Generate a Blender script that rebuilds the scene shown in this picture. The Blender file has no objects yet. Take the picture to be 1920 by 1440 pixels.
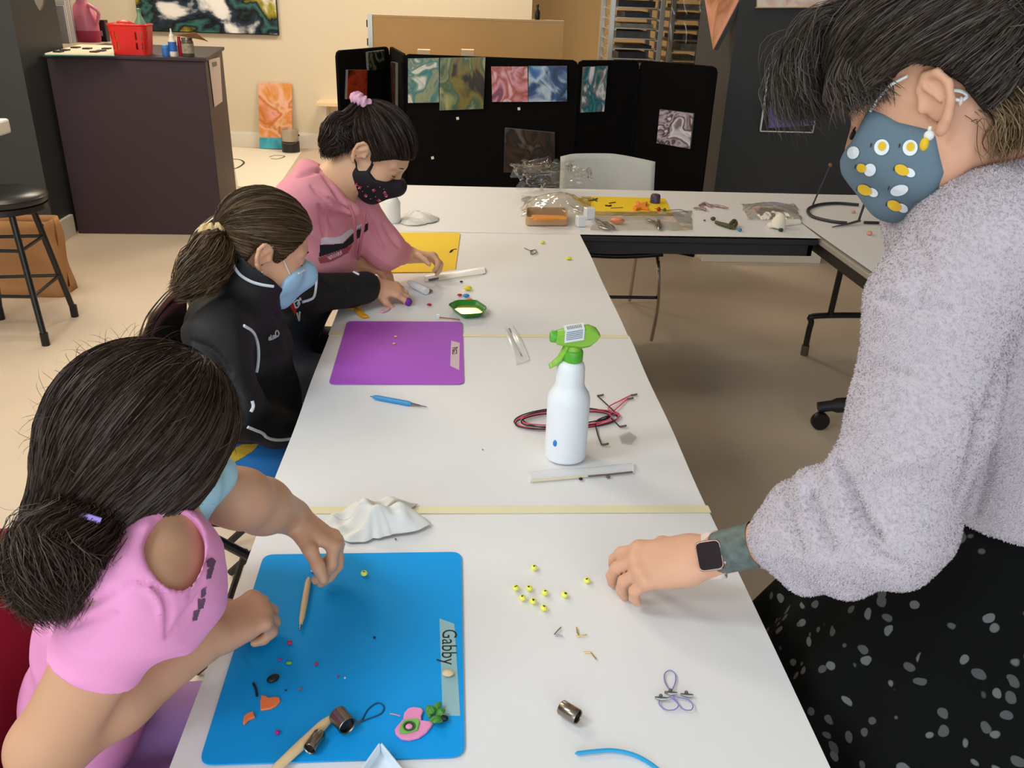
import bpy, math, random
import numpy as np
from mathutils import Vector, Matrix
from mathutils.bvhtree import BVHTree

SC = bpy.context.scene
COL = SC.collection
random.seed(7)
RNG = np.random.default_rng(7)

# ------------------------------------------------------------------ camera
FPX = 1600.0
EYE = np.array([0.0, 0.0, 1.56])
def _axes(pitch, roll, yaw):
    p, r, y = [math.radians(v) for v in (pitch, roll, yaw)]
    f = np.array([math.sin(y)*math.cos(p), math.cos(y)*math.cos(p), -math.sin(p)])
    ri = np.array([math.cos(y), -math.sin(y), 0.0])
    up = np.cross(ri, f)
    return ri*math.cos(r)+up*math.sin(r), -ri*math.sin(r)+up*math.cos(r), f
CR, CU, CF = _axes(24.944, 2.066, 4.033)
cam_data = bpy.data.cameras.new('camera')
cam_data.sensor_width = 36.0
cam_data.lens = FPX/1920*36
cam_data.clip_start = 0.02
cam = bpy.data.objects.new('camera', cam_data)
M = Matrix(((CR[0], CU[0], -CF[0], EYE[0]), (CR[1], CU[1], -CF[1], EYE[1]), (CR[2], CU[2], -CF[2], EYE[2]), (0, 0, 0, 1)))
cam.matrix_world = M
COL.objects.link(cam)
SC.camera = cam

# ------------------------------------------------------------------ light, exposure
SC.view_settings.view_transform = 'Standard'
SC.view_settings.look = 'None'
SC.view_settings.gamma = 1.0
SC.view_settings.use_curve_mapping = False
SC.view_settings.exposure = 0.12
world = bpy.data.worlds.new('world'); SC.world = world
world.use_nodes = True
world.node_tree.nodes['Background'].inputs[0].default_value = (0.75, 0.87, 1.0, 1)
world.node_tree.nodes['Background'].inputs[1].default_value = 1.2
def area(name, loc, target, sx, sy, power, color):
    d = bpy.data.lights.new(name, 'AREA'); d.shape = 'RECTANGLE'; d.size = sx; d.size_y = sy
    d.energy = power; d.color = color
    o = bpy.data.objects.new(name, d); o.location = loc
    o.rotation_euler = (Vector(target)-Vector(loc)).to_track_quat('-Z', 'Y').to_euler()
    COL.objects.link(o); return o
# daylight through the shop window behind the photographer
area('window_daylight', (0.2, -2.9, 1.7), (0.2, 3.0, 1.1), 5.4, 2.2, 64, (0.82, 0.91, 1.0))
# added cool fill overhead to brighten the near table, warm lamps further in
for i, (x, y, p) in enumerate([(-1.75, 0.6, 32), (-1.9, -0.8, 24)]):
    area('cool_fill', (x, y, 2.93), (x, y+0.15, 0), 1.2, 0.5, p, (0.80, 0.93, 1.0))
# warm ceiling lamps of the studio
for i, (x, y, p) in enumerate([(-2.6, 4.2, 31), (-1.7, 3.3, 26), (-2.6, 7.2, 45), (-0.2, 7.4, 48), (2.0, 4.9, 5), (2.6, 7.8, 24), (-2.5, 1.8, 18)]):
    area('ceiling_lamp', (x, y, 2.93), (x, y, 0), 0.9, 0.9, p, (1.0, 0.88, 0.71))

# ------------------------------------------------------------------ pixel helpers: a pixel and a real plane give a point
def ray(px, py): return CF + (px-960)/FPX*CR - (py-720)/FPX*CU
def onz(px, py, z=0.74):
    d = ray(px, py); return EYE + d*((z-EYE[2])/d[2])
def ony(px, py, y):
    d = ray(px, py); return EYE + d*((y-EYE[1])/d[1])
def onx(px, py, x):
    d = ray(px, py); return EYE + d*((x-EYE[0])/d[0])
def at(px, py, depth): return EYE + ray(px, py)*depth
def onplane(px, py, a, b, off=0.0):
    a = np.array(a[:2]); b = np.array(b[:2]); t = (b-a)/np.linalg.norm(b-a); n = np.array([t[1], -t[0]])
    d = ray(px, py); k = (n@(a+n*off-EYE[:2]))/(n@d[:2]); return EYE + d*k

# ------------------------------------------------------------------ materials
def lin(c):
    return tuple(((v/255)/12.92 if v/255 <= 0.04045 else ((v/255+0.055)/1.055)**2.4) for v in c)
MATS = {}
def mat(name, rgb, rough=0.6, metal=0.0, var=0.0, vscale=8.0, bump=0.0, bscale=60.0, sheen=0.0, spec=0.5, trans=0.0, ior=1.45, coat=0.0, sss=0.0, alpha=1.0, bdist=0.002):
    if name in MATS: return MATS[name]
    m = bpy.data.materials.new(name); m.use_nodes = True
    nt = m.node_tree; b = nt.nodes['Principled BSDF']
    c = lin(rgb)
    b.inputs['Base Color'].default_value = (*c, 1)
    b.inputs['Roughness'].default_value = rough
    b.inputs['Metallic'].default_value = metal
    b.inputs['Specular IOR Level'].default_value = spec
    b.inputs['IOR'].default_value = ior
    b.inputs['Transmission Weight'].default_value = trans
    b.inputs['Coat Weight'].default_value = coat
    b.inputs['Alpha'].default_value = alpha
    if sheen:
        b.inputs['Sheen Weight'].default_value = sheen
        b.inputs['Sheen Roughness'].default_value = 0.4
        b.inputs['Sheen Tint'].default_value = (*lin(tuple(min(255, v+20) for v in rgb)), 1)
    if sss:
        b.inputs['Subsurface Weight'].default_value = sss
        b.inputs['Subsurface Radius'].default_value = (0.02, 0.008, 0.005)
        b.inputs['Subsurface Scale'].default_value = 0.4
    tc = nt.nodes.new('ShaderNodeTexCoord')
    if var:
        n = nt.nodes.new('ShaderNodeTexNoise'); n.inputs['Scale'].default_value = vscale; n.inputs['Detail'].default_value = 5
        nt.links.new(tc.outputs['Object'], n.inputs['Vector'])
        r = nt.nodes.new('ShaderNodeValToRGB')
        r.color_ramp.elements[0].position = 0.3; r.color_ramp.elements[1].position = 0.7
        r.color_ramp.elements[0].color = (*[v*(1-var) for v in c], 1)
        r.color_ramp.elements[1].color = (*[min(1, v*(1+var)) for v in c], 1)
        nt.links.new(n.outputs['Fac'], r.inputs['Fac']); nt.links.new(r.outputs['Color'], b.inputs['Base Color'])
    if bump:
        n2 = nt.nodes.new('ShaderNodeTexNoise'); n2.inputs['Scale'].default_value = bscale; n2.inputs['Detail'].default_value = 4
        nt.links.new(tc.outputs['Object'], n2.inputs['Vector'])
        bp = nt.nodes.new('ShaderNodeBump'); bp.inputs['Strength'].default_value = bump; bp.inputs['Distance'].default_value = bdist
        nt.links.new(n2.outputs['Fac'], bp.inputs['Height']); nt.links.new(bp.outputs['Normal'], b.inputs['Normal'])
    MATS[name] = m; return m

def pour(name, cols, scale=2.0, dist=3.0, seed=0.0, rough=0.25, stretch=(1, 1, 1), detail=3.0):
    """acrylic-pour painting: warped bands of colour"""
    m = bpy.data.materials.new(name); m.use_nodes = True
    nt = m.node_tree; b = nt.nodes['Principled BSDF']; b.inputs['Roughness'].default_value = rough
    tc = nt.nodes.new('ShaderNodeTexCoord'); mp = nt.nodes.new('ShaderNodeMapping')
    mp.inputs['Location'].default_value = (seed, seed*1.7, seed*0.3); mp.inputs['Scale'].default_value = stretch
    nt.links.new(tc.outputs['Object'], mp.inputs['Vector'])
    n1 = nt.nodes.new('ShaderNodeTexNoise'); n1.inputs['Scale'].default_value = scale; n1.inputs['Detail'].default_value = detail
    n1.inputs['Distortion'].default_value = dist; n1.inputs['Roughness'].default_value = 0.45
    nt.links.new(mp.outputs['Vector'], n1.inputs['Vector'])
    r = nt.nodes.new('ShaderNodeValToRGB'); cr = r.color_ramp
    k = len(cols)
    for i, c in enumerate(cols):
        pos = 0.27+0.46*i/(k-1)
        e = cr.elements[i] if i < 2 else cr.elements.new(pos)
        e.position = pos
    for i, c in enumerate(cols): cr.elements[i].color = (*lin(c), 1)
    nt.links.new(n1.outputs['Fac'], r.inputs['Fac']); nt.links.new(r.outputs['Color'], b.inputs['Base Color'])
    return m

def clear_mat(name, tint=(255, 255, 255), gloss=0.25, rough=0.1):
    """thin clear plastic: mostly see-through with a glossy skin"""
    if name in MATS: return MATS[name]
    m = bpy.data.materials.new(name); m.use_nodes = True; nt = m.node_tree
    out = nt.nodes['Material Output']; nt.nodes.remove(nt.nodes['Principled BSDF'])
    t = nt.nodes.new('ShaderNodeBsdfTransparent'); t.inputs[0].default_value = (*lin(tint), 1)
    g = nt.nodes.new('ShaderNodeBsdfGlossy'); g.inputs['Roughness'].default_value = rough; g.inputs[0].default_value = (0.95, 0.95, 0.95, 1)
    lw = nt.nodes.new('ShaderNodeLayerWeight'); lw.inputs[0].default_value = 0.5
    pw = nt.nodes.new('ShaderNodeMath'); pw.operation = 'POWER'; pw.inputs[1].default_value = 3.0
    ma = nt.nodes.new('ShaderNodeMath'); ma.operation = 'MULTIPLY_ADD'; ma.inputs[1].default_value = 0.85; ma.inputs[2].default_value = gloss*0.25
    mx = nt.nodes.new('ShaderNodeMixShader')
    nt.links.new(lw.outputs['Facing'], pw.inputs[0]); nt.links.new(pw.outputs[0], ma.inputs[0])
    df = nt.nodes.new('ShaderNodeBsdfTranslucent'); df.inputs[0].default_value = (0.9, 0.9, 0.9, 1); m2 = nt.nodes.new('ShaderNodeMixShader'); m2.inputs[0].default_value = 0.15
    nt.links.new(g.outputs[0], m2.inputs[1]); nt.links.new(df.outputs[0], m2.inputs[2])
    nt.links.new(ma.outputs[0], mx.inputs[0]); nt.links.new(t.outputs[0], mx.inputs[1]); nt.links.new(m2.outputs[0], mx.inputs[2])
    nt.links.new(mx.outputs[0], out.inputs['Surface'])
    MATS[name] = m; return m

# ------------------------------------------------------------------ mesh builder
WLOC = {}     # world location of every parent
class MB:
    def __init__(s): s.v = []; s.f = []
    def add(s, vs, fs):
        o = len(s.v); s.v += [tuple(map(float, p)) for p in vs]; s.f += [tuple(i+o for i in f) for f in fs]; return s
    def box(s, x0, x1, y0, y1, z0, z1):
        return s.add([(x0, y0, z0), (x1, y0, z0), (x1, y1, z0), (x0, y1, z0), (x0, y0, z1), (x1, y0, z1), (x1, y1, z1), (x0, y1, z1)],
                     [(0, 3, 2, 1), (4, 5, 6, 7), (0, 1, 5, 4), (1, 2, 6, 5), (2, 3, 7, 6), (3, 0, 4, 7)])
    def obox(s, c, ax, ay, az):
        c, ax, ay, az = [np.array(v, float) for v in (c, ax, ay, az)]
        vs = [c+sx*ax+sy*ay+sz*az for sz in (-1, 1) for sx, sy in ((-1, -1), (1, -1), (1, 1), (-1, 1))]
        return s.add(vs, [(0, 3, 2, 1), (4, 5, 6, 7), (0, 1, 5, 4), (1, 2, 6, 5), (2, 3, 7, 6), (3, 0, 4, 7)])
    def prism(s, poly, z0, z1):
        n = len(poly)
        a = sum(poly[i][0]*poly[(i+1) % n][1]-poly[(i+1) % n][0]*poly[i][1] for i in range(n))
        if a < 0: poly = poly[::-1]
        vs = [(p[0], p[1], z0) for p in poly]+[(p[0], p[1], z1) for p in poly]
        return s.add(vs, [tuple(range(n))[::-1], tuple(range(n, 2*n))]+[(i, (i+1) % n, n+(i+1) % n, n+i) for i in range(n)])
    def slab(s, pts, nrm, t):
        """polygon of 3-D points, thickness t along nrm"""
        n = len(pts); nrm = np.array(nrm, float); nrm /= np.linalg.norm(nrm)
        pts = [np.array(p, float) for p in pts]
        vs = pts+[p+nrm*t for p in pts]
        return s.add(vs, [tuple(range(n))[::-1], tuple(range(n, 2*n))]+[(i, (i+1) % n, n+(i+1) % n, n+i) for i in range(n)])
    def ring(s, c, ax, ay, r, n): return [c+r*(math.cos(2*math.pi*i/n)*ax+math.sin(2*math.pi*i/n)*ay) for i in range(n)]
    def tube(s, pts, r, n=8, caps=True, closed=False, flat=1.0):
        pts = [np.array(p, float) for p in pts]; k = len(pts)
        rr = r if hasattr(r, '__len__') else [r]*k
        T = []
        for i in range(k):
            a = pts[(i-1) % k] if closed or i > 0 else pts[i]; b = pts[(i+1) % k] if closed or i < k-1 else pts[i]
            d = b-a; T.append(d/(np.linalg.norm(d)+1e-12))
        ref = np.array([0, 0, 1.0]) if abs(T[0][2]) < 0.9 else np.array([1.0, 0, 0])
        x = np.cross(ref, T[0]); x /= np.linalg.norm(x)
        o = len(s.v); vs = []
        for i in range(k):
            x = x-T[i]*(x@T[i]); x /= np.linalg.norm(x)+1e-12; y = np.cross(T[i], x)
            vs += s.ring(pts[i], x, y*flat, rr[i], n)
        fs = []
        for i in range(k if closed else k-1):
            j = (i+1) % k
            for q in range(n): fs.append((i*n+q, i*n+(q+1) % n, j*n+(q+1) % n, j*n+q))
        if caps and not closed: fs += [tuple(range(n))[::-1], tuple(range((k-1)*n, k*n))]
        return s.add(vs, fs)
    def cyl(s, a, b, r, r2=None, n=16): return s.tube([a, b], [r, r if r2 is None else r2], n)
    def lathe(s, c, prof, n=24, axis=(0, 0, 1), sx=1.0, sy=1.0):
        az = np.array(axis, float); az /= np.linalg.norm(az)
        ref = np.array([1.0, 0, 0]) if abs(az[0]) < 0.9 else np.array([0, 1.0, 0])
        ay = np.cross(az, ref); ay /= np.linalg.norm(ay); ax = np.cross(ay, az)
        vs = []; c = np.array(c, float)
        for r, z in prof: vs += [c+az*z+max(r, 1e-5)*(sx*math.cos(2*math.pi*i/n)*ax+sy*math.sin(2*math.pi*i/n)*ay) for i in range(n)]
        k = len(prof); fs = []
        for i in range(k-1):
            for q in range(n): fs.append((i*n+q, i*n+(q+1) % n, (i+1)*n+(q+1) % n, (i+1)*n+q))
        if prof[0][0] > 1e-4: fs.append(tuple(range(n))[::-1])
        if prof[-1][0] > 1e-4: fs.append(tuple(range((k-1)*n, k*n)))
        return s.add(vs, fs)
    def ball(s, c, r, n=12, m=8, R=None):
        c = np.array(c, float); r = np.array(r if hasattr(r, '__len__') else (r, r, r), float)
        R = np.eye(3) if R is None else np.array(R)
        vs = []
        for i in range(m+1):
            th = math.pi*i/m
            for q in range(n):
                ph = 2*math.pi*q/n
                vs.append(c+R@(r*np.array([math.sin(th)*math.cos(ph), math.sin(th)*math.sin(ph), -math.cos(th)])))
        fs = [(i*n+q, i*n+(q+1) % n, (i+1)*n+(q+1) % n, (i+1)*n+q) for i in range(m) for q in range(n)]
        return s.add(vs, fs)
    def grid(s, fn, nu, nv):
        vs = [fn(i/(nu-1), j/(nv-1)) for j in range(nv) for i in range(nu)]
        return s.add(vs, [(j*nu+i, j*nu+i+1, (j+1)*nu+i+1, (j+1)*nu+i) for j in range(nv-1) for i in range(nu-1)])
    def build(s, name, m, parent=None, smooth=False, loc=None, bevel=0.0, angle=40, solid=0.0):
        me = bpy.data.meshes.new(name)
        base = WLOC[parent.name] if parent is not None else (np.zeros(3) if loc is None else np.array(loc, float))
        if parent is not None and loc is not None: base = np.array(loc, float)
        me.from_pydata([tuple(np.array(p)-base) for p in s.v], [], s.f)
        me.validate(); me.update()
        if smooth:
            me.polygons.foreach_set('use_smooth', [True]*len(me.polygons))
            if angle < 180: me.set_sharp_from_angle(angle=math.radians(angle))
        me.materials.append(m)
        o = bpy.data.objects.new(name, me); COL.objects.link(o)
        if parent is not None:
            o.parent = parent; o.location = tuple(base-WLOC[parent.name])
        else: o.location = tuple(base)
        WLOC[o.name] = base
        if bevel:
            b = o.modifiers.new('bevel', 'BEVEL'); b.width = bevel; b.segments = 2; b.limit_method = 'ANGLE'
        if solid:
            b = o.modifiers.new('solidify', 'SOLIDIFY'); b.thickness = solid; b.offset = 0
        return o

def tag(o, label, cat, group=None):
    o['label'] = label; o['category'] = cat
    if group: o['group'] = group
    return o
def thing(name, label, cat, loc, group=None):
    o = bpy.data.objects.new(name, None); o.empty_display_size = 0.05; COL.objects.link(o)
    o.location = tuple(float(v) for v in loc); WLOC[o.name] = np.array(loc, float)
    return tag(o, label, cat, group)
def struct(name, mb, m, **k):
    o = mb.build(name, m, **k); o['kind'] = 'structure'; return o
def stuff(o): o['kind'] = 'stuff'; return o
def rrect(c4, rad, n=5):
    """rounded polygon from corner points (2-D)"""
    out = []; k = len(c4); P = [np.array(p[:2], float) for p in c4]
    for i in range(k):
        a, b, c = P[i-1], P[i], P[(i+1) % k]
        u = (a-b)/np.linalg.norm(a-b); w = (c-b)/np.linalg.norm(c-b)
        p0 = b+u*rad; p1 = b+w*rad
        for j in range(n+1):
            t = j/n; out.append(tuple((1-t)**2*p0+2*t*(1-t)*b+t*t*p1))
    return out
def text_mesh(s, size):
    cu = bpy.data.curves.new('t', 'FONT'); cu.body = s; cu.size = size; cu.align_x = 'CENTER'; cu.align_y = 'CENTER'; cu.resolution_u = 3
    o = bpy.data.objects.new('t', cu); COL.objects.link(o)
    dg = bpy.context.evaluated_depsgraph_get(); me = bpy.data.meshes.new_from_object(o.evaluated_get(dg))
    vs = [tuple(v.co) for v in me.vertices]; fs = [tuple(p.vertices) for p in me.polygons]
    bpy.data.objects.remove(o); bpy.data.curves.remove(cu); bpy.data.meshes.remove(me)
    return vs, fs
def bez(pts, n=8):
    """smooth Catmull-Rom through the points"""
    P = [np.array(p, float) for p in pts]; P = [2*P[0]-P[1]]+P+[2*P[-1]-P[-2]]; out = []
    for i in range(1, len(P)-2):
        for j in range(n):
            t = j/n
            out.append(0.5*((2*P[i])+(-P[i-1]+P[i+1])*t+(2*P[i-1]-5*P[i]+4*P[i+1]-P[i+2])*t*t+(-P[i-1]+3*P[i]-3*P[i+1]+P[i+2])*t**3))
    out.append(P[-2]); return out
# ------------------------------------------------------------------ the room
M_floor = mat('floor_concrete', (206, 188, 166), 0.5, var=0.06, vscale=1.3, bump=0.08, bscale=14)
M_wall = mat('wall_cream', (226, 214, 190), 0.8, var=0.015, vscale=2)
M_white = mat('painted_white', (235, 230, 220), 0.5)
M_ceil = mat('ceiling_white', (225, 222, 215), 0.8)
M_slate = mat('slate_paint', (58, 60, 62), 0.6, var=0.05, vscale=2)
M_darkbrown = mat('dark_side', (48, 44, 40), 0.6)
M_black = mat('black_plastic', (20, 20, 21), 0.38)
M_blackmetal = mat('black_metal', (24, 24, 25), 0.35, spec=0.6)
M_chrome = mat('chrome', (190, 180, 165), 0.18, metal=1.0)
M_steel = mat('steel', (150, 150, 148), 0.28, metal=1.0)
M_alu = mat('aluminium', (205, 200, 190), 0.35, metal=0.85)
M_tan = mat('tan_board', (228, 184, 122), 0.7, var=0.03, vscale=3)

struct('floor', MB().box(-6.5, 5.5, -3.0, 11.0, -0.06, 0), M_floor)
struct('ceiling', MB().box(-6.5, 5.5, -3.0, 11.0, 3.0, 3.06), M_ceil)
struct('wall_back', MB().box(-6.5, 0.70, 9.03, 9.15, 0, 3.0), M_wall)
struct('wall_back_right', MB().box(0.70, 5.5, 10.2, 10.3, 0, 3.0), mat('wall_tan', (210, 178, 128), 0.8))
struct('wall_return', MB().box(0.62, 0.70, 9.15, 10.2, 0, 3.0), M_wall)
struct('wall_left', MB().box(-6.5, -6.4, -3.0, 9.03, 0, 3.0), M_wall)
struct('wall_right', MB().box(5.4, 5.5, -3.0, 10.2, 0, 3.0), mat('wall_right_paint', (150, 140, 128), 0.8))
fw = MB().box(-6.4, -2.6, -3.0, -2.92, 0, 3).box(3.0, 5.4, -3.0, -2.92, 0, 3).box(-2.6, 3.0, -3.0, -2.92, 0, 0.55).box(-2.6, 3.0, -3.0, -2.92, 2.85, 3)
struct('wall_front', fw, M_wall)
struct('baseboard_back', MB().box(-6.4, 0.62, 9.0, 9.03, 0, 0.13).box(-6.4, 0.62, 9.012, 9.03, 0.13, 0.145), M_white)
# dark column on the left with its white baseboard
struct('wall_column', MB().box(-3.6, -2.52, 5.39, 5.98, 0.0, 3.0), M_slate)
struct('baseboard_column', MB().box(-2.52, -2.497, 5.385, 5.63, 0, 0.13).box(-3.6, -2.497, 5.37, 5.39, 0, 0.13), M_white)
# dark slate pillar wall on the right
struct('wall_pillar', MB().box(1.70, 4.2, 5.62, 6.5, 0.0, 3.0), M_slate)

# tan partition in front of the back wall, with its metal post
t = thing('tan_partition', 'long tan board partition standing in front of the cream back wall', 'partition', (0.05, 7.02, 0))
MB().box(-0.655, 0.79, 7.0, 7.04, 0.10, 1.325).build('panel', M_tan, t)
MB().box(-0.655, 0.79, 6.995, 7.045, 1.325, 1.34).build('top_edge', mat('pale_edge', (228, 196, 150), 0.6), t)
MB().box(-0.69, -0.655, 6.99, 7.05, 0.0, 1.34).build('post', M_alu, t)
for z in (0.98, 1.12, 1.25): MB().box(-0.70, -0.69, 7.0, 7.04, z, z+0.05).build('hook', M_black, t)
MB().box(-0.62, -0.5, 6.8, 7.25, 0.0, 0.10).box(0.62, 0.75, 6.8, 7.25, 0.0, 0.10).build('foot', M_alu, t)
c = ony(1007, 38, 7.02)
t = thing('dark_bottle', 'small dark bottle standing on top of the tan partition', 'bottle', (c[0], 7.02, 1.34))
MB().lathe((c[0], 7.02, 1.34), [(0.019, 0), (0.021, 0.01), (0.021, 0.055), (0.009, 0.075), (0.008, 0.085)], 16).build('body', M_black, t, smooth=True)
MB().lathe((c[0], 7.02, 1.425), [(0.011, 0), (0.011, 0.02), (0.006, 0.024)], 12).build('cap', M_blackmetal, t, smooth=True)
for k, (px, lab) in enumerate([(795, 'left small pale wooden block behind the black display panel, before the tan board'), (877, 'right small pale wooden block behind the black display panel, before the tan board')]):
    a = ony(px, 98, 6.6)
    tag(MB().box(a[0]-0.045, a[0]+0.045, 6.55, 6.63, 0.0, a[2]+0.02).build('wooden_post', mat('pale_wood', (240, 214, 175), 0.6, var=0.05), None, loc=(a[0], 6.59, 0), bevel=0.003), lab, 'post')

# ------------------------------------------------------------------ purple cabinet and what stands on it
M_purple = mat('cabinet_purple', (56, 40, 47), 0.55, var=0.04, vscale=1.5)
t = thing('storage_cabinet', 'tall dark purple cabinet with plain back towards the tables', 'cabinet', (-2.06, 6.1, 0))
MB().prism([(-2.488, 5.64), (-1.556, 5.66), (-1.69, 6.62), (-2.488, 6.62)], 0.0, 1.085).build('body', M_purple, t, bevel=0.004)
MB().prism([(-2.50, 5.625), (-1.54, 5.645), (-1.675, 6.635), (-2.50, 6.635)], 1.085, 1.105).build('top', M_purple, t, bevel=0.003)
a, b = (-1.556, 5.66), (-1.69, 6.62)
q = [onplane(*p, a, b, 0.004) for p in [(391, 112), (412, 107), (417, 190), (402, 201)]]
n = np.cross(q[1]-q[0], q[3]-q[0]); n = n if n[0] > 0 else -n
pg = MB().slab(q, n, 0.001).build('paper_notice', mat('notice_paper', (214, 196, 190), 0.7), t)
q2 = [onplane(*p, a, b, 0.0055) for p in [(397, 117), (406, 115), (407, 123), (399, 126)]]
MB().slab(q2, n, 0.0005).build('printed_mark', M_black, pg)
ZT = 1.105
# checker board with dark pieces
q = [onz(83, 100, ZT+0.012), onz(215, 102, ZT+0.012), onz(212, 85, ZT+0.012), onz(150, 83, ZT+0.012)]
bd = thing('game_board', 'pale board with dark flat pieces and teal edge on the purple cabinet', 'board', (q[0]+q[2])/2-np.array([0, 0, 0.012]))
MB().prism([p[:2] for p in q], ZT, ZT+0.005).build('base', mat('teal_edge', (30, 128, 118), 0.5), bd)
MB().prism([tuple(p[:2]*0.985+0.015*(q[0]+q[2])[:2]/2) for p in q], ZT+0.005, ZT+0.012).build('surface', mat('board_cream', (236, 218, 186), 0.6), bd)
for px, py in [(122, 95), (142, 90), (164, 92), (200, 92), (178, 98), (110, 98), (190, 96)]:
    p = onz(px, py, ZT+0.012)
    MB().box(p[0]-0.022, p[0]+0.022, p[1]-0.03, p[1]+0.03, ZT+0.012, ZT+0.02).build('piece', M_black, bd, bevel=0.002)
# pink jug and dark box at the back
p = onz(165, 79, ZT)
t = thing('pink_jug', 'tall translucent pink paint jug at the back of the purple cabinet', 'jug', (p[0], p[1], ZT))
MB().lathe((p[0], p[1], ZT), [(0.085, 0), (0.092, 0.02), (0.092, 0.15), (0.06, 0.24), (0.035, 0.265), (0.033, 0.285)], 20, sy=0.8).build('body', mat('pink_paint', (214, 120, 140), 0.35, var=0.05), t, smooth=True)
MB().lathe((p[0], p[1], ZT+0.003), [(0.088, 0), (0.0945, 0.02), (0.0945, 0.075)], 20, sy=0.8).build('label', mat('jug_label', (178, 52, 78), 0.5), t, smooth=True)
MB().lathe((p[0], p[1], ZT+0.285), [(0.038, 0), (0.038, 0.03), (0.03, 0.034)], 16).build('cap', mat('jug_cap', (226, 150, 165), 0.4), t, smooth=True)
MB().tube(bez([p+np.array([0.05, -0.03, 0.25]), p+np.array([0.115, -0.03, 0.2]), p+np.array([0.092, -0.03, 0.12])], 5), 0.012, 8).build('handle', MATS['pink_paint'], t, smooth=True)
p = onz(192, 78, ZT)
t = thing('small_black_box', 'small upright black box beside the pink jug', 'box', (p[0], p[1], ZT))
MB().box(p[0]-0.045, p[0]+0.045, p[1]-0.03, p[1]+0.04, ZT, ZT+0.145).build('body', M_black, t, bevel=0.004)
MB().box(p[0]-0.005, p[0]+0.022, p[1]-0.031, p[1]-0.03, ZT+0.04, ZT+0.075).build('emblem', mat('pale_print', (205, 200, 190), 0.6), t)
p = onz(128, 81, ZT)
t = thing('paper_stack', 'white papers and cards stacked upright beside the dark column', 'paper', (p[0], p[1], ZT))
for k in range(5):
    MB().box(p[0]-0.07, p[0]+0.03, p[1]-0.05+0.03*k, p[1]-0.05+0.03*k+0.02, ZT, ZT+0.24+0.03*k).build('sheet', mat('paper_pale%d' % (k % 2), (226, 222, 214) if k % 2 else (205, 202, 205), 0.7), t, bevel=0.001)
# red basket: slotted walls, rim, contents
c0 = onz(243, 103, ZT)
t = thing('red_basket', 'bright red plastic basket with slotted sides on the purple cabinet', 'basket', (c0[0], c0[1]+0.08, ZT))
M_red = mat('red_plastic', (222, 42, 38), 0.4)
def bpt(u, s): # u 0..1 around, s 0 bottom..1 top
    w = 0.098+0.018*s; d = 0.075+0.012*s; k = 4
    th = 2*math.pi*u; x = math.copysign(abs(math.cos(th))**0.35, math.cos(th))*w; y = math.copysign(abs(math.sin(th))**0.35, math.sin(th))*d
    return np.array([c0[0]+x, c0[1]+0.08+y, ZT+0.17*s])
m = MB(); NU = 64
for z0, z1 in ((0.0, 0.18), (0.78, 1.0)): m.grid(lambda a, b: bpt(a, z0+(z1-z0)*b), NU+1, 2)
for k in range(NU):
    if k % 4 != 1:
        m.grid(lambda a, b: bpt((k+a)/NU, 0.18+0.6*b), 2, 2)
    else:
        m.grid(lambda a, b: bpt((k+a)/NU, 0.42+0.09*b), 2, 2)
m.build('slotted_wall', M_red, t, solid=0.004)
MB().tube([bpt(k/48, 1.0) for k in range(48)], 0.007, 6, closed=True).build('rim', M_red, t, smooth=True)
m = MB(); m.prism([tuple(bpt(k/32, 0.02)[:2]) for k in range(32)], ZT, ZT+0.005); m.build('bottom', M_red, t)
tag(MB().ball((c0[0]-0.03, c0[1]+0.07, ZT+0.165), (0.055, 0.045, 0.03), 14, 8).build('frisbee_disc', M_red, None, smooth=True, loc=(c0[0]-0.03, c0[1]+0.07, ZT+0.165)), 'round red plastic disc lying in the red basket', 'disc')
tag(MB().box(c0[0]-0.085, c0[0]-0.02, c0[1]+0.02, c0[1]+0.05, ZT+0.01, ZT+0.175).build('yellow_sponge', mat('sponge_yellow', (240, 196, 50), 0.8), None, loc=(c0[0]-0.05, c0[1]+0.035, ZT+0.01), bevel=0.006), 'yellow sponge sticking out of the red basket', 'sponge')
gb = thing('green_bottle', 'cloudy green glass bottle standing behind the red basket rim', 'bottle', (c0[0]+0.055, c0[1]+0.105, ZT+0.006))
MB().lathe((c0[0]+0.055, c0[1]+0.105, ZT+0.006), [(0.03, 0), (0.034, 0.01), (0.034, 0.17), (0.012, 0.215), (0.011, 0.235)], 16).build('body', mat('green_glass', (120, 160, 130), 0.2, spec=0.6), gb, smooth=True)
MB().lathe((c0[0]+0.055, c0[1]+0.105, ZT+0.241), [(0.013, 0), (0.013, 0.016), (0.008, 0.02)], 12).build('cap', mat('green_cap', (90, 140, 110), 0.4), gb, smooth=True)
# glue bottle, blue jar, red marker, brush tin, cardboard
M_blue = mat('label_blue', (48, 108, 186), 0.45)
p = onz(326, 106, ZT)
t = thing('glue_bottle', 'white glue bottle with blue label on the cabinet edge', 'bottle', p)
MB().lathe(p, [(0.022, 0), (0.024, 0.008), (0.024, 0.09), (0.014, 0.104)], 18).build('body', M_white, t, smooth=True)
MB().lathe(p+np.array([0, 0, 0.03]), [(0.0245, 0), (0.0245, 0.055)], 18).build('label', M_blue, t, smooth=True)
MB().lathe(p+np.array([0, 0, 0.104]), [(0.014, 0), (0.013, 0.02), (0.006, 0.028), (0.004, 0.055)], 14).build('nozzle', M_white, t, smooth=True)
p = onz(312, 106, ZT)
t = thing('blue_paint_jar', 'small blue paint jar left of the white glue bottle', 'jar', p)
MB().lathe(p, [(0.022, 0), (0.023, 0.006), (0.023, 0.04), (0.02, 0.045)], 18).build('body', M_blue, t, smooth=True)
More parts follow.
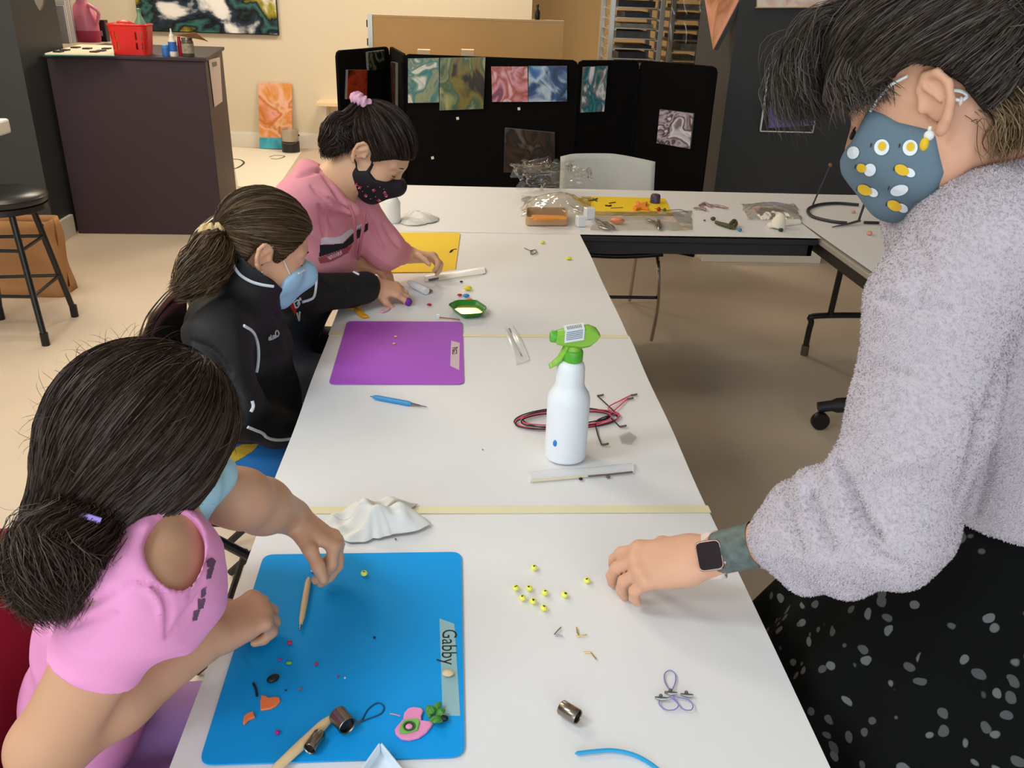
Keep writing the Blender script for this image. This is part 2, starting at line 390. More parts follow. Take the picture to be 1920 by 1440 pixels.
MB().lathe(p+np.array([0, 0, 0.045]), [(0.0225, 0), (0.0225, 0.02), (0.018, 0.022)], 18).build('lid', mat('lid_blue', (60, 140, 200), 0.4), t, smooth=True)
p = onz(339, 105, ZT)
tag(MB().lathe(p, [(0.011, 0), (0.012, 0.005), (0.012, 0.08), (0.009, 0.1), (0.009, 0.112)], 12).build('red_paint_tube', mat('crimson', (188, 38, 62), 0.4), None, smooth=True, loc=p), 'crimson paint tube right of the glue bottle', 'tube')
p = onz(354, 106, ZT)
t = thing('glass_jar', 'glass jar of dark brushes with grey label on the cabinet', 'jar', p)
MB().lathe(p, [(0.033, 0), (0.036, 0.006), (0.036, 0.085), (0.03, 0.097)], 20).build('body', mat('jar_dark', (92, 84, 64), 0.2), t, smooth=True)
MB().lathe(p+np.array([0, 0, 0.02]), [(0.0365, 0), (0.0365, 0.055)], 20).build('label', mat('jar_label', (160, 150, 130), 0.6, var=0.4, vscale=60), t, smooth=True)
MB().lathe(p+np.array([0, 0, 0.097]), [(0.033, 0), (0.033, 0.01)], 20).build('rim', M_steel, t, smooth=True)
q = np.array([p[0]+0.01, p[1]+0.02, ZT+0.108])
tag(MB().slab([q+np.array(v) for v in [(-0.08, -0.04, 0.012), (0.05, -0.04, 0.03), (0.105, 0.02, -0.022), (-0.03, 0.05, 0.014)]], (0, 0, 1), 0.004).build('cardboard_piece', mat('cardboard', (166, 120, 84), 0.8, var=0.06), None, loc=tuple(q)), 'brown bent cardboard scrap lying on top of the glass jar', 'cardboard')

# ------------------------------------------------------------------ back wall pictures, shelf, painting corner
t = thing('wall_painting', 'wide abstract canvas of black, teal and white hung on the back wall', 'painting', (-2.4, 9.0, 1.07))
a0 = ony(262, 55, 9.0); a1 = ony(522, 65, 9.0)
MB().box(a0[0], a1[0], 8.985, 9.03, 1.07, 2.0).build('canvas', pour('pour_teal', [(248, 246, 240), (240, 240, 238), (44, 60, 78), (24, 26, 28), (60, 110, 108), (22, 24, 26), (170, 160, 60), (245, 245, 242), (28, 32, 34)], 2.6, 0.35, 3.1, stretch=(1, 1, 1.4), detail=9), t)
MB().box(a0[0]-0.004, a1[0]+0.004, 8.99, 9.03, 1.062, 1.07).box(a1[0], a1[0]+0.006, 8.99, 9.03, 1.07, 2.0).build('edge', M_black, t)
t = thing('leaning_painting', 'orange and pink abstract canvas leaning on the back wall above the floor sheet', 'painting', (-1.83, 8.97, 0))
q = [ony(487, 277, 8.90), ony(547, 277, 8.90), ony(547, 158, 9.0), ony(484, 155, 9.0)]
for v in q[:2]: v[2] = 0.006
MB().slab(q, (0, 1, 0.15), 0.022).build('canvas', pour('pour_orange', [(70, 36, 34), (240, 160, 150), (224, 146, 50), (244, 190, 160), (206, 120, 36), (240, 170, 150), (130, 50, 50)], 3.0, 0.80, 1.4), t)
q3 = [q[0]+np.array([-.001, -.003, 0]), q[1]+np.array([.001, -.003, 0]), q[1]*0.83+q[2]*0.17+np.array([0.001, -.003, 0]), q[0]*0.83+q[3]*0.17+np.array([-.001, -.003, 0])]
MB().slab(q3, (0, 1, 0.15), 0.002).build('blue_band', pour('pour_blue_band', [(30, 120, 150), (90, 190, 210), (60, 150, 180)], 6, 0.90, 0.4), t)
tag(MB().slab([onz(*p_, 0.001) for p_ in [(434, 276), (566, 284), (517, 356), (446, 350)]], (0, 0, 1), 0.002).build('drop_sheet', mat('sheet_white', (238, 230, 212), 0.8), None, loc=onz(490, 310, 0)), 'white drop sheet with paint marks on the floor by the back wall', 'sheet')
for k, (pts, lab) in enumerate([([(438, 298), (452, 300), (457, 306), (446, 314), (438, 316)], 'dark looped paint stroke at the left of the floor sheet'), ([(505, 294), (518, 291), (534, 293), (520, 298), (508, 297)], 'small grey paint scrawl on the floor sheet by the paint can')]):
    P = [onz(*p_, 0.005) for p_ in bez([np.array(v, float) for v in pts], 4)]
    tag(MB().tube(P, 0.010 if k == 0 else 0.006, 5, flat=0.2).build('paint_stroke', mat('grey_paint', (70, 68, 66), 0.6), None, loc=P[0]), lab, 'paint mark')
p = onz(546, 285, 0.003)
t = thing('paint_can', 'silver paint can with black label in front of the orange canvas', 'can', p)
MB().lathe(p, [(0.083, 0), (0.085, 0.004), (0.085, 0.2), (0.088, 0.206), (0.088, 0.214), (0.078, 0.216), (0.076, 0.205), (0.001, 0.204)], 28).build('body', mat('can_silver', (190, 182, 172), 0.35, metal=0.6), t, smooth=True)
MB().lathe(p+np.array([0, 0, 0.006]), [(0.0855, 0), (0.0862, 0.004), (0.0862, 0.10), (0.0855, 0.104)], 28).build('label', mat('can_label', (40, 40, 38), 0.5, var=0.3, vscale=40), t, smooth=True)
MB().ball(p+np.array([0.086, -0.01, 0.165]), 0.01, 8, 6).build('handle_boss', M_black, t, smooth=True)
MB().tube(bez([p+np.array([-0.086, 0, 0.165]), p+np.array([-0.06, -0.075, 0.10]), p+np.array([0.06, -0.075, 0.10]), p+np.array([0.086, 0, 0.165])], 6), 0.0025, 6).build('handle', M_steel, t, smooth=True)
a = ony(596, 190, 8.85)
t = thing('wall_shelf', 'small pale wooden shelf sticking out left of the black display panel', 'shelf', (-1.28, 8.9, 0.43))
MB().box(a[0], a[0]+0.55, 8.72, 9.03, 0.45, 0.485).build('board', MATS['pale_wood'], t, bevel=0.003)
MB().box(a[0]+0.05, a[0]+0.08, 8.82, 9.02, 0.29, 0.45).build('bracket', M_white, t); MB().box(a[0]+0.42, a[0]+0.45, 8.82, 9.02, 0.29, 0.45).build('bracket', M_white, t)

# ------------------------------------------------------------------ black folding display panels and the pictures on them
PT = [onz(px, py, 1.17)[:2] for px, py in [(633, 95), (730, 87), (755, 101), (1085, 113), (1200, 113), (1345, 125)]]
M_felt = mat('black_felt', (17, 16, 16), 0.95, spec=0.1, bump=0.2, bscale=300)
panel = thing('display_screen', 'black felt folding display screen of hinged panels behind the far table', 'screen', (0.3, 5.6, 0))
for k in range(5):
    a, b = np.array(PT[k]), np.array(PT[k+1]); d = (b-a)/np.linalg.norm(b-a); n = np.array([-d[1], d[0]])
    L = np.linalg.norm(b-a); r = 0.035
    prof = [(0, 0), (L, 0), (L, 1.17-r), (L-r*0.3, 1.17-r*0.3), (L-r, 1.17), (r, 1.17), (r*0.3, 1.17-r*0.3), (0, 1.17-r)]
    pts = [np.array([*(a+d*u), v]) for u, v in prof]
    MB().slab(pts, (*n, 0), 0.022).build('panel', M_felt, panel, bevel=0.004)
    if k: MB().cyl((*a, 0.05), (*a, 1.12), 0.012, n=8).build('hinge', M_felt, panel, smooth=True)
def picture(name, label, k, pix, m, t=0.018, cat='painting'):
    a, b = PT[k], PT[k+1]
    q = [onplane(*p, a, b, t) for p in pix]
    n = np.cross(q[1]-q[0], q[3]-q[0]); n = n if n[1] > 0 else -n
    o = thing(name, label, cat, sum(q)/4)
    n /= np.linalg.norm(n)
    MB().slab(q, n, t).build('canvas', m, o)
    g = [v+n*0.0015-(v-sum(q)/4)*-0.006 for v in q]
    MB().slab(g, n, t-0.0015).build('edge', mat('canvas_edge', (120, 118, 112), 0.7), o)
    return o
picture('small_painting', 'small red and orange canvas on the leftmost black panel', 0, [(653, 131), (689, 131), (688, 186), (651, 186)], pour('pour_red', [(30, 16, 12), (120, 40, 20), (190, 70, 36), (140, 40, 20), (226, 130, 70)], 7, 1.35, 2.2))
picture('small_painting', 'dark canvas with pale green streaks at the top left of the black screen', 0, [(690, 98), (721, 94), (721, 130), (692, 132)], pour('pour_darkgreen', [(20, 22, 18), (34, 40, 28), (110, 120, 84), (24, 26, 22), (150, 150, 120)], 9, 1.35, 5.2))
picture('narrow_painting', 'narrow dark grey canvas on the thin angled black panel', 1, [(732, 116), (741, 118), (741, 214), (736, 214)], pour('pour_grey', [(24, 22, 22), (60, 62, 66), (130, 70, 40), (30, 30, 30), (120, 130, 140)], 8, 1.35, 7.2))
picture('small_painting', 'teal, white and olive canvas, first of the top row on the black screen', 2, [(765, 110), (823, 109), (823, 192), (765, 193)], pour('pour_tealwhite', [(214, 214, 205), (96, 132, 122), (150, 156, 118), (40, 120, 128), (120, 150, 130), (225, 226, 222), (190, 160, 60)], 7, 1.53, 3.3))
picture('small_painting', 'large olive and black canvas with torn lower corner on the black screen', 2, [(825, 109), (910, 108), (908, 182), (886, 204)][:0] or [(825, 109), (910, 108), (906, 204), (824, 207)], pour('pour_olive', [(58, 52, 22), (36, 30, 16), (130, 116, 44), (60, 96, 74), (176, 172, 110), (50, 72, 58)], 4.5, 1.08, 6.3, stretch=(1.5, 1, 1)))
picture('small_painting', 'pink and plum canvas at the left of the blue canvas', 2, [(921, 125), (989, 125), (990, 191), (923, 191)], pour('pour_pink', [(150, 84, 110), (130, 70, 92), (226, 160, 176), (170, 80, 60), (236, 190, 200), (130, 72, 96)], 6, 1.08, 9.7))
picture('small_painting', 'blue and white marbled canvas at the right of the pink canvas', 2, [(991, 124), (1063, 124), (1063, 190), (991, 191)], pour('pour_blue', [(30, 70, 130), (66, 128, 190), (190, 212, 230), (40, 84, 140), (28, 40, 70), (120, 170, 210)], 6, 1.17, 2.9))
picture('tall_painting', 'tall teal, pink and white canvas hung alone on the black screen', 3, [(1095, 126), (1140, 124), (1133, 209), (1090, 211)], pour('pour_mint', [(240, 238, 240), (226, 190, 206), (70, 150, 156), (30, 100, 110), (120, 130, 136), (235, 236, 238), (40, 130, 130)], 8, 1.17, 4.1, stretch=(1.6, 1, 0.8)))
picture('square_painting', 'square plum, white and red swirl canvas low on the rightmost black panel', 4, [(1237, 205), (1300, 213), (1293, 279), (1231, 268)], pour('pour_plum', [(230, 226, 232), (60, 22, 40), (200, 190, 204), (72, 30, 48), (240, 238, 242), (120, 120, 140), (190, 50, 80)], 7, 1.53, 8.4))
picture('dark_painting', 'dark brown canvas with pale swirls low on the black screen behind the plastic bag', 2, [(947, 240), (1040, 249), (1040, 325), (945, 323)], pour('pour_brown', [(26, 22, 20), (38, 30, 24), (70, 48, 34), (30, 28, 26), (110, 96, 84), (34, 32, 30)], 4, 1.26, 1.2))
for (px, py, lab) in [(973, 204, 'tiny white price tag under the pink and blue canvases'), (858, 222, 'tiny white price tag under the olive canvas'), (811, 296, 'lowest tiny white price tag on the black screen')]:
    q = [onplane(px+dx, py+dy, PT[2], PT[3], 0.003) for dx, dy in [(-3, -2), (2, -3), (3, 2), (-2, 3)]]
    tag(MB().slab(q, (0, 1, 0), 0.003).build('price_tag', M_white, None, loc=sum(q)/4), lab, 'tag')

# ------------------------------------------------------------------ pillar decorations
q = [ony(px, py, 5.6) for px, py in [(1420, 14), (1594, 13), (1594, -60), (1420, -60)]]
t = thing('pillar_painting', 'pale pink and white canvas at the top of the dark pillar', 'painting', sum(q)/4)
MB().slab(q, (0, 1, 0), 0.02).build('canvas', pour('pour_pale', [(250, 236, 226), (244, 214, 208), (250, 240, 226), (236, 190, 190), (250, 244, 236)], 4, 0.90, 0.7), t)
q = [ony(px, py, 5.592) for px, py in [(1418, 15), (1596, 14), (1596, 12), (1418, 13)]]
MB().slab(q, (0, 1, 0), 0.025).build('edge', mat('gold_edge', (214, 190, 140), 0.5), t)
q = [np.array(v) for v in (ony(1337, 93, 5.70), ony(1392, -12, 5.60), ony(1360, -130, 5.75), ony(1318, -20, 5.9))]
t = thing('corner_painting', 'orange and pink canvas turned on its corner at the left edge of the pillar', 'painting', sum(q)/4)
n = np.cross(q[1]-q[0], q[3]-q[0]); n = n/np.linalg.norm(n); n = n if n[0] > 0 else -n
MB().slab(q, n, 0.006).build('canvas', pour('pour_coral', [(226, 150, 110), (214, 120, 96), (236, 170, 140), (190, 130, 90), (226, 150, 130)], 5, 1.08, 3.7, stretch=(1, 1, 0.5)), t)
MB().slab([v+n*0.006+np.array([0.004, -0.001, 0]) for v in q], n, 0.03).build('frame', mat('grey_frame', (96, 100, 104), 0.5), t)
M_wire = mat('white_wire', (225, 225, 228), 0.4)
t = thing('wire_card_holder', 'white wire frame holding a violet card on the dark pillar', 'card holder', ony(1470, 190, 5.6))
A = [ony(px, py, 5.50) for px, py in [(1444, 124), (1426, 246)]]; B = [v+np.array([0.03, 0.10, 0.0]) for v in A]
Cc = [v+np.array([0.34, 0, 0.0]) for v in A]
for pa, pb in [(A[0], A[1]), (A[0], B[0]), (A[1], B[1]), (A[0], Cc[0]), (A[1], Cc[1]), (Cc[0], Cc[1]), (B[0], B[1]), (Cc[0], Cc[0]+B[0]-A[0]), (Cc[1], Cc[1]+B[1]-A[1])]:
    MB().cyl(pa, pb, 0.004, n=6).build('wire', M_wire, t, smooth=True)
q = [ony(px, py, 5.56) for px, py in [(1451, 121), (1530, 118), (1530, 235), (1440, 240)]]
cd = MB().slab(q, (0, 1, 0), 0.004).build('card', pour('pour_violet', [(70, 70, 130), (110, 110, 180), (150, 150, 205), (90, 84, 150)], 5, 0.68, 0.2), t)
vs, fs = text_mesh('Pur', 0.065); o0 = ony(1480, 132, 5.557); o0[0] = ony(1480, 132, 5.557)[0]
MB().add([o0+np.array([v[0], 0, v[1]]) for v in vs], fs).build('lettering', mat('white_print', (230, 230, 240), 0.5), cd)

# ------------------------------------------------------------------ metal tray racks behind the screen
def rack(name, label, x0, x1, y0, y1, rails, trays, cover):
    t = thing(name, label, 'rack', ((x0+x1)/2, (y0+y1)/2, 0))
    for x in (x0, x1):
        for y in (y0, y1): MB().box(x-0.02, x+0.02, y-0.02, y+0.02, 0.06, 1.85).build('post', M_alu, t, bevel=0.003)
    for z in (0.10, 1.82):
        MB().box(x0, x1, y0-0.012, y0+0.012, z, z+0.03).build('crossbar', M_alu, t); MB().box(x0, x1, y1-0.012, y1+0.012, z, z+0.03).build('crossbar', M_alu, t)
    for z in rails:
        for x in (x0+0.02, x1-0.02): MB().box(x-0.02, x+0.02, y0, y1, z, z+0.012).build('rail', M_alu, t)
    for i, (z, h, c) in enumerate(trays):
        MB().box(x0+0.03, x1-0.03, y0-0.01, y1, z+0.012, z+0.022).build('tray', M_alu, t, bevel=0.002)
        if h:
            MB().box(x0+0.05+0.03*(i % 3), x1-0.05-0.04*(i % 2), y0+0.05, y1-0.05, z+0.022, z+0.022+h).build('tray_load', mat('load_%d' % c, [(46, 46, 44), (90, 92, 88), (150, 146, 136), (60, 58, 66)][c], 0.5, var=0.3, vscale=20), t)
    for x in (x0, x1):
        for y in (y0, y1): MB().cyl((x-0.015, y, 0.035), (x+0.015, y, 0.035), 0.035, n=14).build('caster', M_black, t, smooth=True)
    if cover:
        rr = np.random.default_rng(3)
        m = MB().grid(lambda a, b: (x0-0.03+(x1-x0+0.06)*a+0.012*math.sin(17*b+5*a), y0-0.04+0.018*math.sin(23*a+9*b)*math.sin(7*b), 0.95+0.95*b), 40, 40)
        m.build('plastic_cover', clear_mat('cover_film', (240, 240, 236), 0.35, 0.12), t, smooth=True, angle=180)
    return t
rz = [0.5+0.077*k for k in range(17)]
x0, x1 = ony(1146, 60, 7.4)[0], ony(1238, 60, 7.4)[0]
rack('tray_rack', 'tall metal tray rack holding dark trays, left of the two racks', x0, x1, 7.4, 7.9, rz, [(z, [0.03, 0.04, 0.045, 0.02, 0.05][k % 5], k % 4) for k, z in enumerate(rz) ], False)
x0, x1 = ony(1258, 60, 7.4)[0], ony(1258, 60, 7.4)[0]+0.36
rack('tray_rack', 'tall metal tray rack under clear plastic, right of the two racks', x0, x1, 7.4, 7.9, rz, [(z, [0.03, 0.02, 0.045][k % 3], (k+2) % 4) for k, z in enumerate(rz)], True)

# shelf unit at the far right behind the woman
t = thing('supply_shelf', 'tall brown supply shelf at the right edge behind the woman', 'shelf', (3.9, 5.3, 0))
M_brown = mat('brown_wood', (96, 62, 40), 0.6, var=0.1, vscale=6)
x0 = ony(1884, 100, 5.2)[0]
MB().box(x0, x0+0.03, 5.1, 5.5, 0, 1.9).build('side_panel', M_brown, t); MB().box(x0+1.2, x0+1.23, 5.1, 5.5, 0, 1.9).build('side_panel', M_brown, t)
MB().box(x0, x0+1.23, 5.5, 5.52, 0, 1.9).build('back_panel', M_brown, t)
for z in (0.35, 0.72, 1.02, 1.32, 1.62): MB().box(x0+0.03, x0+1.2, 5.1, 5.5, z, z+0.025).build('shelf_board', M_brown, t)
for i, (z, cs) in enumerate([(1.345, [(226, 140, 70), (200, 110, 60)]), (1.045, [(120, 100, 84), (160, 150, 140), (90, 66, 50)]), (0.745, [(140, 60, 50), (100, 84, 70), (190, 90, 70)]), (0.375, [(120, 90, 60), (80, 70, 60)])]):
    for j, c in enumerate(cs):
        xx = x0+0.06+0.15*j; h = [0.2, 0.16, 0.12][(i+j) % 3]
        tag(MB().box(xx, xx+0.13, 5.14, 5.4, z, z+h).box(xx-0.004, xx+0.134, 5.136, 5.404, z+h-0.03, z+h).build('storage_box', mat('box_%d_%d' % (i, j), c, 0.6, var=0.1), None, loc=(xx+0.065, 5.27, z), bevel=0.003),
            '%s storage box on the brown shelf behind the woman, %s shelf' % (['left', 'middle', 'right'][j], ['top', 'second', 'third', 'lowest'][i]), 'box', 'boxes on the brown supply shelf')

# white platform box on the floor under the far table
tag(MB().box(1.56, 2.34, 5.22, 5.60, 0.0, 0.10).build('white_plinth', M_white, None, loc=(1.95, 5.4, 0), bevel=0.004), 'low white plinth on the floor beyond the far table, before the pillar', 'plinth')

# ------------------------------------------------------------------ left: stool, kraft bag, white roll
t = thing('bar_stool', 'black metal stool with round padded seat at the left edge', 'stool', (-2.08, 3.98, 0))
cx, cy = -2.075, 3.98; SZ = 0.60
MB().lathe((cx, cy, SZ), [(0.02, -0.005), (0.19, 0.0), (0.2, 0.012), (0.2, 0.03), (0.188, 0.042), (0.10, 0.05), (0.001, 0.052)], 40).build('seat', mat('seat_vinyl', (30, 31, 32), 0.3), t, smooth=True)
MB().lathe((cx, cy, SZ-0.03), [(0.188, 0.0), (0.196, 0.004), (0.196, 0.028)], 40).build('seat_band', M_blackmetal, t, smooth=True)
legs = []
for (fx, fy) in [(-1.885, 3.735), (-1.905, 4.11), (-2.235, 4.06), (-2.22, 3.74)]:
    top = np.array([cx+(fx-cx)*0.55, cy+(fy-cy)*0.55, SZ-0.01]); ft = np.array([fx, fy, 0.03]); legs.append((top, ft))
    lg = MB().cyl(top, ft, 0.014, n=10).build('leg', M_blackmetal, t, smooth=True)
    MB().cyl(ft+np.array([0, 0, 0.03])*1.0, np.array([fx, fy, 0.0]), 0.018, n=10).build('rubber_foot', M_black, lg, smooth=True)
for z, r in ((0.22, 0.008), (0.42, 0.008)):
    for i in range(4):
        f = lambda L: L[0]+(L[1]-L[0])*((L[0][2]-z)/(L[0][2]-L[1][2]))
        MB().cyl(f(legs[i]), f(legs[(i+1) % 4]), r, n=8).build('rung', M_blackmetal, t, smooth=True)
b = thing('kraft_bag', 'brown paper shopping bag on the floor behind the black stool', 'bag', (-2.3, 4.5, 0))
M_kraft = mat('kraft_paper', (178, 130, 84), 0.75, var=0.07, vscale=7, bump=0.4, bscale=9, bdist=0.01)
x0, x1, y0, y1 = -2.56, -2.07, 4.38, 4.56
def bag(a, z):
    th = 2*math.pi*a; x = math.copysign(min(1, abs(math.cos(th))*1.35), math.cos(th)); y = math.copysign(min(1, abs(math.sin(th))*1.35), math.sin(th))
    k = 1-0.07*z; return ((x0+x1)/2+x*(x1-x0)/2*k+0.006*math.sin(9*z+11*a), (y0+y1)/2+y*(y1-y0)/2*(1-0.2*z)+0.006*math.sin(7*z+17*a), 0.40*z)
m = MB().grid(bag, 49, 10); m.prism([bag(k/24, 0)[:2] for k in range(24)], 0.0, 0.003)
m.build('body', M_kraft, b, smooth=True, solid=0.002)
MB().tube(bez([(-2.25, 4.40, 0.38), (-2.22, 4.36, 0.46), (-2.14, 4.36, 0.46), (-2.11, 4.40, 0.38)], 6), 0.005, 6).build('handle', M_black, b, smooth=True)
p = ony(-8, 250, 3.9); p[0] -= 0.10
t = thing('side_shelf', 'white shelf edge reaching in at the left border above the stool', 'shelf', (p[0]-0.2, 3.95, 0))
MB().box(p[0]-0.6, p[0]+0.022, 3.7, 4.2, p[2]-0.045, p[2]+0.02).build('board', M_white, t, bevel=0.01)
MB().box(p[0]-0.6, p[0]-0.56, 3.7, 4.2, 0, p[2]-0.045).build('upright', M_white, t)
MB().tube(bez([(p[0]+0.0, 3.80, p[2]+0.03), (p[0]+0.035, 3.85, p[2]-0.01), (p[0]+0.015, 3.9, p[2]-0.05)], 4), [0.02]*9, 8).build('cloth_corner', M_white, t, smooth=True)
# object hanging at the upper left of the column
p = ony(72, 12, 5.36)
t = thing('hanging_tag', 'small grey hook hanging from the dark column at top left', 'hook', (p[0], 5.37, p[2]))
MB().prism([(0, 0), (0.05, 0), (0.05, 0.012), (0, 0.012)], 0, 0.001).v
MB().slab([ony(58, -20, 5.37), ony(82, -20, 5.37), ony(80, 8, 5.37), ony(74, 20, 5.37), ony(66, 6, 5.37)], (0, 1, 0), 0.02).build('hook', mat('hook_grey', (120, 114, 104), 0.5), t)

# ------------------------------------------------------------------ tables and their paper covers
TZ = 0.734          # table top; paper lies on it up to 0.7395
PZt = 0.7395
M_top = mat('table_laminate', (206, 202, 196), 0.5)
M_apron = mat('table_apron', (36, 34, 34), 0.5)
M_paper = mat('table_paper', (234, 233, 233), 0.55, var=0.012, vscale=3, bump=0.12, bscale=2.5, bdist=0.01)
def table(label, x0, x1, y0, y1, legs='h', edge=None):
    t = thing('folding_table', label, 'table', ((x0+x1)/2, (y0+y1)/2, 0))
    MB().box(x0, x1, y0, y1, TZ-0.022, TZ).build('tabletop', M_apron if edge is None else edge, t, bevel=0.004)
    m = MB(); i = 0.012
    m.box(x0+i, x1-i, y0+i, y0+i+0.018, TZ-0.066, TZ-0.022).box(x0+i, x1-i, y1-i-0.018, y1-i, TZ-0.066, TZ-0.022)
    m.box(x0+i, x0+i+0.018, y0+i, y1-i, TZ-0.066, TZ-0.022).box(x1-i-0.018, x1-i, y0+i, y1-i, TZ-0.066, TZ-0.022)
    m.build('apron', M_apron, t)
    return t
def bent_leg(t, cx_, cy_, w, axis, top=TZ-0.03):
    """folding leg frame: two uprights, a floor hoop"""
    d = np.array([1, 0, 0]) if axis == 'x' else np.array([0, 1, 0]); c = np.array([cx_, cy_, 0.0])
    for s in (-1, 1):
        MB().cyl(c+d*s*w*0.55+np.array([0, 0, top]), c+d*s*w*0.62+np.array([0, 0, 0.20]), 0.014, n=10).build('leg', M_blackmetal, t, smooth=True)
    MB().tube(bez([c-d*w+np.array([0, 0, 0.02]), c-d*w*0.98+np.array([0, 0, 0.16]), c-d*w*0.86+np.array([0, 0, 0.2]), c+d*w*0.86+np.array([0, 0, 0.2]), c+d*w*0.98+np.array([0, 0, 0.16]), c+d*w+np.array([0, 0, 0.02])], 6), 0.014, 10).build('floor_hoop', M_blackmetal, t, smooth=True)
    for s in (-1, 1): MB().cyl(c+d*s*w+np.array([0, 0, 0.0]), c+d*s*w+np.array([0, 0, 0.05]), 0.018, n=10).build('foot', mat('foot_brown', (96, 80, 62), 0.5), t, smooth=True)
ta = table('near folding table under white paper with the blue mat on it', -0.318, 0.438, -0.60, 1.235)
tb = table('second folding table under white paper with the purple and yellow mats', -0.318, 0.442, 1.245, 3.06)
tcx = table('far crosswise folding table under white paper with a dark apron', -0.46, 1.352, 3.07, 3.845)
tr = table('right folding table with grey edge and black leg frames behind the woman', 1.362, 2.12, 2.02, 3.845, edge=mat('grey_laminate', (168, 160, 150), 0.4))
for y in (-0.3, 1.0): bent_leg(ta, 0.05, y, 0.24, 'x')
for y in (1.55, 2.8): bent_leg(tb, 0.05, y, 0.24, 'x')
for x in (-0.2, ): bent_leg(tcx, x, 3.45, 0.28, 'y')
bent_leg(tr, 1.90, 3.70, 0.235, 'x')
MB().cyl((1.70, 3.55, TZ-0.04), (1.82, 3.05, 0.42), 0.011, n=8).build('brace', M_blackmetal, tr, smooth=True)
# T-shaped leg with a caster foot
lg = MB().obox((1.67, 2.93, 0.40), (0.045, 0, 0), (0, 0.028, 0), (0.012, 0, 0.33)).build('leg', M_apron, tr, bevel=0.006)
MB().tube(bez([(1.43, 2.96, 0.085), (1.50, 2.95, 0.10), (1.67, 2.93, 0.115), (1.95, 2.92, 0.10)], 5), [0.022]*5+[0.03]*6+[0.03]*5, 10).build('foot_bar', M_apron, tr, smooth=True)
MB().lathe((1.44, 2.94, 0.036), [(0.034, -0.014), (0.036, -0.01), (0.036, 0.01), (0.034, 0.014)], 18, axis=(0, 1, 0)).build('caster', M_black, tr, smooth=True)
def sheet(label, c4, z=PZt, sag=0.0):
    """paper cover: slightly wavy sheet with a thin edge hanging over the table rim"""
    c4 = [np.array(c, float) for c in c4]
    nu, nv = 40, 40
    def fn(a, b):
        p = (c4[0]*(1-a)+c4[1]*a)*(1-b)+(c4[3]*(1-a)+c4[2]*a)*b
        ex = 0.0012*math.sin(11*b+3*c4[0][1])*(1 if a in (0, 1) else 0)
        return (p[0]+ex, p[1], z+0.0004*math.sin(9*a+4*b)*math.sin(5*b+2*a))
    o = MB().grid(fn, nu, nv).build('paper_cover', M_paper, None, smooth=True, angle=180, loc=((c4[0][0]+c4[2][0])/2, (c4[0][1]+c4[2][1])/2, z), solid=0.0)
    return tag(o, label, 'paper', 'white paper sheets covering the tables')
sheet('white paper sheet over the near table under the blue mat', [(-0.325, -0.62), (0.444, -0.62), (0.440, 1.25), (-0.325, 1.25)])
sheet('white paper sheet under the spray bottle and purple mat', [(-0.328, 1.235), (0.440, 1.235), (0.448, 2.06), (-0.328, 2.06)], PZt+0.0004)
sheet('white paper sheet under the yellow mat at the end of the long table', [(-0.330, 2.05), (0.446, 2.05), (0.449, 3.075), (-0.330, 3.075)])
sheet('white paper sheet over the far crosswise table', [(-0.47, 3.066), (1.362, 3.072), (1.40, 3.85), (-0.47, 3.86)], PZt+0.0006)
sheet('white paper sheet over the right table behind the woman', [(1.375, 2.0), (2.13, 2.0), (2.13, 3.85), (1.375, 3.85)], PZt+0.0003)
M_tape = mat('joint_tape', (238, 228, 186), 0.5)
for y, lab in ((1.243, 'yellowish tape strip joining the papers in front of the spray bottle'), (2.055, 'yellowish tape strip joining the papers beyond the purple mat')):
    tag(MB().box(-0.326, 0.443, y-0.011, y+0.011, PZt+0.0009, PZt+0.0016).build('tape_strip', M_tape, None, loc=(0.06, y, PZt)), lab, 'tape')
# ------------------------------------------------------------------ things on the tables
IZ = PZt+0.0017
def T(px, py, dz=0.0): return onz(px, py, IZ+dz)
def V(*a): return np.array(a, float)
def one(name, label, cat, mb, m, group=None, smooth=True, loc=None, bevel=0, angle=40, solid=0):
    vs = np.array(mb.v); L = (vs.min(0)+vs.max(0))/2; L[2] = vs[:, 2].min()
    return tag(mb.build(name, m, None, smooth=smooth, loc=L if loc is None else loc, bevel=bevel, angle=angle, solid=solid), label, cat, group)
def flat(pix, dz, th, rad=0.0):
    """thin flat piece with its outline given on the table"""
    pts = [T(*p, dz)[:2] for p in pix]
    if rad: pts = rrect(pts, rad)
    return MB().prism([tuple(p) for p in pts], IZ+dz, IZ+dz+th)
# mats
MT = 0.0016
M_bmat = mat('mat_blue', (8, 158, 236), 0.62, spec=0.25, var=0.02, vscale=4)
M_pmat = mat('mat_purple', (176, 88, 204), 0.6, spec=0.25, var=0.02, vscale=4)
M_ymat = mat('mat_yellow', (248, 210, 36), 0.6, spec=0.25, var=0.02, vscale=4)
M_masking = mat('masking_tape', (196, 204, 188), 0.6)
M_ink = mat('ink_black', (24, 26, 30), 0.5)
def cutmat(name, label, c, m):
    t = thing(name, label, 'mat', T(sum(p[0] for p in c)/4, sum(p[1] for p in c)/4))
    MB().prism(rrect([T(*p)[:2] for p in c], 0.017), IZ, IZ+MT).build('sheet', m, t)
    return t
bm = cutmat('craft_mat', 'large blue flexible craft mat nearest the camera with a name tape', [(372, 1436), (871, 1420), (865, 1036), (495, 1041)], M_bmat)
tp = flat([(824, 1160), (852, 1170), (863, 1342), (830, 1342)], MT, 0.0004)
tp = tp.build('name_tape', mat('masking_tape_blue', (150, 190, 196), 0.6), bm)
vs, fs = text_mesh('Gabby', 0.028)
cg = T(841, 1212, MT+0.0005)
MB().add([cg+V(v[1]*1.05, -v[0]*0.95, 0) for v in vs], fs).build('handwriting', M_ink, tp)
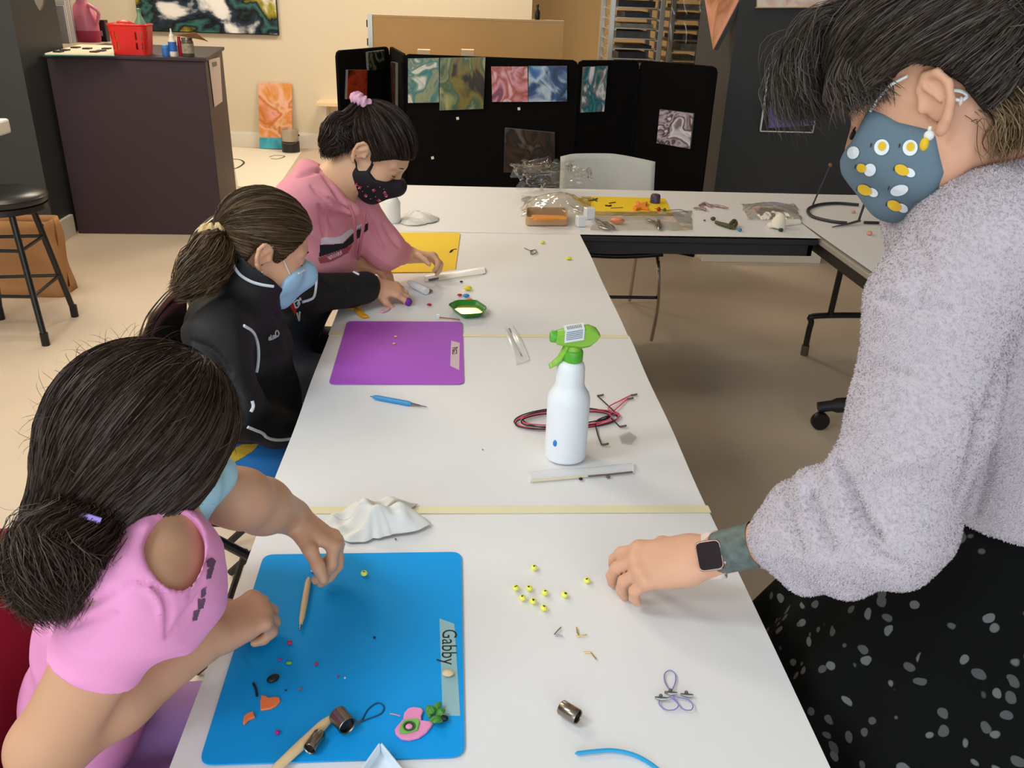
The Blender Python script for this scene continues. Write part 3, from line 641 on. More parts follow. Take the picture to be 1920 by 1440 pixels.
pm = cutmat('craft_mat', 'purple flexible craft mat in the middle of the long table', [(616, 721), (870, 721), (867, 604), (651, 603)], M_pmat)
tp = flat([(846, 639), (862, 643), (861, 694), (844, 686)], MT, 0.0004).build('name_tape', mat('masking_tape_pale', (214, 190, 198), 0.6), pm)
sc = [(848, 653), (858, 651), (857, 653), (849, 656), (849, 664), (856, 663), (856, 656), (851, 657), (852, 661)]
MB().tube([T(*p, MT+0.0006) for p in sc], 0.0011, 4).build('handwriting', M_ink, tp)
ym = cutmat('craft_mat', 'yellow flexible craft mat under the hands of the girl in pink', [(672, 512), (853, 510), (863, 437), (700, 437)], M_ymat)
MB().tube([T(*p, MT+0.0006) for p in [(843, 474), (848, 468), (844, 471), (846, 473), (850, 468), (856, 467)]], 0.0016, 4).build('handwriting', M_ink, ym)
fm = cutmat('craft_mat', 'yellow craft mat scattered with bits on the far table', [(1118, 403), (1262, 404), (1246, 372), (1070, 368)], M_ymat)
# tape on far mats are things of the mat; bits on the far mat
M_orange = mat('clay_orange', (242, 138, 44), 0.6); M_gold = mat('gold_pin', (214, 178, 96), 0.3, metal=0.8)
M_grey = mat('grey_bits', (96, 94, 92), 0.5); M_olive = mat('dark_olive', (78, 76, 50), 0.5)
def pin(pix, lab, m, r=0.0012, dz=0.0, group=None, name='jewelry_pin', cat='pin'):
    return one(name, lab, cat, MB().tube([T(*p, dz+r) for p in pix], r, 6), m, group)
pin([(1102, 376), (1112, 375), (1120, 372)], 'thin grey pin at the top left of the far yellow mat', M_grey, 0.003, MT)
pin([(1135, 385), (1142, 386), (1146, 385)], 'short black pin in the middle of the far yellow mat', M_ink, 0.003, MT)
pin([(1142, 381), (1154, 379)], 'olive pin above the short black pin on the far yellow mat', M_olive, 0.002, MT)
pin([(1145, 390), (1168, 389)], 'long thin pale pin across the far yellow mat', M_grey, 0.0015, MT)
pin([(1112, 372), (1119, 377)], 'tiny dark hook beside the thin grey pin on the far mat', M_olive, 0.003, MT)
one('clay_piece', 'orange clay star shape on the far yellow mat', 'clay', flat([(1186, 392), (1196, 388), (1192, 381), (1202, 385), (1214, 382), (1210, 390), (1216, 395), (1202, 393), (1192, 396)], MT, 0.012), M_orange, bevel=0.003)
p = T(1228, 380, MT)
one('thimble_cap', 'small dark violet cap standing at the corner of the far yellow mat', 'cap', MB().lathe(p, [(0.022, 0), (0.021, 0.03), (0.017, 0.036)], 18), mat('violet_cap', (70, 60, 84), 0.35))
pts = bez([T(1228, 391, 0.006), T(1250, 394, 0.006), T(1275, 393, 0.004), T(1289, 398, 0.003)], 6)
t = thing('beaded_wire', 'wire with a red and a green bead trailing off the far yellow mat', 'wire', pts[0])
MB().tube(pts, 0.0015, 5).build('wire', M_grey, t); MB().ball(T(1235, 392, 0.009), 0.009, 10, 7).build('bead', mat('bead_red', (170, 60, 34), 0.4), t, smooth=True); MB().ball(T(1246, 393, 0.007), 0.007, 10, 7).build('bead', mat('bead_green', (80, 104, 56), 0.4), t, smooth=True)

# --- blue mat contents
M_wood = mat('tool_wood', (226, 196, 148), 0.55, var=0.06, vscale=30)
def stick(name, label, a, b, r, tip=0.0, cat='tool', dz=MT):
    A = T(*a, dz+r); B = T(*b, dz+r); t = thing(name, label, cat, (A+B)/2-V(0, 0, r)); d = (B-A)/np.linalg.norm(B-A)
    MB().tube([A, A+d*0.006, A+(B-A)*0.15, A+(B-A)*0.55, B-d*0.012, B], [r*0.55, r*0.8, r, r, r*0.85, r*0.5], 12).build('handle', M_wood, t, smooth=True)
    if tip:
        MB().cyl(B, B+d*tip*0.7, 0.0012, n=8).build('metal_pin', M_steel, t, smooth=True); MB().ball(B+d*tip*0.85, 0.0022, 8, 6).build('ball_tip', M_steel, t, smooth=True)
    return t
stick('dotting_tool', 'slim wooden dotting tool under the girl\'s hand on the blue mat', (579, 1084), (564, 1170), 0.0045, 0.012)
stick('wooden_stick', 'long pale wooden stick across the near edge of the blue mat', (620, 1346), (505, 1452), 0.0062, 0.0)
M_capsteel = mat('cap_steel', (150, 142, 130), 0.24, metal=1.0)
def barrel(name, label, a, b, r, cord=False, dz=MT):
    A = T(*a, dz+r); B = T(*b, dz+r); t = thing(name, label, 'tube', (A+B)/2-V(0, 0, r)); L = np.linalg.norm(B-A)
    MB().lathe(A, [(r*0.9, 0), (r, 0.0012), (r, L-0.0008), (r*0.94, L), (r*0.82, L-0.001), (r*0.82, L-0.006)], 28, axis=B-A).build('shell', M_capsteel, t, smooth=True)
    MB().lathe(B-(B-A)/L*0.006, [(r*0.83, 0), (0.0001, 0.0002)], 28, axis=B-A).build('dark_bore', M_ink, t)
    return t, A, B
t, A, B = barrel('metal_barrel', 'short metal barrel with a blue cord loop on the blue mat', (632, 1338), (652, 1362), 0.0115)
MB().tube(bez([T(660, 1352, 0.004+MT), T(668, 1356, 0.003+MT), T(678, 1350, 0.002+MT)], 4), 0.0014, 6).build('clasp', M_grey, t)
MB().tube(bez([T(678, 1352, MT+0.001), T(690, 1330, MT+0.001), T(708, 1318, MT+0.001), T(720, 1325, MT+0.001), T(714, 1338, MT+0.001), T(690, 1348, MT+0.001), T(678, 1353, MT+0.001)], 6), 0.0009, 6).build('cord', mat('cord_navy', (16, 72, 112), 0.6), t, smooth=True)
barrel('metal_barrel', 'thin metal barrel lying against the long wooden stick', (600, 1376), (580, 1405), 0.008)
barrel('metal_barrel', 'metal barrel lying alone on the white paper near the camera', (1052, 1325), (1084, 1345), 0.0095, dz=0)
M_salmon = mat('clay_salmon', (244, 128, 74), 0.6); M_blk = mat('clay_black', (22, 24, 30), 0.45)
one('clay_piece', 'orange heart-like clay piece on the blue mat', 'clay', flat([(490, 1306), (498, 1307), (504, 1311), (515, 1309), (524, 1310), (526, 1317), (518, 1326), (508, 1331), (489, 1334), (488, 1318)], MT, 0.003), M_salmon, bevel=0.001)
t = one('clay_piece', 'smaller orange curved clay scrap at the left of the blue mat', 'clay', flat([(456, 1358), (458, 1346), (466, 1340), (475, 1337), (477, 1345), (479, 1347), (466, 1353), (458, 1362)], MT, 0.004), M_salmon, bevel=0.001)
one('clay_piece', 'glossy black oval clay bead on the blue mat', 'clay', MB().ball(T(512, 1272, MT+0.004), (0.0085, 0.006, 0.004), 14, 8, R=[[0.8, -0.6, 0], [0.6, 0.8, 0], [0, 0, 1]]), M_blk)
one('clay_piece', 'thin black clay strip on the blue mat', 'clay', MB().tube(bez([T(475, 1281, MT+0.0015), T(480, 1292, MT+0.0015), T(482, 1305, MT+0.0015)], 4), 0.0016, 6), M_blk)
M_dotred = mat('clay_red', (190, 36, 60), 0.5); M_dotmag = mat('clay_magenta', (176, 30, 130), 0.5)
for (px, py, r, m, lab) in [(543, 1205, .0036, M_dotred, 'largest red clay crumb on the blue mat, below the dotting tool'), (525, 1237, .0024, M_dotmag, 'magenta crumb beside the green crumb on the blue mat'), (593, 1245, .0026, M_dotred, 'lone red crumb right of the green crumb on the blue mat'), (520, 1373, .0034, M_dotmag, 'magenta clay crumb left of the wooden stick'), (563, 1292, .0022, mat('clay_rust', (150, 90, 60), 0.5), 'rust brown crumb right of the black bead on the blue mat'), (634, 1268, .0016, M_dotred, 'tiny dark red crumb in the middle of the blue mat'), (702, 1195, .0018, M_blk, 'tiny black speck on the empty part of the blue mat'), (536, 1294, .0014, M_blk, 'tiny black speck below the black oval bead'), (647, 1271, .0016, mat('clay_pale', (190, 214, 226), 0.5), 'tiny pale speck in the middle of the blue mat'), (585, 1071, .0026, mat('bead_silver', (200, 200, 205), 0.3, metal=.6), 'tiny silver bead between the fingertips of the girl in pink shirt')]:
    one('clay_crumb', lab, 'clay', MB().ball(T(px, py, MT+r*0.8), (r, r*0.9, r*0.8), 9, 6), m)
one('clay_crumb', 'lime green crumb on the blue mat', 'clay', MB().ball(T(542, 1243, MT+0.0018), (0.0042, 0.0026, 0.0018), 8, 5), mat('clay_lime', (130, 190, 60), 0.5))
one('clay_crumb', 'folded yellow paper crumb at the left edge of the blue mat', 'clay', flat([(498, 1179), (505, 1178), (509, 1182), (500, 1186)], MT, 0.003), mat('crumb_yellow', (236, 222, 60), 0.6))
M_bead = mat('bead_yellow', (240, 238, 96), 0.4)
def bead(px, py, label, group=None, dz=0.0):
    p = T(px, py, dz); t = thing('yellow_bead', label, 'bead', p, group)
    MB().ball(p+V(0, 0, 0.0042), (0.0052, 0.0052, 0.0042), 14, 9).build('body', M_bead, t, smooth=True)
    r = random.Random(px*7+py)
    for k in range(3):
        a = r.uniform(0, 6.28); d = 0.0022*r.random(); q = p+V(d*math.cos(a), d*math.sin(a)-0.0012, 0.0082)
        MB().box(q[0]-0.0011, q[0]+0.0011, q[1]-0.0006, q[1]+0.0006, q[2]-0.0012, q[2]+0.0002).build('black_mark', M_ink, t)
    return t
bead(683, 1079, 'single yellow bead lying on the empty part of the blue mat', dz=MT)
bead(1001, 1068, 'topmost yellow bead of the loose cluster on white paper', 'yellow beads on the white paper')
bead(1100, 1092, 'yellow bead closest to the woman\'s fingertips', 'yellow beads on the white paper')
bead(1058, 1119, 'yellow bead at the right end of the loose cluster', 'yellow beads on the white paper')
bead(967, 1106, 'leftmost yellow bead of the loose cluster', 'yellow beads on the white paper')
for px, py, lab in [(992, 1107, 'yellow bead just right of the leftmost bead of the cluster'), (1021, 1115, 'yellow bead at the right end of the cluster\'s close group of five'), (979, 1125, 'yellow bead just below the leftmost bead of the cluster'), (999, 1131, 'yellow bead in the lower row, up left of the lowest bead')]:
    bead(px, py, lab, 'yellow beads on the white paper')
bead(1019, 1144, 'lowest yellow bead of the loose cluster, nearest the camera', 'yellow beads on the white paper')
for pix, lab in [([(1039, 1190), (1045, 1183), (1052, 1176)], 'thin grey pin, leftmost of the loose pins below the beads'), ([(1039, 1190), (1047, 1191), (1055, 1193)], 'pale pin touching the thin grey pin below the beads'),
                 ([(1081, 1176), (1082, 1186), (1085, 1190)], 'upright gold pin in the middle below the beads'), ([(1081, 1193), (1092, 1192), (1100, 1190)], 'flat gold pin at the foot of the upright gold pin'),
                 ([(1094, 1223), (1108, 1223), (1112, 1229), (1118, 1236)], 'bent gold pin nearest the camera below the beads')]:
    pin(pix, lab, M_gold if 'gold' in lab else M_steel, 0.0009)
# pink and green clay figure with dark leaf cluster
t = thing('clay_pouch', 'pink clay pouch with a green window beside the leafy green clay', 'clay', T(775, 1360, MT))
body = [(766, 1331), (776, 1329), (790, 1331), (794, 1336), (790, 1345), (790, 1354), (806, 1356), (813, 1358), (808, 1366), (800, 1376), (786, 1386), (768, 1391), (752, 1389), (742, 1380), (740, 1371), (747, 1362), (756, 1352), (758, 1340)]
flat(body, MT, 0.004).build('pink_body', mat('clay_pink', (240, 150, 196), 0.55), t, bevel=0.0014)
wn = flat([(750, 1364), (757, 1352), (782, 1348), (787, 1354), (783, 1370), (760, 1377), (749, 1375)], MT+0.004, 0.002).build('green_window', mat('clay_green', (120, 190, 90), 0.55), t, bevel=0.0007)
MB().lathe(T(767, 1362, MT+0.0061), [(0.0072, 0), (0.0075, 0.0012), (0.0056, 0.0014), (0.005, 0.0)], 18).build('dark_ring', mat('clay_darkgreen', (52, 92, 48), 0.5), wn, smooth=True)
MB().ball(T(767, 1362, MT+0.0066), (0.0045, 0.0045, 0.0014), 12, 6).build('pink_centre', MATS['clay_pink'], wn, smooth=True)
t = thing('clay_leaves', 'cluster of green clay leaves with a black tip on the blue mat', 'clay', T(820, 1338, MT))
M_leaf = mat('clay_leaf', (74, 142, 52), 0.45)
for k, (a, b, w) in enumerate([((806, 1345), (803, 1322), .004), ((812, 1340), (826, 1316), .0042), ((818, 1345), (834, 1330), .0045), ((806, 1350), (830, 1352), .005), ((802, 1338), (818, 1328), .0045), ((815, 1350), (822, 1355), .005), ((812, 1338), (806, 1330), .004)]):
    A = T(*a, MT+0.004+0.0008*k); B = T(*b, MT+0.007+0.001*(k % 3)); mid = (A+B)/2+V(0, 0, 0.003)
    MB().tube([A, (A+mid)/2, mid, (mid+B)/2, B], [w*0.5, w, w*1.15, w, w*0.25], 8, flat=0.55).build('leaf', M_leaf, t, smooth=True)
MB().ball(T(832, 1347, MT+0.005), (0.006, 0.004, 0.004), 10, 7).build('black_tip', M_blk, t, smooth=True)
one('clay_crumb', 'beige clay crumb stuck on the name tape of the blue mat', 'clay', MB().ball(T(840, 1262, MT+0.004), (0.008, 0.006, 0.0036), 9, 6), mat('clay_beige', (226, 200, 160), 0.6))
pin([(731, 1338), (742, 1340), (751, 1343)], 'pale pink pin left of the pink clay pouch', mat('pin_pink', (214, 160, 170), 0.4), 0.0008, MT)
# white tray corner
q = [T(716, 1402, 0.0), T(678, 1456, 0.0), T(760, 1456, 0.0)]
t = thing('plastic_tray', 'corner of a clear white plastic tray at the near edge of the blue mat', 'tray', T(718, 1430, MT))
e1 = (q[1]-q[0])/np.linalg.norm(q[1]-q[0]); e2 = (q[2]-q[0])/np.linalg.norm(q[2]-q[0]); O0 = T(714, 1414, MT)
M_clearwhite = mat('tray_plastic', (222, 232, 240), 0.25, spec=0.6)
L1, L2 = 0.10, 0.075
MB().prism([tuple((O0+e1*a+e2*b)[:2]) for a, b in [(0, 0), (L1, 0), (L1, L2), (0, L2)]], O0[2], O0[2]+0.002).build('bottom', M_clearwhite, t)
for (u0, u1, v0, v1) in [(0, L1, -0.003, 0.0), (0, L1, L2, L2+0.003), (-0.003, 0, 0, L2), (L1, L1+0.003, 0, L2)]:
    MB().prism([tuple((O0+e1*a+e2*b)[:2]) for a, b in [(u0, v0), (u1, v0), (u1, v1), (u0, v1)]], O0[2], O0[2]+0.016).build('side_wall', M_clearwhite, t, bevel=0.0008)

# --- crumpled white cloths
def crumple(name, label, cat, pix, h, m, seed, n=44, amp=1.0, fold=(1, 0.3)):
    rr = np.random.default_rng(seed); cs = np.array([T(*p) for p in pix]); c = cs.mean(0)
    ang = np.arctan2(cs[:, 1]-c[1], cs[:, 0]-c[0]); o = np.argsort(ang); cs = cs[o]; ang = ang[o]
    rad = np.hypot(cs[:, 0]-c[0], cs[:, 1]-c[1])
    W = [(rr.normal(size=2), rr.uniform(0, 6.28)) for _ in range(7)]
    S = max(rad)
    def fn(a, b):
        th = 2*math.pi*a-math.pi; R = np.interp(th, np.r_[ang-2*math.pi, ang, ang+2*math.pi], np.r_[rad, rad, rad])
        r = R*b*(1+0.03*math.sin(13*th+seed)); x = c[0]+r*math.cos(th); y = c[1]+r*math.sin(th)
        u = np.array([(x-c[0])/S, (y-c[1])/S]); z = 0
        for k, (d, ph) in enumerate(W[:5]):
            q = 1.6*(1+0.55*k)*(d@u)+ph+0.9*math.sin(2.3*u[0]+k)+0.7*math.sin(3.1*u[1]+2*k)
            z += (0.5+0.5*math.sin(2.0*q))**1.6/(1+0.45*k)
        z = z/2.2*amp; ed = 1-b**5
        return (x, y, IZ+0.0015+h*z*(0.10+0.90*ed)*(0.55+0.45*ed))
    return one(name, label, cat, MB().grid(fn, n*2+1, n), m, solid=0.0015, angle=180)
M_cloth = mat('rag_white', (234, 232, 224), 0.85, var=0.04, vscale=20, bump=0.3, bscale=60)
crumple('cleaning_rag', 'crumpled white cleaning rag beside the girl\'s hand on the table', 'cloth', [(606, 985), (640, 968), (690, 952), (730, 975), (785, 950), (812, 985), (770, 1000), (735, 1005), (700, 1012), (668, 1020), (630, 1010), (610, 1000)], 0.05, M_cloth, 5, 56)
# plates of the girl in pink: white bag and tissue
crumple('tissue', 'crumpled white tissue behind the yellow mat by the girl in pink', 'tissue', [(752, 415), (775, 402), (800, 405), (822, 410), (800, 420), (775, 424), (757, 422)], 0.03, M_cloth, 9, 24)
p = onz(736, 416, IZ)
t = thing('white_bottle', 'white squeeze bottle standing behind the face mask of the girl in pink', 'bottle', p)
MB().lathe(p, [(0.028, 0), (0.031, 0.006), (0.031, 0.075), (0.022, 0.09), (0.012, 0.098)], 20).build('body', mat('white_plastic', (236, 238, 236), 0.35), t, smooth=True)
MB().lathe(p+V(0, 0, 0.098), [(0.013, 0), (0.012, 0.008), (0.007, 0.012)], 14).build('cap', MATS['white_plastic'], t, smooth=True)

# --- blue pen, packets, cord bundle
A, B = T(699, 744, 0.005), T(800, 763, 0.004); d = (B-A)/np.linalg.norm(B-A); L = np.linalg.norm(B-A)
t = thing('blue_stylus', 'light blue stylus tool with metal tip lying near the purple mat', 'tool', (A+B)/2-V(0, 0, 0.005))
MB().tube([A, A+d*0.004, A+d*L*0.1, A+d*L*0.66, A+d*L*0.72], [0.0025, 0.0045, 0.0055, 0.0058, 0.004], 12).build('handle', mat('pen_blue', (62, 146, 204), 0.4), t, smooth=True)
MB().tube([A+d*L*0.72, A+d*L*0.8, A+d*L*0.9, B], [0.0036, 0.003, 0.0014, 0.001], 8).build('metal_tip', M_steel, t, smooth=True)
MB().cyl(A-d*0.006, A, 0.0012, n=8).build('end_pin', M_steel, t)
M_film = clear_mat('clear_film', (244, 246, 248), 0.22, 0.08)
M_frost = mat('milky_film', (246, 247, 248), 0.15, spec=0.7, alpha=0.5)
def packet(name, label, c, m_in, tool_from, tool_to, colr, dark=None):
    t = thing(name, label, 'packet', T(sum(p[0] for p in c)/4, sum(p[1] for p in c)/4))
    P = [T(*p) for p in c]
    def fn(a, b):
        p = (P[0]*(1-a)+P[1]*a)*(1-b)+(P[3]*(1-a)+P[2]*a)*b
        return p+V(0, 0, 0.0015+0.007*math.sin(math.pi*min(max(b, 0), 1))*(0.85+0.15*math.sin(9*a)))
    MB().grid(fn, 24, 9).build('film', m_in, t, smooth=True, angle=180)
    edge = [fn(0, k/8) for k in range(9)]+[fn(k/12, 1) for k in range(1, 13)]+[fn(1, 1-k/8) for k in range(1, 9)]+[fn(1-k/12, 0) for k in range(1, 12)]
    MB().tube(edge, 0.0007, 5, closed=True).build('sealed_edge', mat('film_edge', (240, 240, 240), 0.3), t)
    A, B = T(*tool_from, 0.003), T(*tool_to, 0.003)
    MB().tube([A, A*0.6+B*0.4, B], [0.0018, 0.0022, 0.0016], 8).build('rod', colr, t, smooth=True)
    if dark: MB().tube([T(*dark[0], 0.0035), T(*dark[1], 0.0035)], 0.0032, 8).build('dark_end', M_grey, t, smooth=True)
    return t
M_rod = mat('rod_cream', (226, 214, 176), 0.4); M_brush = mat('brush_brown', (112, 96, 84), 0.4)
packet('tool_packet', 'clear sealed packet with thin brush lying in front of the spray bottle', [(990, 886), (1186, 869), (1187, 887), (991, 904)], M_frost, (995, 902), (1100, 893), M_rod, None)
pin([(1103, 893), (1140, 890), (1186, 885)], 'brown brush handle lying along the packet before the spray bottle', M_brush, 0.0018, 0.002, name='brush_handle', cat='brush')
one('clay_crumb', 'black crumb at the edge of the packet before the spray bottle', 'clay', MB().ball(T(1089, 898, 0.003), (0.004, 0.003, 0.0025), 8, 6), M_blk)
one('clay_crumb', 'grey metal crumb just before the packet with the brush', 'clay', MB().ball(T(1140, 894, 0.003), (0.0045, 0.003, 0.0028), 8, 6), M_grey)
packet('tool_packet', 'clear sealed packet lying slantwise between purple mat and spray bottle', [(944, 616), (960, 611), (992, 676), (968, 684)], M_frost, (955, 616), (978, 668), M_steel)
packet('tool_packet', 'long white packet with dark end beyond the hands of the girls', [(797, 514), (906, 500), (910, 513), (797, 528)], mat('packet_white', (246, 244, 244), 0.3), (822, 525), (905, 514), M_rod, ((804, 525), (822, 522)))
M_cblk = mat('cord_black', (40, 34, 38), 0.55); M_cpink = mat('cord_pink', (234, 76, 110), 0.5)
for k in range(6):
    rr = random.Random(k+3); m = M_cpink if k in (1, 4) else M_cblk
    pts = []
    for i in range(28):
        th = 2*math.pi*i/28; wob = 5*math.sin(2*th+k*1.7)+3*math.sin(3*th+k*2.9); px = 1060+4*math.sin(k*2.1)+(96-3.6*k+wob)*math.cos(th); py = 785+1.5*math.sin(k*1.3)+(20-1.3*k+0.22*wob)*math.sin(th)-0.06*(px-1060)
        pts.append(T(px, py, 0.0018+0.0016*k))
    e = [T(1150-3*k, 770+3*k, 0.006), T(1120+14*k, [742, 756, 778, 800, 748, 812][k], 0.002)]
    if k == 1: e = [T(1140, 765, 0.006), T(1165, 750, 0.002), T(1183, 741, 0.002)]
    if k == 5: e = [T(1118, 790, 0.006), T(1120, 812, 0.002), T(1128, 834, 0.002)]
    t = thing('necklace_cord', ['outermost black', 'outer pink', 'second black', 'third black', 'inner pink', 'innermost black'][k]+' cord of the coil behind the spray bottle', 'cord', T(1060, 785), 'coiled necklace cords')
    MB().tube(bez(pts+[pts[0]+V(0, 0, 0.001)], 3)+bez([pts[0]+V(0, 0, 0.002)]+e, 4), 0.0014, 6).build('cord', m, t, smooth=True)
    d = e[-1]; MB().tube([d, d+V(0.008, 0.0, 0.001), d+V(0.014, 0.003, 0.001)], 0.0022, 6).build('clasp', M_grey, t, smooth=True)
# --- spray bottle
p = T(1062, 858); p[0] = 0.208; p[1] = 1.425
t = thing('spray_bottle', 'white spray bottle with green trigger head on the long table', 'bottle', p)
M_hdpe = mat('bottle_hdpe', (238, 242, 246), 0.4, sss=0.0)
MB().lathe(p, [(0.033, 0), (0.0385, 0.003), (0.0400, 0.008), (0.0400, 0.122), (0.0396, 0.129), (0.0365, 0.139), (0.0300, 0.149), (0.0278, 0.154), (0.0270, 0.16), (0.0262, 0.188), (0.0235, 0.198), (0.0165, 0.204)], 40, sy=0.93).build('body', M_hdpe, t, smooth=True, angle=60)
M_gr = mat('trigger_green', (92, 178, 56), 0.35); M_gr2 = mat('trigger_lime', (140, 196, 66), 0.35)
z0 = p[2]+0.203
MB().lathe((p[0]+0.002, p[1], z0), [(0.0175, 0), (0.0185, 0.002), (0.0185, 0.018), (0.017, 0.021)], 28).build('collar', M_gr, t, smooth=True)
MB().lathe((p[0]+0.002, p[1], z0+0.021), [(0.0155, 0), (0.012, 0.012), (0.013, 0.026)], 20, sy=0.8).build('neck', M_gr2, t, smooth=True)
# head: profile in x-z, extruded in y with rounded edges; nozzle points left
hx = lambda x, z: (p[0]+x, p[1], z0+z)
prof = [(-0.032, 0.040), (-0.030, 0.034), (-0.012, 0.030), (0.014, 0.026), (0.030, 0.030), (0.043, 0.042), (0.048, 0.053), (0.042, 0.062), (0.028, 0.068), (0.010, 0.066), (-0.012, 0.061), (-0.030, 0.056)]
m = MB(); k = len(prof); ys = [(-0.0125, 0.72), (-0.010, 0.95), (0, 1.03), (0.010, 0.95), (0.0125, 0.72)]; cxp, czp = 0.006, 0.047
for y, s in ys: m.v += [(p[0]+cxp+(x-cxp)*(0.95+0.05*s), p[1]+y, z0+czp+(z-czp)*s) for x, z in prof]
for j in range(len(ys)-1):
    for i in range(k): m.f.append((j*k+i, j*k+(i+1) % k, (j+1)*k+(i+1) % k, (j+1)*k+i))
m.f += [tuple(range(k)), tuple(range((len(ys)-1)*k, len(ys)*k))[::-1]]
m.build('head_shell', M_gr2, t, smooth=True, angle=60)
MB().lathe(hx(-0.028, 0.046), [(0.010, 0), (0.011, 0.002), (0.011, 0.011), (0.0085, 0.014), (0.003, 0.014), (0.003, 0.010)], 20, axis=(-1, 0, 0.05)).build('nozzle', M_gr, t, smooth=True)
m = MB(); tr_pts = bez([hx(-0.008, 0.034), hx(-0.014, 0.018), hx(-0.023, 0.002), hx(-0.036, -0.010), hx(-0.041, -0.012)], 5)
m.tube(tr_pts, [0.0105]*8+[0.0095]*6+[0.0075]*(len(tr_pts)-14), 10, flat=0.6); m.build('trigger', M_gr2, t, smooth=True)
lb = MB().slab([hx(-0.017, 0.0605)+np.array([0, -0.0125, 0]), hx(0.018, 0.067)+np.array([0, -0.0125, 0]), hx(0.018, 0.0685)+np.array([0, 0.012, 0]), hx(-0.017, 0.062)+np.array([0, 0.012, 0])], (0, 0, 1), 0.0012)
lb.slab([hx(-0.017, 0.0395)+np.array([0, -0.0135, 0]), hx(0.018, 0.046)+np.array([0, -0.0135, 0]), hx(0.018, 0.068)+np.array([0, -0.0132, 0]), hx(-0.017, 0.0615)+np.array([0, -0.0132, 0])], (0, -1, 0), 0.0008)
lb = lb.build('sticker', mat('sticker_white', (226, 232, 238), 0.5), t)
m = MB()
for i in range(5):
    zz = 0.044+0.0035*i
    m.slab([hx(-0.014, zz+0.001)+np.array([0, -0.0145, 0]), hx(0.015, zz+0.0065)+np.array([0, -0.0145, 0]), hx(0.015, zz+0.0078)+np.array([0, -0.0145, 0]), hx(-0.014, zz+0.0023)+np.array([0, -0.0145, 0])], (0, -1, 0), 0.0003)
for i in range(9):
    x0 = -0.012+0.003*i
    m.box(p[0]+x0, p[0]+x0+0.0012, p[1]-0.008, p[1]+0.006, z0+0.0625+0.186*(x0+0.017), z0+0.0632+0.186*(x0+0.018))
m.build('printed_lines', mat('print_grey', (120, 132, 142), 0.5), lb)
th = math.radians(232)
MB().ball((p[0]+0.0396*math.cos(th), p[1]+0.0372*math.sin(th), p[2]+0.046), (0.0045, 0.003, 0.007), 10, 8).build('blue_paint_spot', mat('spot_blue', (50, 130, 210), 0.5), t, smooth=True)
# --- green tray, clay bits beyond the purple mat
pts = [T(*q_)[:2] for q_ in [(841, 581), (858, 573), (893, 573), (912, 586), (905, 597), (866, 600)]]; c = sum(pts)/len(pts)
t = thing('green_tray', 'small green foil tray with gold inside beyond the purple mat', 'tray', (*c, IZ))
pr = rrect(pts, 0.012, 3); m = MB()
lv = [(0.80, 0.0), (1.0, 0.016), (1.04, 0.017), (1.04, 0.0145), (0.97, 0.0135), (0.78, 0.0025)]
for s, z in lv: m.v += [(c[0]+(x-c[0])*s, c[1]+(y-c[1])*s, IZ+z) for x, y in pr]
k = len(pr)
for j in range(len(lv)-1):
    for i in range(k): m.f.append((j*k+i, j*k+(i+1) % k, (j+1)*k+(i+1) % k, (j+1)*k+i))
m.f.append(tuple(range(k))[::-1]); m.build('rim', mat('tray_green', (46, 128, 40), 0.3), t, smooth=True)
MB().prism([(c[0]+(x-c[0])*0.8, c[1]+(y-c[1])*0.8) for x, y in pr], IZ+0.0026, IZ+0.004).build('gold_foil', mat('foil_gold', (232, 216, 120), 0.18, metal=0.7), t)
A, B = T(823, 595, 0.004), T(862, 599, 0.003)
t = thing('red_toothpick', 'red stick with a small clear cross end beside the green tray', 'stick', (A+B)/2)
MB().cyl(A, B, 0.0016, n=6).build('stick', mat('stick_red', (170, 70, 66), 0.5), t); MB().box(A[0]-0.006, A[0]+0.001, A[1]-0.002, A[1]+0.002, IZ, IZ+0.012).build('end_piece', MATS['tray_plastic'], t)
for (px, py, r, c3, lab) in [(877, 540, .012, (240, 220, 60), 'yellow clay lump beyond the green tray'), (862, 553, .007, (176, 50, 70), 'dark red clay bit left of the blue bit'), (874, 554, .0095, (40, 146, 206), 'blue clay bit beyond the green tray'), (880, 562, .0085, (240, 136, 60), 'orange clay bit right of the green tray edge'), (864, 564, .006, (200, 196, 186), 'pale grey clay bit beyond the green tray'), (805, 571, .0065, (176, 40, 56), 'lone red clay bit near the purple lump'), (865, 528, .005, (40, 44, 46), 'small dark bead beyond the yellow clay lump'), (805, 545, .009, (110, 108, 100), 'grey round cap beside the white tube'), (1017, 454, .009, (240, 230, 60), 'small yellow clay dot alone near the inner table edge'), (1066, 484, .010, (240, 230, 60), 'flat yellow clay dot closest to the inner table edge'), (742, 631, .004, (250, 200, 130), 'upper of two small orange dots on the purple mat'), (739, 644, .004, (250, 200, 110), 'lower of two small orange dots on the purple mat')]:
    dz = MT if 'purple mat' in lab and 'dots' in lab else 0
    one('clay_bit', lab, 'clay', MB().ball(T(px, py, dz+r*0.45), (r*1.1, r*0.85, r*0.5), 10, 7), mat('clay_%d_%d_%d' % c3, c3, 0.5))
one('clay_piece', 'orange Y-shaped clay piece at the far edge of the purple mat', 'clay', flat([(645, 575), (660, 576), (678, 570), (680, 574), (671, 580), (681, 588), (692, 596), (680, 597), (670, 591), (664, 582), (648, 579)], 0, 0.006), mat('clay_amber', (236, 166, 30), 0.55), bevel=0.002)
one('clay_piece', 'pale pink clay sliver above the purple mat', 'clay', flat([(711, 585), (722, 579), (733, 578), (728, 583), (718, 587)], 0, 0.004), mat('clay_rose', (240, 184, 196), 0.55), bevel=0.001)
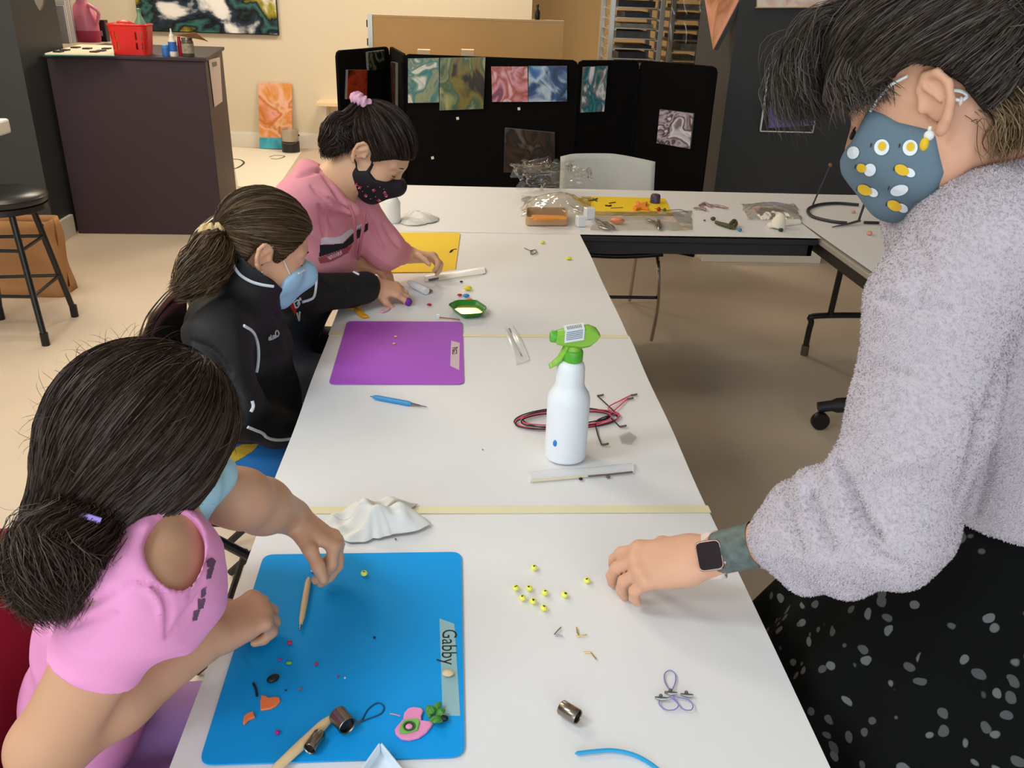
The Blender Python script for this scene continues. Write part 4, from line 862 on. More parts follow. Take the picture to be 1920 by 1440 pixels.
A, B = T(766, 529, 0.012), T(800, 546, 0.010); t = thing('white_tube', 'white plastic tube lying between the girls\' hands', 'tube', (A+B)/2-V(0, 0, .01))
MB().tube([A, A*0.7+B*0.3, A*0.1+B*0.9, B], [0.006, 0.011, 0.0115, 0.010], 14).build('body', MATS['white_plastic'], t, smooth=True)
t = thing('wire_clip', 'grey wire clip lying alone near the inner edge of the long table', 'clip', T(995, 470))
MB().tube([T(983, 465, .002), T(992, 469, .002), T(1000, 472, .002)], 0.0012, 5).build('wire', M_grey, t); MB().tube(bez([T(995, 470, .003), T(1005, 469, .003), T(1004, 475, .003), T(996, 476, .003), T(995, 470, .003)], 4), 0.0018, 5).build('loop', M_grey, t)
one('clay_crumb', 'tiny grey speck on the paper left of the spray bottle', 'clay', MB().ball(T(905, 843, 0.0012), 0.0014, 6, 4), M_grey)
one('clay_crumb', 'tiny dark speck just below the crumpled rag', 'clay', MB().ball(T(742, 1011, 0.0015), 0.0018, 6, 4), M_grey)
# lilac phone straps: three loops
M_lilac = mat('cord_lilac', (132, 126, 186), 0.5)
for k, (pts, cl, lab) in enumerate([([(1258, 1297), (1247, 1280), (1246, 1264), (1256, 1257), (1266, 1264), (1266, 1280), (1258, 1298)], (1258, 1300), 'upright loop'), ([(1256, 1307), (1238, 1312), (1237, 1322), (1250, 1331), (1266, 1330), (1272, 1320), (1256, 1306)], (1240, 1310), 'left loop'), ([(1262, 1306), (1270, 1318), (1282, 1330), (1296, 1331), (1299, 1322), (1290, 1312), (1264, 1306)], (1288, 1304), 'right loop')]):
    t = thing('phone_strap', lab+' of the three lilac cord straps on the white paper', 'strap', T(*cl), 'lilac cord straps')
    MB().tube(bez([T(*q_, 0.0012+0.001*k) for q_ in pts], 5), 0.0008, 6).build('cord', M_lilac, t, smooth=True)
    c = T(*cl, 0.003); MB().tube([c+V(-0.008, 0.002, 0), c, c+V(0.008, -0.001, 0.001)], [0.0016, 0.0028, 0.0016], 8).build('clasp', M_steel, t, smooth=True)
    MB().ball(c+V(0.0, 0.004, 0.001), 0.0026, 8, 6).build('ring', M_grey, t, smooth=True)
one('blue_tool', 'curved bright blue rod at the near edge of the white paper', 'tool', MB().tube(bez([T(1078, 1413, 0.002), T(1110, 1409, 0.002), T(1150, 1407, 0.002), T(1190, 1416, 0.002), T(1225, 1436, 0.002), T(1250, 1460, 0.002)], 6), [0.0008]+[0.0024]*29+[0.002], 8), mat('rod_blue', (32, 160, 214), 0.35))
one('plastic_scrap', 'clear plastic scrap at the right of the cord coil', 'plastic', flat([(1160, 820), (1180, 812), (1194, 822), (1184, 834), (1166, 832)], 0, 0.004), M_film)

# --- far table clutter
def film(name, label, fn, nu=36, nv=36, m=None):
    return one(name, label, 'bag', MB().grid(fn, nu, nv), m or M_film, angle=180)
rr = np.random.default_rng(11)
W3 = [(rr.normal(size=2)*3.2, rr.uniform(0, 6.28), rr.normal(size=3)) for _ in range(9)]
def crinkle(u, v, s):
    o = np.zeros(3)
    for k, (d, ph, ax) in enumerate(W3): o += ax*(abs(math.sin(d[0]*u*(1+.4*k)+d[1]*v*(1+.4*k)+ph))-0.5)/(1+0.5*k)
    return o*s
p0, p1, p2 = onz(1040, 400, IZ+0.02), onz(1080, 360, IZ+0.03), None
top = ony(975, 305, 3.72); base = T(1075, 350, 0.02)
def bag1(a, b):
    c = top*(1-b)+base*b; w = 0.045+0.075*b+0.03*math.sin(3*b)
    return c+V((a-0.5)*2*w*0.9, 0.03*math.sin(6*a), (a-0.5)*2*w*0.55)+crinkle(a*2.0, b*2.2, 0.030)
M_bag = clear_mat('bag_film', (244, 243, 238), 0.5, 0.06)
film('plastic_bag', 'tall crumpled clear plastic bag standing up on the far table', bag1, m=M_bag)
def bag2(a, b):
    c = T(985+125*a, 372+40*b, 0.0); h = 0.05*math.sin(math.pi*a)*math.sin(math.pi*b)
    return c+V(0, 0, 0.012+h)+crinkle(a*1.6+2, b*1.4, 0.016)*V(1, 1, 0.8)
film('plastic_bag', 'crumpled clear plastic bag lying flat left of the far yellow mat', bag2, m=M_bag)
def bag3(a, b):
    c = T(1110+190*a, 398+36*b, 0.0); h = 0.02*math.sin(math.pi*a)*math.sin(math.pi*b)
    return c+V(0, 0, 0.006+h)+crinkle(a*1.9+5, b*1.2+1, 0.008)*V(1, 1, 0.6)
film('plastic_bag', 'wide flat clear plastic bag in front of the far yellow mat', bag3, m=M_bag)
def bag4(a, b):
    c = T(1395+105*a+12*(b-.5), 384+30*b, 0.0); h = 0.03*math.sin(math.pi*a)*math.sin(math.pi*b)
    return c+V(0, 0, 0.006+h)+crinkle(a*1.5+8, b*1.2+3, 0.01)*V(1, 1, 0.6)
film('plastic_bag', 'greyish clear plastic bag left of the dark wire loop', bag4, m=M_bag)
one('grey_card', 'grey card inside the clear bag left of the wire loop', 'card', flat([(1412, 392), (1462, 388), (1478, 408), (1430, 412)], 0, 0.004), mat('card_grey', (168, 158, 158), 0.5), smooth=False)
one('white_cloth_flap', 'folded white paper flap right of the white clay figure', 'paper', flat([(1466, 412), (1498, 409), (1502, 420), (1470, 424)], 0, 0.006), M_cloth, smooth=False)
# tray with pencils
q = [T(985, 424), T(1065, 424), T(1063, 405), T(986, 404)]
t = thing('wooden_tray', 'pale wooden tray holding orange pencils on the far table', 'tray', sum(q)/4)
pr = rrect([v[:2] for v in q], 0.02, 3); c = sum(q)/4; m = MB(); k = len(pr)
lv = [(0.94, 0.0), (1.0, 0.004), (1.0, 0.034), (0.95, 0.034), (0.93, 0.008)]
for s, z in lv: m.v += [(c[0]+(x-c[0])*s, c[1]+(y-c[1])*s, IZ+z) for x, y in pr]
for j in range(len(lv)-1):
    for i in range(k): m.f.append((j*k+i, j*k+(i+1) % k, (j+1)*k+(i+1) % k, (j+1)*k+i))
m.f += [tuple(range(k))[::-1], tuple(range(4*k, 5*k))]
m.build('body', mat('tray_wood', (196, 158, 118), 0.55), t, smooth=True)
for i, (a, b) in enumerate([((994, 408), (1062, 410)), ((1000, 412), (1060, 409)), ((996, 405), (1058, 407))]):
    A, B = T(*a, 0.034), T(*b, 0.036)
    tag(MB().tube([A, A*0.92+B*0.08, B], [0.002, 0.005, 0.005], 6).build('orange_pencil', mat('pencil_orange', (232, 150, 50), 0.45), None, loc=(A+B)/2), ['front', 'middle', 'rear'][[1, 0, 2][i]]+' orange pencil on the wooden tray', 'pencil', 'pencils on the wooden tray')
for (px, py, s, lab) in [(1088, 424, .02, 'front small white cube right of the wooden tray'), (1104, 410, .022, 'rear small white crystal-like block right of the wooden tray')]:
    p = T(px, py); one('white_block', lab, 'block', MB().obox(p+V(0, 0, s), V(s*.8, s*.2, 0), V(-s*.2, s*.7, 0), V(0, 0, s)), mat('block_white', (226, 230, 232), 0.3), smooth=False, bevel=0.003)
for i, pts in enumerate([[(1116, 412), (1128, 418), (1136, 425)], [(1122, 424), (1134, 428), (1146, 430)], [(1134, 416), (1146, 424), (1152, 429)], [(1212, 411), (1226, 416), (1232, 424)], [(1234, 412), (1237, 422), (1236, 430)]]):
    one('metal_clasp', ['left', 'lower', 'right', 'separate left', 'separate right'][i]+' silver clasp piece among the bags before the far yellow mat', 'clasp', MB().tube(bez([T(*q_, 0.008) for q_ in pts], 4), [0.004, 0.008, 0.006, 0.007, 0.009, 0.007, 0.008, 0.006, 0.003], 8, flat=0.7), M_steel, 'silver clasps on the far table')
one('clay_bit', 'salmon clay lump in the bag before the far yellow mat', 'clay', MB().ball(T(1158, 414, .012), (0.028, 0.02, 0.012), 12, 8), mat('clay_coral', (244, 140, 100), 0.5))
one('paper_slip', 'white paper slip under the flat bag on the far table', 'paper', flat([(1258, 418), (1296, 416), (1298, 430), (1260, 432)], 0, 0.002), M_white, smooth=False)
for i, pts in enumerate([[(1310, 386), (1322, 381), (1334, 388)], [(1330, 384), (1346, 386), (1366, 390)], [(1300, 390), (1318, 391), (1324, 394)]]):
    one('earring_part', ['left', 'long right', 'lower'][i]+' pale mauve earring part right of the far yellow mat', 'jewelry', MB().tube(bez([T(*q_, 0.006) for q_ in pts], 4), [0.003, 0.007, 0.005, 0.008, 0.009, 0.006, 0.008, 0.005, 0.003], 8, flat=0.7), mat('mauve_metal', (170, 140, 136), 0.35, metal=0.3), 'earring parts on the far table')
t = thing('black_clip', 'black bulldog clip lying on the far table', 'clip', T(1360, 422))
MB().tube([T(1342, 417, .008), T(1360, 422, .009), T(1374, 426, .009)], [0.007, 0.009, 0.008], 8).build('arm', M_olive, t, smooth=True)
MB().tube(bez([T(1366, 425, .01), T(1376, 414, .02), T(1380, 420, .012), T(1374, 427, .008)], 4), 0.008, 8).build('jaw', M_olive, t, smooth=True)
for (px, py, r, c3, lab) in [(1337, 410, .011, (78, 74, 52), 'olive clay ball left of the black clip'), (1387, 431, .009, (60, 140, 180), 'blue clay bit right of the black clip'), (1321, 413, .005, (90, 86, 70), 'tiny olive crumb left of the olive clay ball'), (1464, 431, .010, (60, 58, 50), 'dark bead at the foot of the white clay figure'), (1690, 404, .012, (226, 150, 70), 'orange bead near the woman\'s sleeve on the right table'), (1694, 410, .013, (70, 100, 150), 'blue bead near the woman\'s sleeve on the right table'), (1630, 437, .012, (226, 160, 140), 'pale pink bit on the right table'), (1600, 397, .009, (226, 150, 130), 'salmon bit inside the dark wire loop')]:
    one('clay_bit', lab, 'clay', MB().ball(T(px, py, r*0.6), (r, r*0.9, r*0.7), 10, 7), mat('clay_%d_%d_%d' % c3, c3, 0.5))
p = T(1456, 428)
t = thing('clay_figure', 'small white cone-like clay figure on the far table', 'figure', p)
MB().lathe(p, [(0.028, 0), (0.032, 0.004), (0.026, 0.03), (0.016, 0.052), (0.006, 0.06)], 16, axis=(0.25, 0.1, 1)).build('cone', mat('clay_white', (244, 234, 214), 0.6), t, smooth=True)
MB().ball(p+V(-0.02, 0.0, 0.012), (0.022, 0.014, 0.012), 10, 7).build('foot', MATS['clay_white'], t, smooth=True)
t = thing('wire_hoop', 'dark curved wire loop with uprights on the right table', 'wire', T(1560, 400))
M_dk = mat('wire_dark', (48, 44, 50), 0.4)
MB().tube(bez([T(*q_, 0.006) for q_ in [(1610, 384), (1570, 381), (1534, 384), (1515, 393), (1524, 406), (1560, 415), (1588, 418)]], 6), 0.0065, 8).build('hoop', M_dk, t, smooth=True)
a = T(1524, 384); MB().cyl(a, a+V(0.045, 0, 0.17), 0.004, n=8).build('upright', M_dk, t, smooth=True); MB().ball(a+V(0.045, 0, 0.172), 0.009, 8, 6).build('knob', mat('knob_brown', (120, 90, 70), 0.4), t, smooth=True)
a = T(1610, 414); MB().cyl(a, a+V(0.01, 0, 0.075), 0.005, n=8).build('upright', M_dk, t, smooth=True)
MB().tube([T(1560, 426, .003), T(1590, 420, .006), T(1612, 414, .012)], [0.002, 0.005, 0.006], 8).build('needle', M_steel, t, smooth=True)
MB().tube([T(1620, 417, .006), T(1650, 418, .006), T(1676, 416, .006)], 0.006, 8).build('cord_end', M_dk, t, smooth=True)

# ------------------------------------------------------------------ chairs
# white-backed chair behind the far table
t = thing('side_chair', 'chair with white curved back and black seat behind the far table', 'chair', (0.75, 4.2, 0))
def bk(a, b):
    x = 0.52+0.49*a; y = 4.36+0.05*math.sin(math.pi*a)+0.06*b; z = 0.52+0.275*b-0.045*max(0, a-0.55)**1.2*b*1.6-0.012*(1-min(1, a*8))*b
    return (x, y, z)
MB().grid(bk, 20, 10).build('backrest', mat('chair_white', (206, 206, 200), 0.6, var=0.05, vscale=6), t, smooth=True, solid=0.014, angle=180)
MB().grid(lambda a, b: (0.50+0.46*a, 3.84+0.44*b, 0.445-0.035*math.sin(math.pi*a)*(0.4+0.6*b)+0.01*b), 16, 12).build('seat', M_black, t, smooth=True, solid=0.02, angle=180)
for x in (0.51, 0.945):
    MB().tube(bez([(x, 4.40, 0.60), (x, 4.36, 0.44), (x, 4.0, 0.425), (x, 3.86, 0.40), (x-0.0+0.012*(1 if x > .7 else -1), 3.83, 0.2), (x+0.02*(1 if x > .7 else -1)*0, 3.83, 0.012)], 6), 0.0095, 8).build('frame_leg', M_chrome, t, smooth=True)
    MB().cyl((x, 4.34, 0.43), (x, 4.42, 0.01), 0.0095, n=8).build('leg', M_chrome, t, smooth=True)
MB().cyl((0.51, 3.83, 0.235), (0.945, 3.83, 0.235), 0.008, n=8).build('stretcher', M_black, t, smooth=True)
MB().ball((0.50, 4.43, 0.70), (0.03, 0.02, 0.07), 10, 8).build('armrest_edge', mat('dark_green', (44, 52, 44), 0.6), t, smooth=True)
def black_chair(label, c, yaw, H=0.86, seatmat=None):
    """folding chair: hooped resin back with side slots, padded seat, tube legs; faces +x before yaw"""
    t = thing('folding_chair', label, 'chair', (c[0], c[1], 0)); ca, sa = math.cos(yaw), math.sin(yaw)
    W = lambda x, y, z: V(c[0]+x*ca-y*sa, c[1]+x*sa+y*ca, z)
    hoop = bez([W(-0.20, -0.205, 0.42), W(-0.235, -0.215, H-0.16), W(-0.25, -0.20, H-0.05), W(-0.255, -0.12, H), W(-0.258, 0, H+0.008), W(-0.255, 0.12, H), W(-0.25, 0.20, H-0.05), W(-0.235, 0.215, H-0.16), W(-0.20, 0.205, 0.42)], 6)
    MB().tube(hoop, 0.012, 10).build('back_hoop', mat('bronze_tube', (84, 74, 62), 0.22, metal=0.9), t, smooth=True)
    m = MB(); o = len(m.v)
    def bp(a, b):
        w = 0.165-0.10*(1-abs(2*b-0.95)**3)*0.55; return W(-0.24-0.012*b-0.02*math.cos(math.pi*(a-.5)), (a-0.5)*2*w, H-0.30+0.285*b)
    m.grid(bp, 14, 12).build('backrest', M_black, t, smooth=True, solid=0.012, angle=180)
    pr = rrect([W(-0.20, -0.19, 0)[:2], W(0.20, -0.17, 0)[:2], W(0.20, 0.17, 0)[:2], W(-0.20, 0.19, 0)[:2]], 0.07, 5)
    MB().prism(pr, 0.425, 0.452).build('seat', seatmat or M_black, t, bevel=0.006)
    for s in (-1, 1):
        MB().tube([W(-0.21, s*0.20, 0.45), W(0.0, s*0.205, 0.30), W(0.22, s*0.21, 0.012)], 0.011, 8).build('leg', M_blackmetal, t, smooth=True)
        MB().tube([W(0.17, s*0.185, 0.43), W(0.0, s*0.19, 0.25), W(-0.24, s*0.195, 0.012)], 0.011, 8).build('leg', M_blackmetal, t, smooth=True)
    MB().cyl(W(0.19, -0.205, 0.06), W(0.19, 0.205, 0.06), 0.009, n=8).build('stretcher', M_blackmetal, t, smooth=True)
    MB().cyl(W(-0.19, -0.19, 0.09), W(-0.19, 0.19, 0.09), 0.009, n=8).build('stretcher', M_blackmetal, t, smooth=True)
    return t, W
# ------------------------------------------------------------------ continuous bodies: distance fields turned into one mesh
def nrm(v): v = np.array(v, float); return v/np.linalg.norm(v)
class SDF:
    def __init__(s, h): s.h = h; s.ops = []; s.lo = np.full(3, 1e9); s.hi = np.full(3, -1e9); s.fin = []
    def _grow(s, lo, hi): s.lo = np.minimum(s.lo, lo); s.hi = np.maximum(s.hi, hi)
    def cap(s, a, b, ra, rb=None, k=0.015, sq=None, sub=False):
        """tapered capsule; sq=(axis, factor) flattens it along an axis"""
        a = np.array(a, float); b = np.array(b, float); rb = ra if rb is None else rb; r = max(ra, rb)
        lo = np.minimum(a, b)-r; hi = np.maximum(a, b)+r
        ab = b-a; L2 = ab@ab+1e-12
        if sq is not None: ax = nrm(sq[0]); fac = sq[1]
        def ev(P):
            p = P-a
            q = p
            t = np.clip((q@ab)/L2, 0, 1)
            e = q-t[..., None]*ab
            if sq is not None: e = e+(e@ax)[..., None]*ax*(1/fac-1)
            d = np.sqrt((e*e).sum(-1))-(ra+(rb-ra)*t)
            return d*(fac if sq is not None else 1.0)
        s.ops.append((lo, hi, ev, k, sub))
        if not sub: s._grow(lo, hi)
        return s
    def chain(s, pts, rs, k=0.015, sq=None):
        for i in range(len(pts)-1): s.cap(pts[i], pts[i+1], rs[i], rs[i+1], k, sq)
        return s
    def ell(s, c, r, R=None, k=0.015, sub=False):
        c = np.array(c, float); r = np.array(r, float); R = np.eye(3) if R is None else np.array(R)
        m = r.max(); lo = c-m; hi = c+m
        def ev(P):
            q = (P-c)@R; k0 = np.sqrt(((q/r)**2).sum(-1)); k1 = np.sqrt(((q/(r*r))**2).sum(-1))+1e-9
            return np.where(k0 < 1e-3, -r.min(), k0*(k0-1)/k1)
        s.ops.append((lo, hi, ev, k, sub))
        if not sub: s._grow(lo, hi)
        return s
    def clip(s, fn, k=0.004): s.fin.append((fn, k)); return s      # keep where fn(P) < 0
    def cut(s, fn, k=0.004): s.ops.append((None, None, fn, k, 2)); return s   # the same, for what has been added so far
    def mesh(s, smooth=1):
        h = s.h; lo = s.lo-3*h; n = np.ceil((s.hi+3*h-lo)/h).astype(int)+1
        D = np.full(n, 1.0, np.float32)
        ax = [lo[i]+h*np.arange(n[i]) for i in range(3)]
        for (l, u, ev, k, sub) in s.ops:
            if sub == 2:
                d = ev(np.stack(np.meshgrid(*ax, indexing='ij'), -1)); o = D.astype(float); hh = np.clip(0.5-0.5*(o-d)/k, 0, 1); D = (o*(1-hh)+d*hh+k*hh*(1-hh)).astype(np.float32); continue
            pad = k+2.5*h; i0 = np.clip(np.floor((l-pad-lo)/h).astype(int), 0, n); i1 = np.clip(np.ceil((u+pad-lo)/h).astype(int)+1, 0, n)
            if (i1 <= i0).any(): continue
            sl = tuple(slice(i0[i], i1[i]) for i in range(3))
            P = np.stack(np.meshgrid(*[ax[i][sl[i]] for i in range(3)], indexing='ij'), -1)
            d = ev(P); o = D[sl].astype(float)
            if sub:
                hh = np.clip(0.5-0.5*(o+d)/k, 0, 1); D[sl] = o*(1-hh)+(-d)*hh+k*hh*(1-hh)
            else:
                hh = np.clip(0.5+0.5*(d-o)/k, 0, 1); D[sl] = d*(1-hh)+o*hh-k*hh*(1-hh)
        if s.fin:
            P = np.stack(np.meshgrid(*ax, indexing='ij'), -1)
            for fn, k in s.fin:
                d = fn(P); o = D.astype(float); hh = np.clip(0.5-0.5*(o-d)/k, 0, 1); D = (o*(1-hh)+d*hh+k*hh*(1-hh)).astype(np.float32)
        return surface_nets(D, lo, h, smooth)
def surface_nets(D, lo, h, smooth):
    S = D < 0; n = np.array(D.shape)
    C = [S[i:n[0]-1+i, j:n[1]-1+j, k:n[2]-1+k] for i in (0, 1) for j in (0, 1) for k in (0, 1)]
    cnt = sum(c.astype(np.int8) for c in C); act = (cnt > 0) & (cnt < 8); idx = np.argwhere(act)
    vid = np.full(act.shape, -1, np.int32); vid[act] = np.arange(len(idx))
    offs = np.array([(i, j, k) for i in (0, 1) for j in (0, 1) for k in (0, 1)])
    val = np.stack([D[idx[:, 0]+o[0], idx[:, 1]+o[1], idx[:, 2]+o[2]] for o in offs], 1)
    acc = np.zeros((len(idx), 3)); num = np.zeros(len(idx))
    for a in range(8):
        for b in range(a+1, 8):
            if np.abs(offs[a]-offs[b]).sum() != 1: continue
            va, vb = val[:, a], val[:, b]; m = (va < 0) != (vb < 0); t = np.where(m, va/(va-vb+1e-20), 0)
            acc += np.where(m[:, None], offs[a]+t[:, None]*(offs[b]-offs[a]), 0); num += m
    V_ = lo+h*(idx+acc/num[:, None])
    F = []
    for ax in range(3):
        o1, o2 = [(1, 2), (2, 0), (0, 1)][ax]
        sl = [slice(0, None)]*3; sa = [slice(1, n[i]-1) for i in range(3)]; sb = list(sa); sa[ax] = slice(0, n[ax]-1); sb[ax] = slice(1, n[ax])
        A, B = S[tuple(sa)], S[tuple(sb)]; e = np.argwhere(A != B)
        if len(e) == 0: continue
        st = A[tuple(e.T)]; g = e.copy(); g[:, o1] += 1; g[:, o2] += 1
        def cell(d1, d2):
            q = g.copy(); q[:, o1] += d1; q[:, o2] += d2; return vid[q[:, 0], q[:, 1], q[:, 2]]
        q = np.stack([cell(-1, -1), cell(0, -1), cell(0, 0), cell(-1, 0)], 1)
        q[~st] = q[~st][:, ::-1]; F.append(q)
    F = np.concatenate(F); F = F[(F >= 0).all(1)]
    for _ in range(smooth):
        a = np.concatenate([F[:, i] for i in range(4)]+[F[:, (i+1) % 4] for i in range(4)]); b = np.concatenate([F[:, (i+1) % 4] for i in range(4)]+[F[:, i] for i in range(4)])
        c = np.bincount(a, minlength=len(V_)); nv = np.stack([np.bincount(a, V_[b, i], len(V_)) for i in range(3)], 1)/np.maximum(c, 1)[:, None]
        V_ = V_*0.45+nv*0.55
    return V_, F
def vnormals(V_, F):
    n = np.cross(V_[F[:, 2]]-V_[F[:, 0]], V_[F[:, 3]]-V_[F[:, 1]]); o = np.zeros_like(V_)
    for i in range(4):
        for c in range(3): o[:, c] += np.bincount(F[:, i], n[:, c], len(V_))
    return o/(np.linalg.norm(o, axis=1)[:, None]+1e-12)
def npmesh(name, V_, F, m, parent, smooth=True):
    me = bpy.data.meshes.new(name); base = WLOC[parent.name] if parent is not None else np.zeros(3)
    me.vertices.add(len(V_)); me.vertices.foreach_set('co', (V_-base).astype(np.float32).ravel())
    k = F.shape[1]; me.loops.add(F.size); me.loops.foreach_set('vertex_index', F.astype(np.int32).ravel())
    me.polygons.add(len(F)); me.polygons.foreach_set('loop_start', np.arange(0, F.size, k, dtype=np.int32)); me.polygons.foreach_set('loop_total', np.full(len(F), k, np.int32))
    me.update(calc_edges=True); me.validate()
    if smooth: me.polygons.foreach_set('use_smooth', np.ones(len(me.polygons), bool))
    me.materials.append(m); o = bpy.data.objects.new(name, me); COL.objects.link(o)
    if parent is not None: o.parent = parent
    WLOC[o.name] = base.copy(); return o
def folds(V_, F, amp, freq, seed, dirn=None):
    """cloth folds: displace along the normals by warped waves"""
    r = np.random.default_rng(seed); N = vnormals(V_, F); d = np.zeros(len(V_))
    for k in range(5):
        w = r.normal(size=3); w = w/np.linalg.norm(w)
        if dirn is not None: w = nrm(np.array(dirn)+0.5*w)
        f = freq*(0.7+0.35*k); ph = r.uniform(0, 6.28); wr = 1.6*np.sin(V_@(r.normal(size=3)*freq*0.35)+ph)
        d += (1-2*np.abs(np.sin(V_@w*f+wr)))/(1+0.6*k)
    return V_+N*(amp*d/2)[:, None]
def creases(V_, F, lines):
    """press soft creases (or, negative, ridges) into the side of a garment that a pixel path crosses"""
    N = vnormals(V_, F); d = V_-EYE; z = d@CF; px = 960+FPX*(d@CR)/z; py = 720-FPX*(d@CU)/z; fac = np.clip(-(N*d).sum(1)/np.linalg.norm(d, axis=1)*2, 0, 1); out = V_.copy()
    for path, wd, dep in lines:
        P = np.array(bez([np.array(p, float) for p in path], 6)); q = np.full(len(V_), 1e9); L = len(P)
        for i, p in enumerate(P):
            e = 0.5+0.5*math.sin(math.pi*(i+0.5)/L); q = np.minimum(q, ((px-p[0])**2+(py-p[1])**2)/(wd*e)**2)
        out -= N*(dep*np.exp(-q)*fac)[:, None]
    return out
def bvh_of(V_, F): return BVHTree.FromPolygons([tuple(v) for v in V_], [tuple(int(i) for i in f) for f in F])
def project(bv, origin, d, lift=0.0008):
    hit = bv.ray_cast(Vector(origin), Vector(d))
    if hit[0] is None: return None
    n = np.array(hit[1]); n = n if n@np.array(d) < 0 else -n
    return np.array(hit[0])+n*lift
def decal(bv, cx, cy, shape, d=None, lift=0.0008):
    """flat print on cloth: outline in view pixels about (cx, cy), laid onto the surface behind it"""
    vs = []
    for dx, dy in [(0, 0)]+shape:
        r_ = ray(cx+dx, cy+dy); p = project(bv, EYE, r_/np.linalg.norm(r_), lift)
        if p is None: return None
        vs.append(p)
    n = len(shape); return vs, [(0, i+1, (i+1) % n+1) for i in range(n)]
def oval(rx, ry, ang=0, n=14):
    a = math.radians(ang); return [(rx*math.cos(t)*math.cos(a)-ry*math.sin(t)*math.sin(a), rx*math.cos(t)*math.sin(a)+ry*math.sin(t)*math.cos(a)) for t in [2*math.pi*i/n for i in range(n)]]
def stripe(bv, pix, r, m, name, parent, lift=0.0015, n=6, flat=0.5, sub=8):
    """piping: a cord laid on a garment along a pixel path"""
    pts = []
    for p in bez([np.array(q, float) for q in pix], sub):
        r_ = ray(*p); h = project(bv, EYE, r_/np.linalg.norm(r_), lift)
        if h is not None and (not pts or np.linalg.norm(h-pts[-1]) < 0.06): pts.append(h)
    if len(pts) > 2: return MB().tube(pts, r, n).build(name, m, parent, smooth=True)

# ---------------- head, hand
def frame(f, roll=0.0):
    f = nrm(f); l = nrm(np.cross((0, 0, 1), f)); u = np.cross(f, l)
    c, s_ = math.cos(math.radians(roll)), math.sin(math.radians(roll))
    return np.stack([f, l*c+u*s_, u*c-l*s_], 1)      # columns: forward, left, up
def head(S, c, R, s=1.0, ears=('l', 'r')):
    W = lambda x, y, z: c+R@(np.array([x, y, z])*s)
    E = lambda p, r, k=0.02, **kw: S.ell(W(*p), np.array(r)*s, R, k*s, **kw)
    E((-0.010, 0, 0.030), (0.094, 0.074, 0.085)); E((0.028, 0, 0.0), (0.066, 0.062, 0.088)); E((0.034, 0, -0.070), (0.050, 0.050, 0.046), 0.03)
    E((0.066, 0, -0.098), (0.022, 0.024, 0.018), 0.03)
    for y in (-1, 1):
        E((0.058, y*0.036, -0.036), (0.030, 0.026, 0.030), 0.02)
        E((0.010, y*0.052, -0.070), (0.035, 0.014, 0.032), 0.03)
        S.cap(W(0.084, y*0.012, 0.020), W(0.070, y*0.048, 0.020), 0.012*s, 0.009*s, 0.014*s)
        E((0.103, y*0.031, 0.000), (0.016, 0.017, 0.010), 0.008, sub=True)
        E((0.0765, y*0.031, -0.001), (0.0135, 0.0145, 0.0125), 0.004)
    S.cap(W(0.086, 0, 0.010), W(0.106, 0, -0.030), 0.0085*s, 0.012*s, 0.010*s)
    for y in (-1, 1): E((0.096, y*0.011, -0.034), (0.010, 0.008, 0.007), 0.006)
    S.cap(W(0.084, -0.018, -0.064), W(0.084, 0.018, -0.064), 0.009*s, None, 0.008*s, sq=None); S.cap(W(0.082, -0.014, -0.076), W(0.082, 0.014, -0.076), 0.009*s, None, 0.008*s)
    for e in ears:
        y = 1 if e == 'l' else -1
        yy = lambda x, z: y*(0.0725+0.006*max(0, -x*40)+0.006)
        arc = [(0.006, -0.004), (0.004, 0.014), (-0.006, 0.026), (-0.020, 0.024), (-0.028, 0.010), (-0.026, -0.008), (-0.018, -0.024), (-0.008, -0.034)]
        P = [W(x-0.006, y*(0.0745+0.013*min(1, max(0, (-x+0.006)/0.03))), z-0.008) for x, z in arc]
        rs = [0.0035, 0.0040, 0.0044, 0.0046, 0.0046, 0.0044, 0.0052, 0.0068]
        S.chain(P, [v*s for v in rs], 0.003*s)
        S.ell(W(-0.017, y*0.0765, -0.008), np.array([0.019, 0.0045, 0.027])*s, R@rotz(-y*0.35), 0.004*s)
        S.cap(W(-0.010, y*0.0815, 0.006), W(-0.021, y*0.085, -0.012), 0.0035*s, 0.003*s, 0.003*s)
        S.ell(W(-0.010, y*0.086, -0.012), np.array([0.0075, 0.007, 0.010])*s, R, 0.003*s, sub=True)
        S.cap(W(0.001, y*0.076, -0.016), W(0.000, y*0.078, -0.012), 0.0045*s, 0.003*s, 0.004*s)
    return W
def rotz(a): return np.array([[math.cos(a), -math.sin(a), 0], [math.sin(a), math.cos(a), 0], [0, 0, 1]])
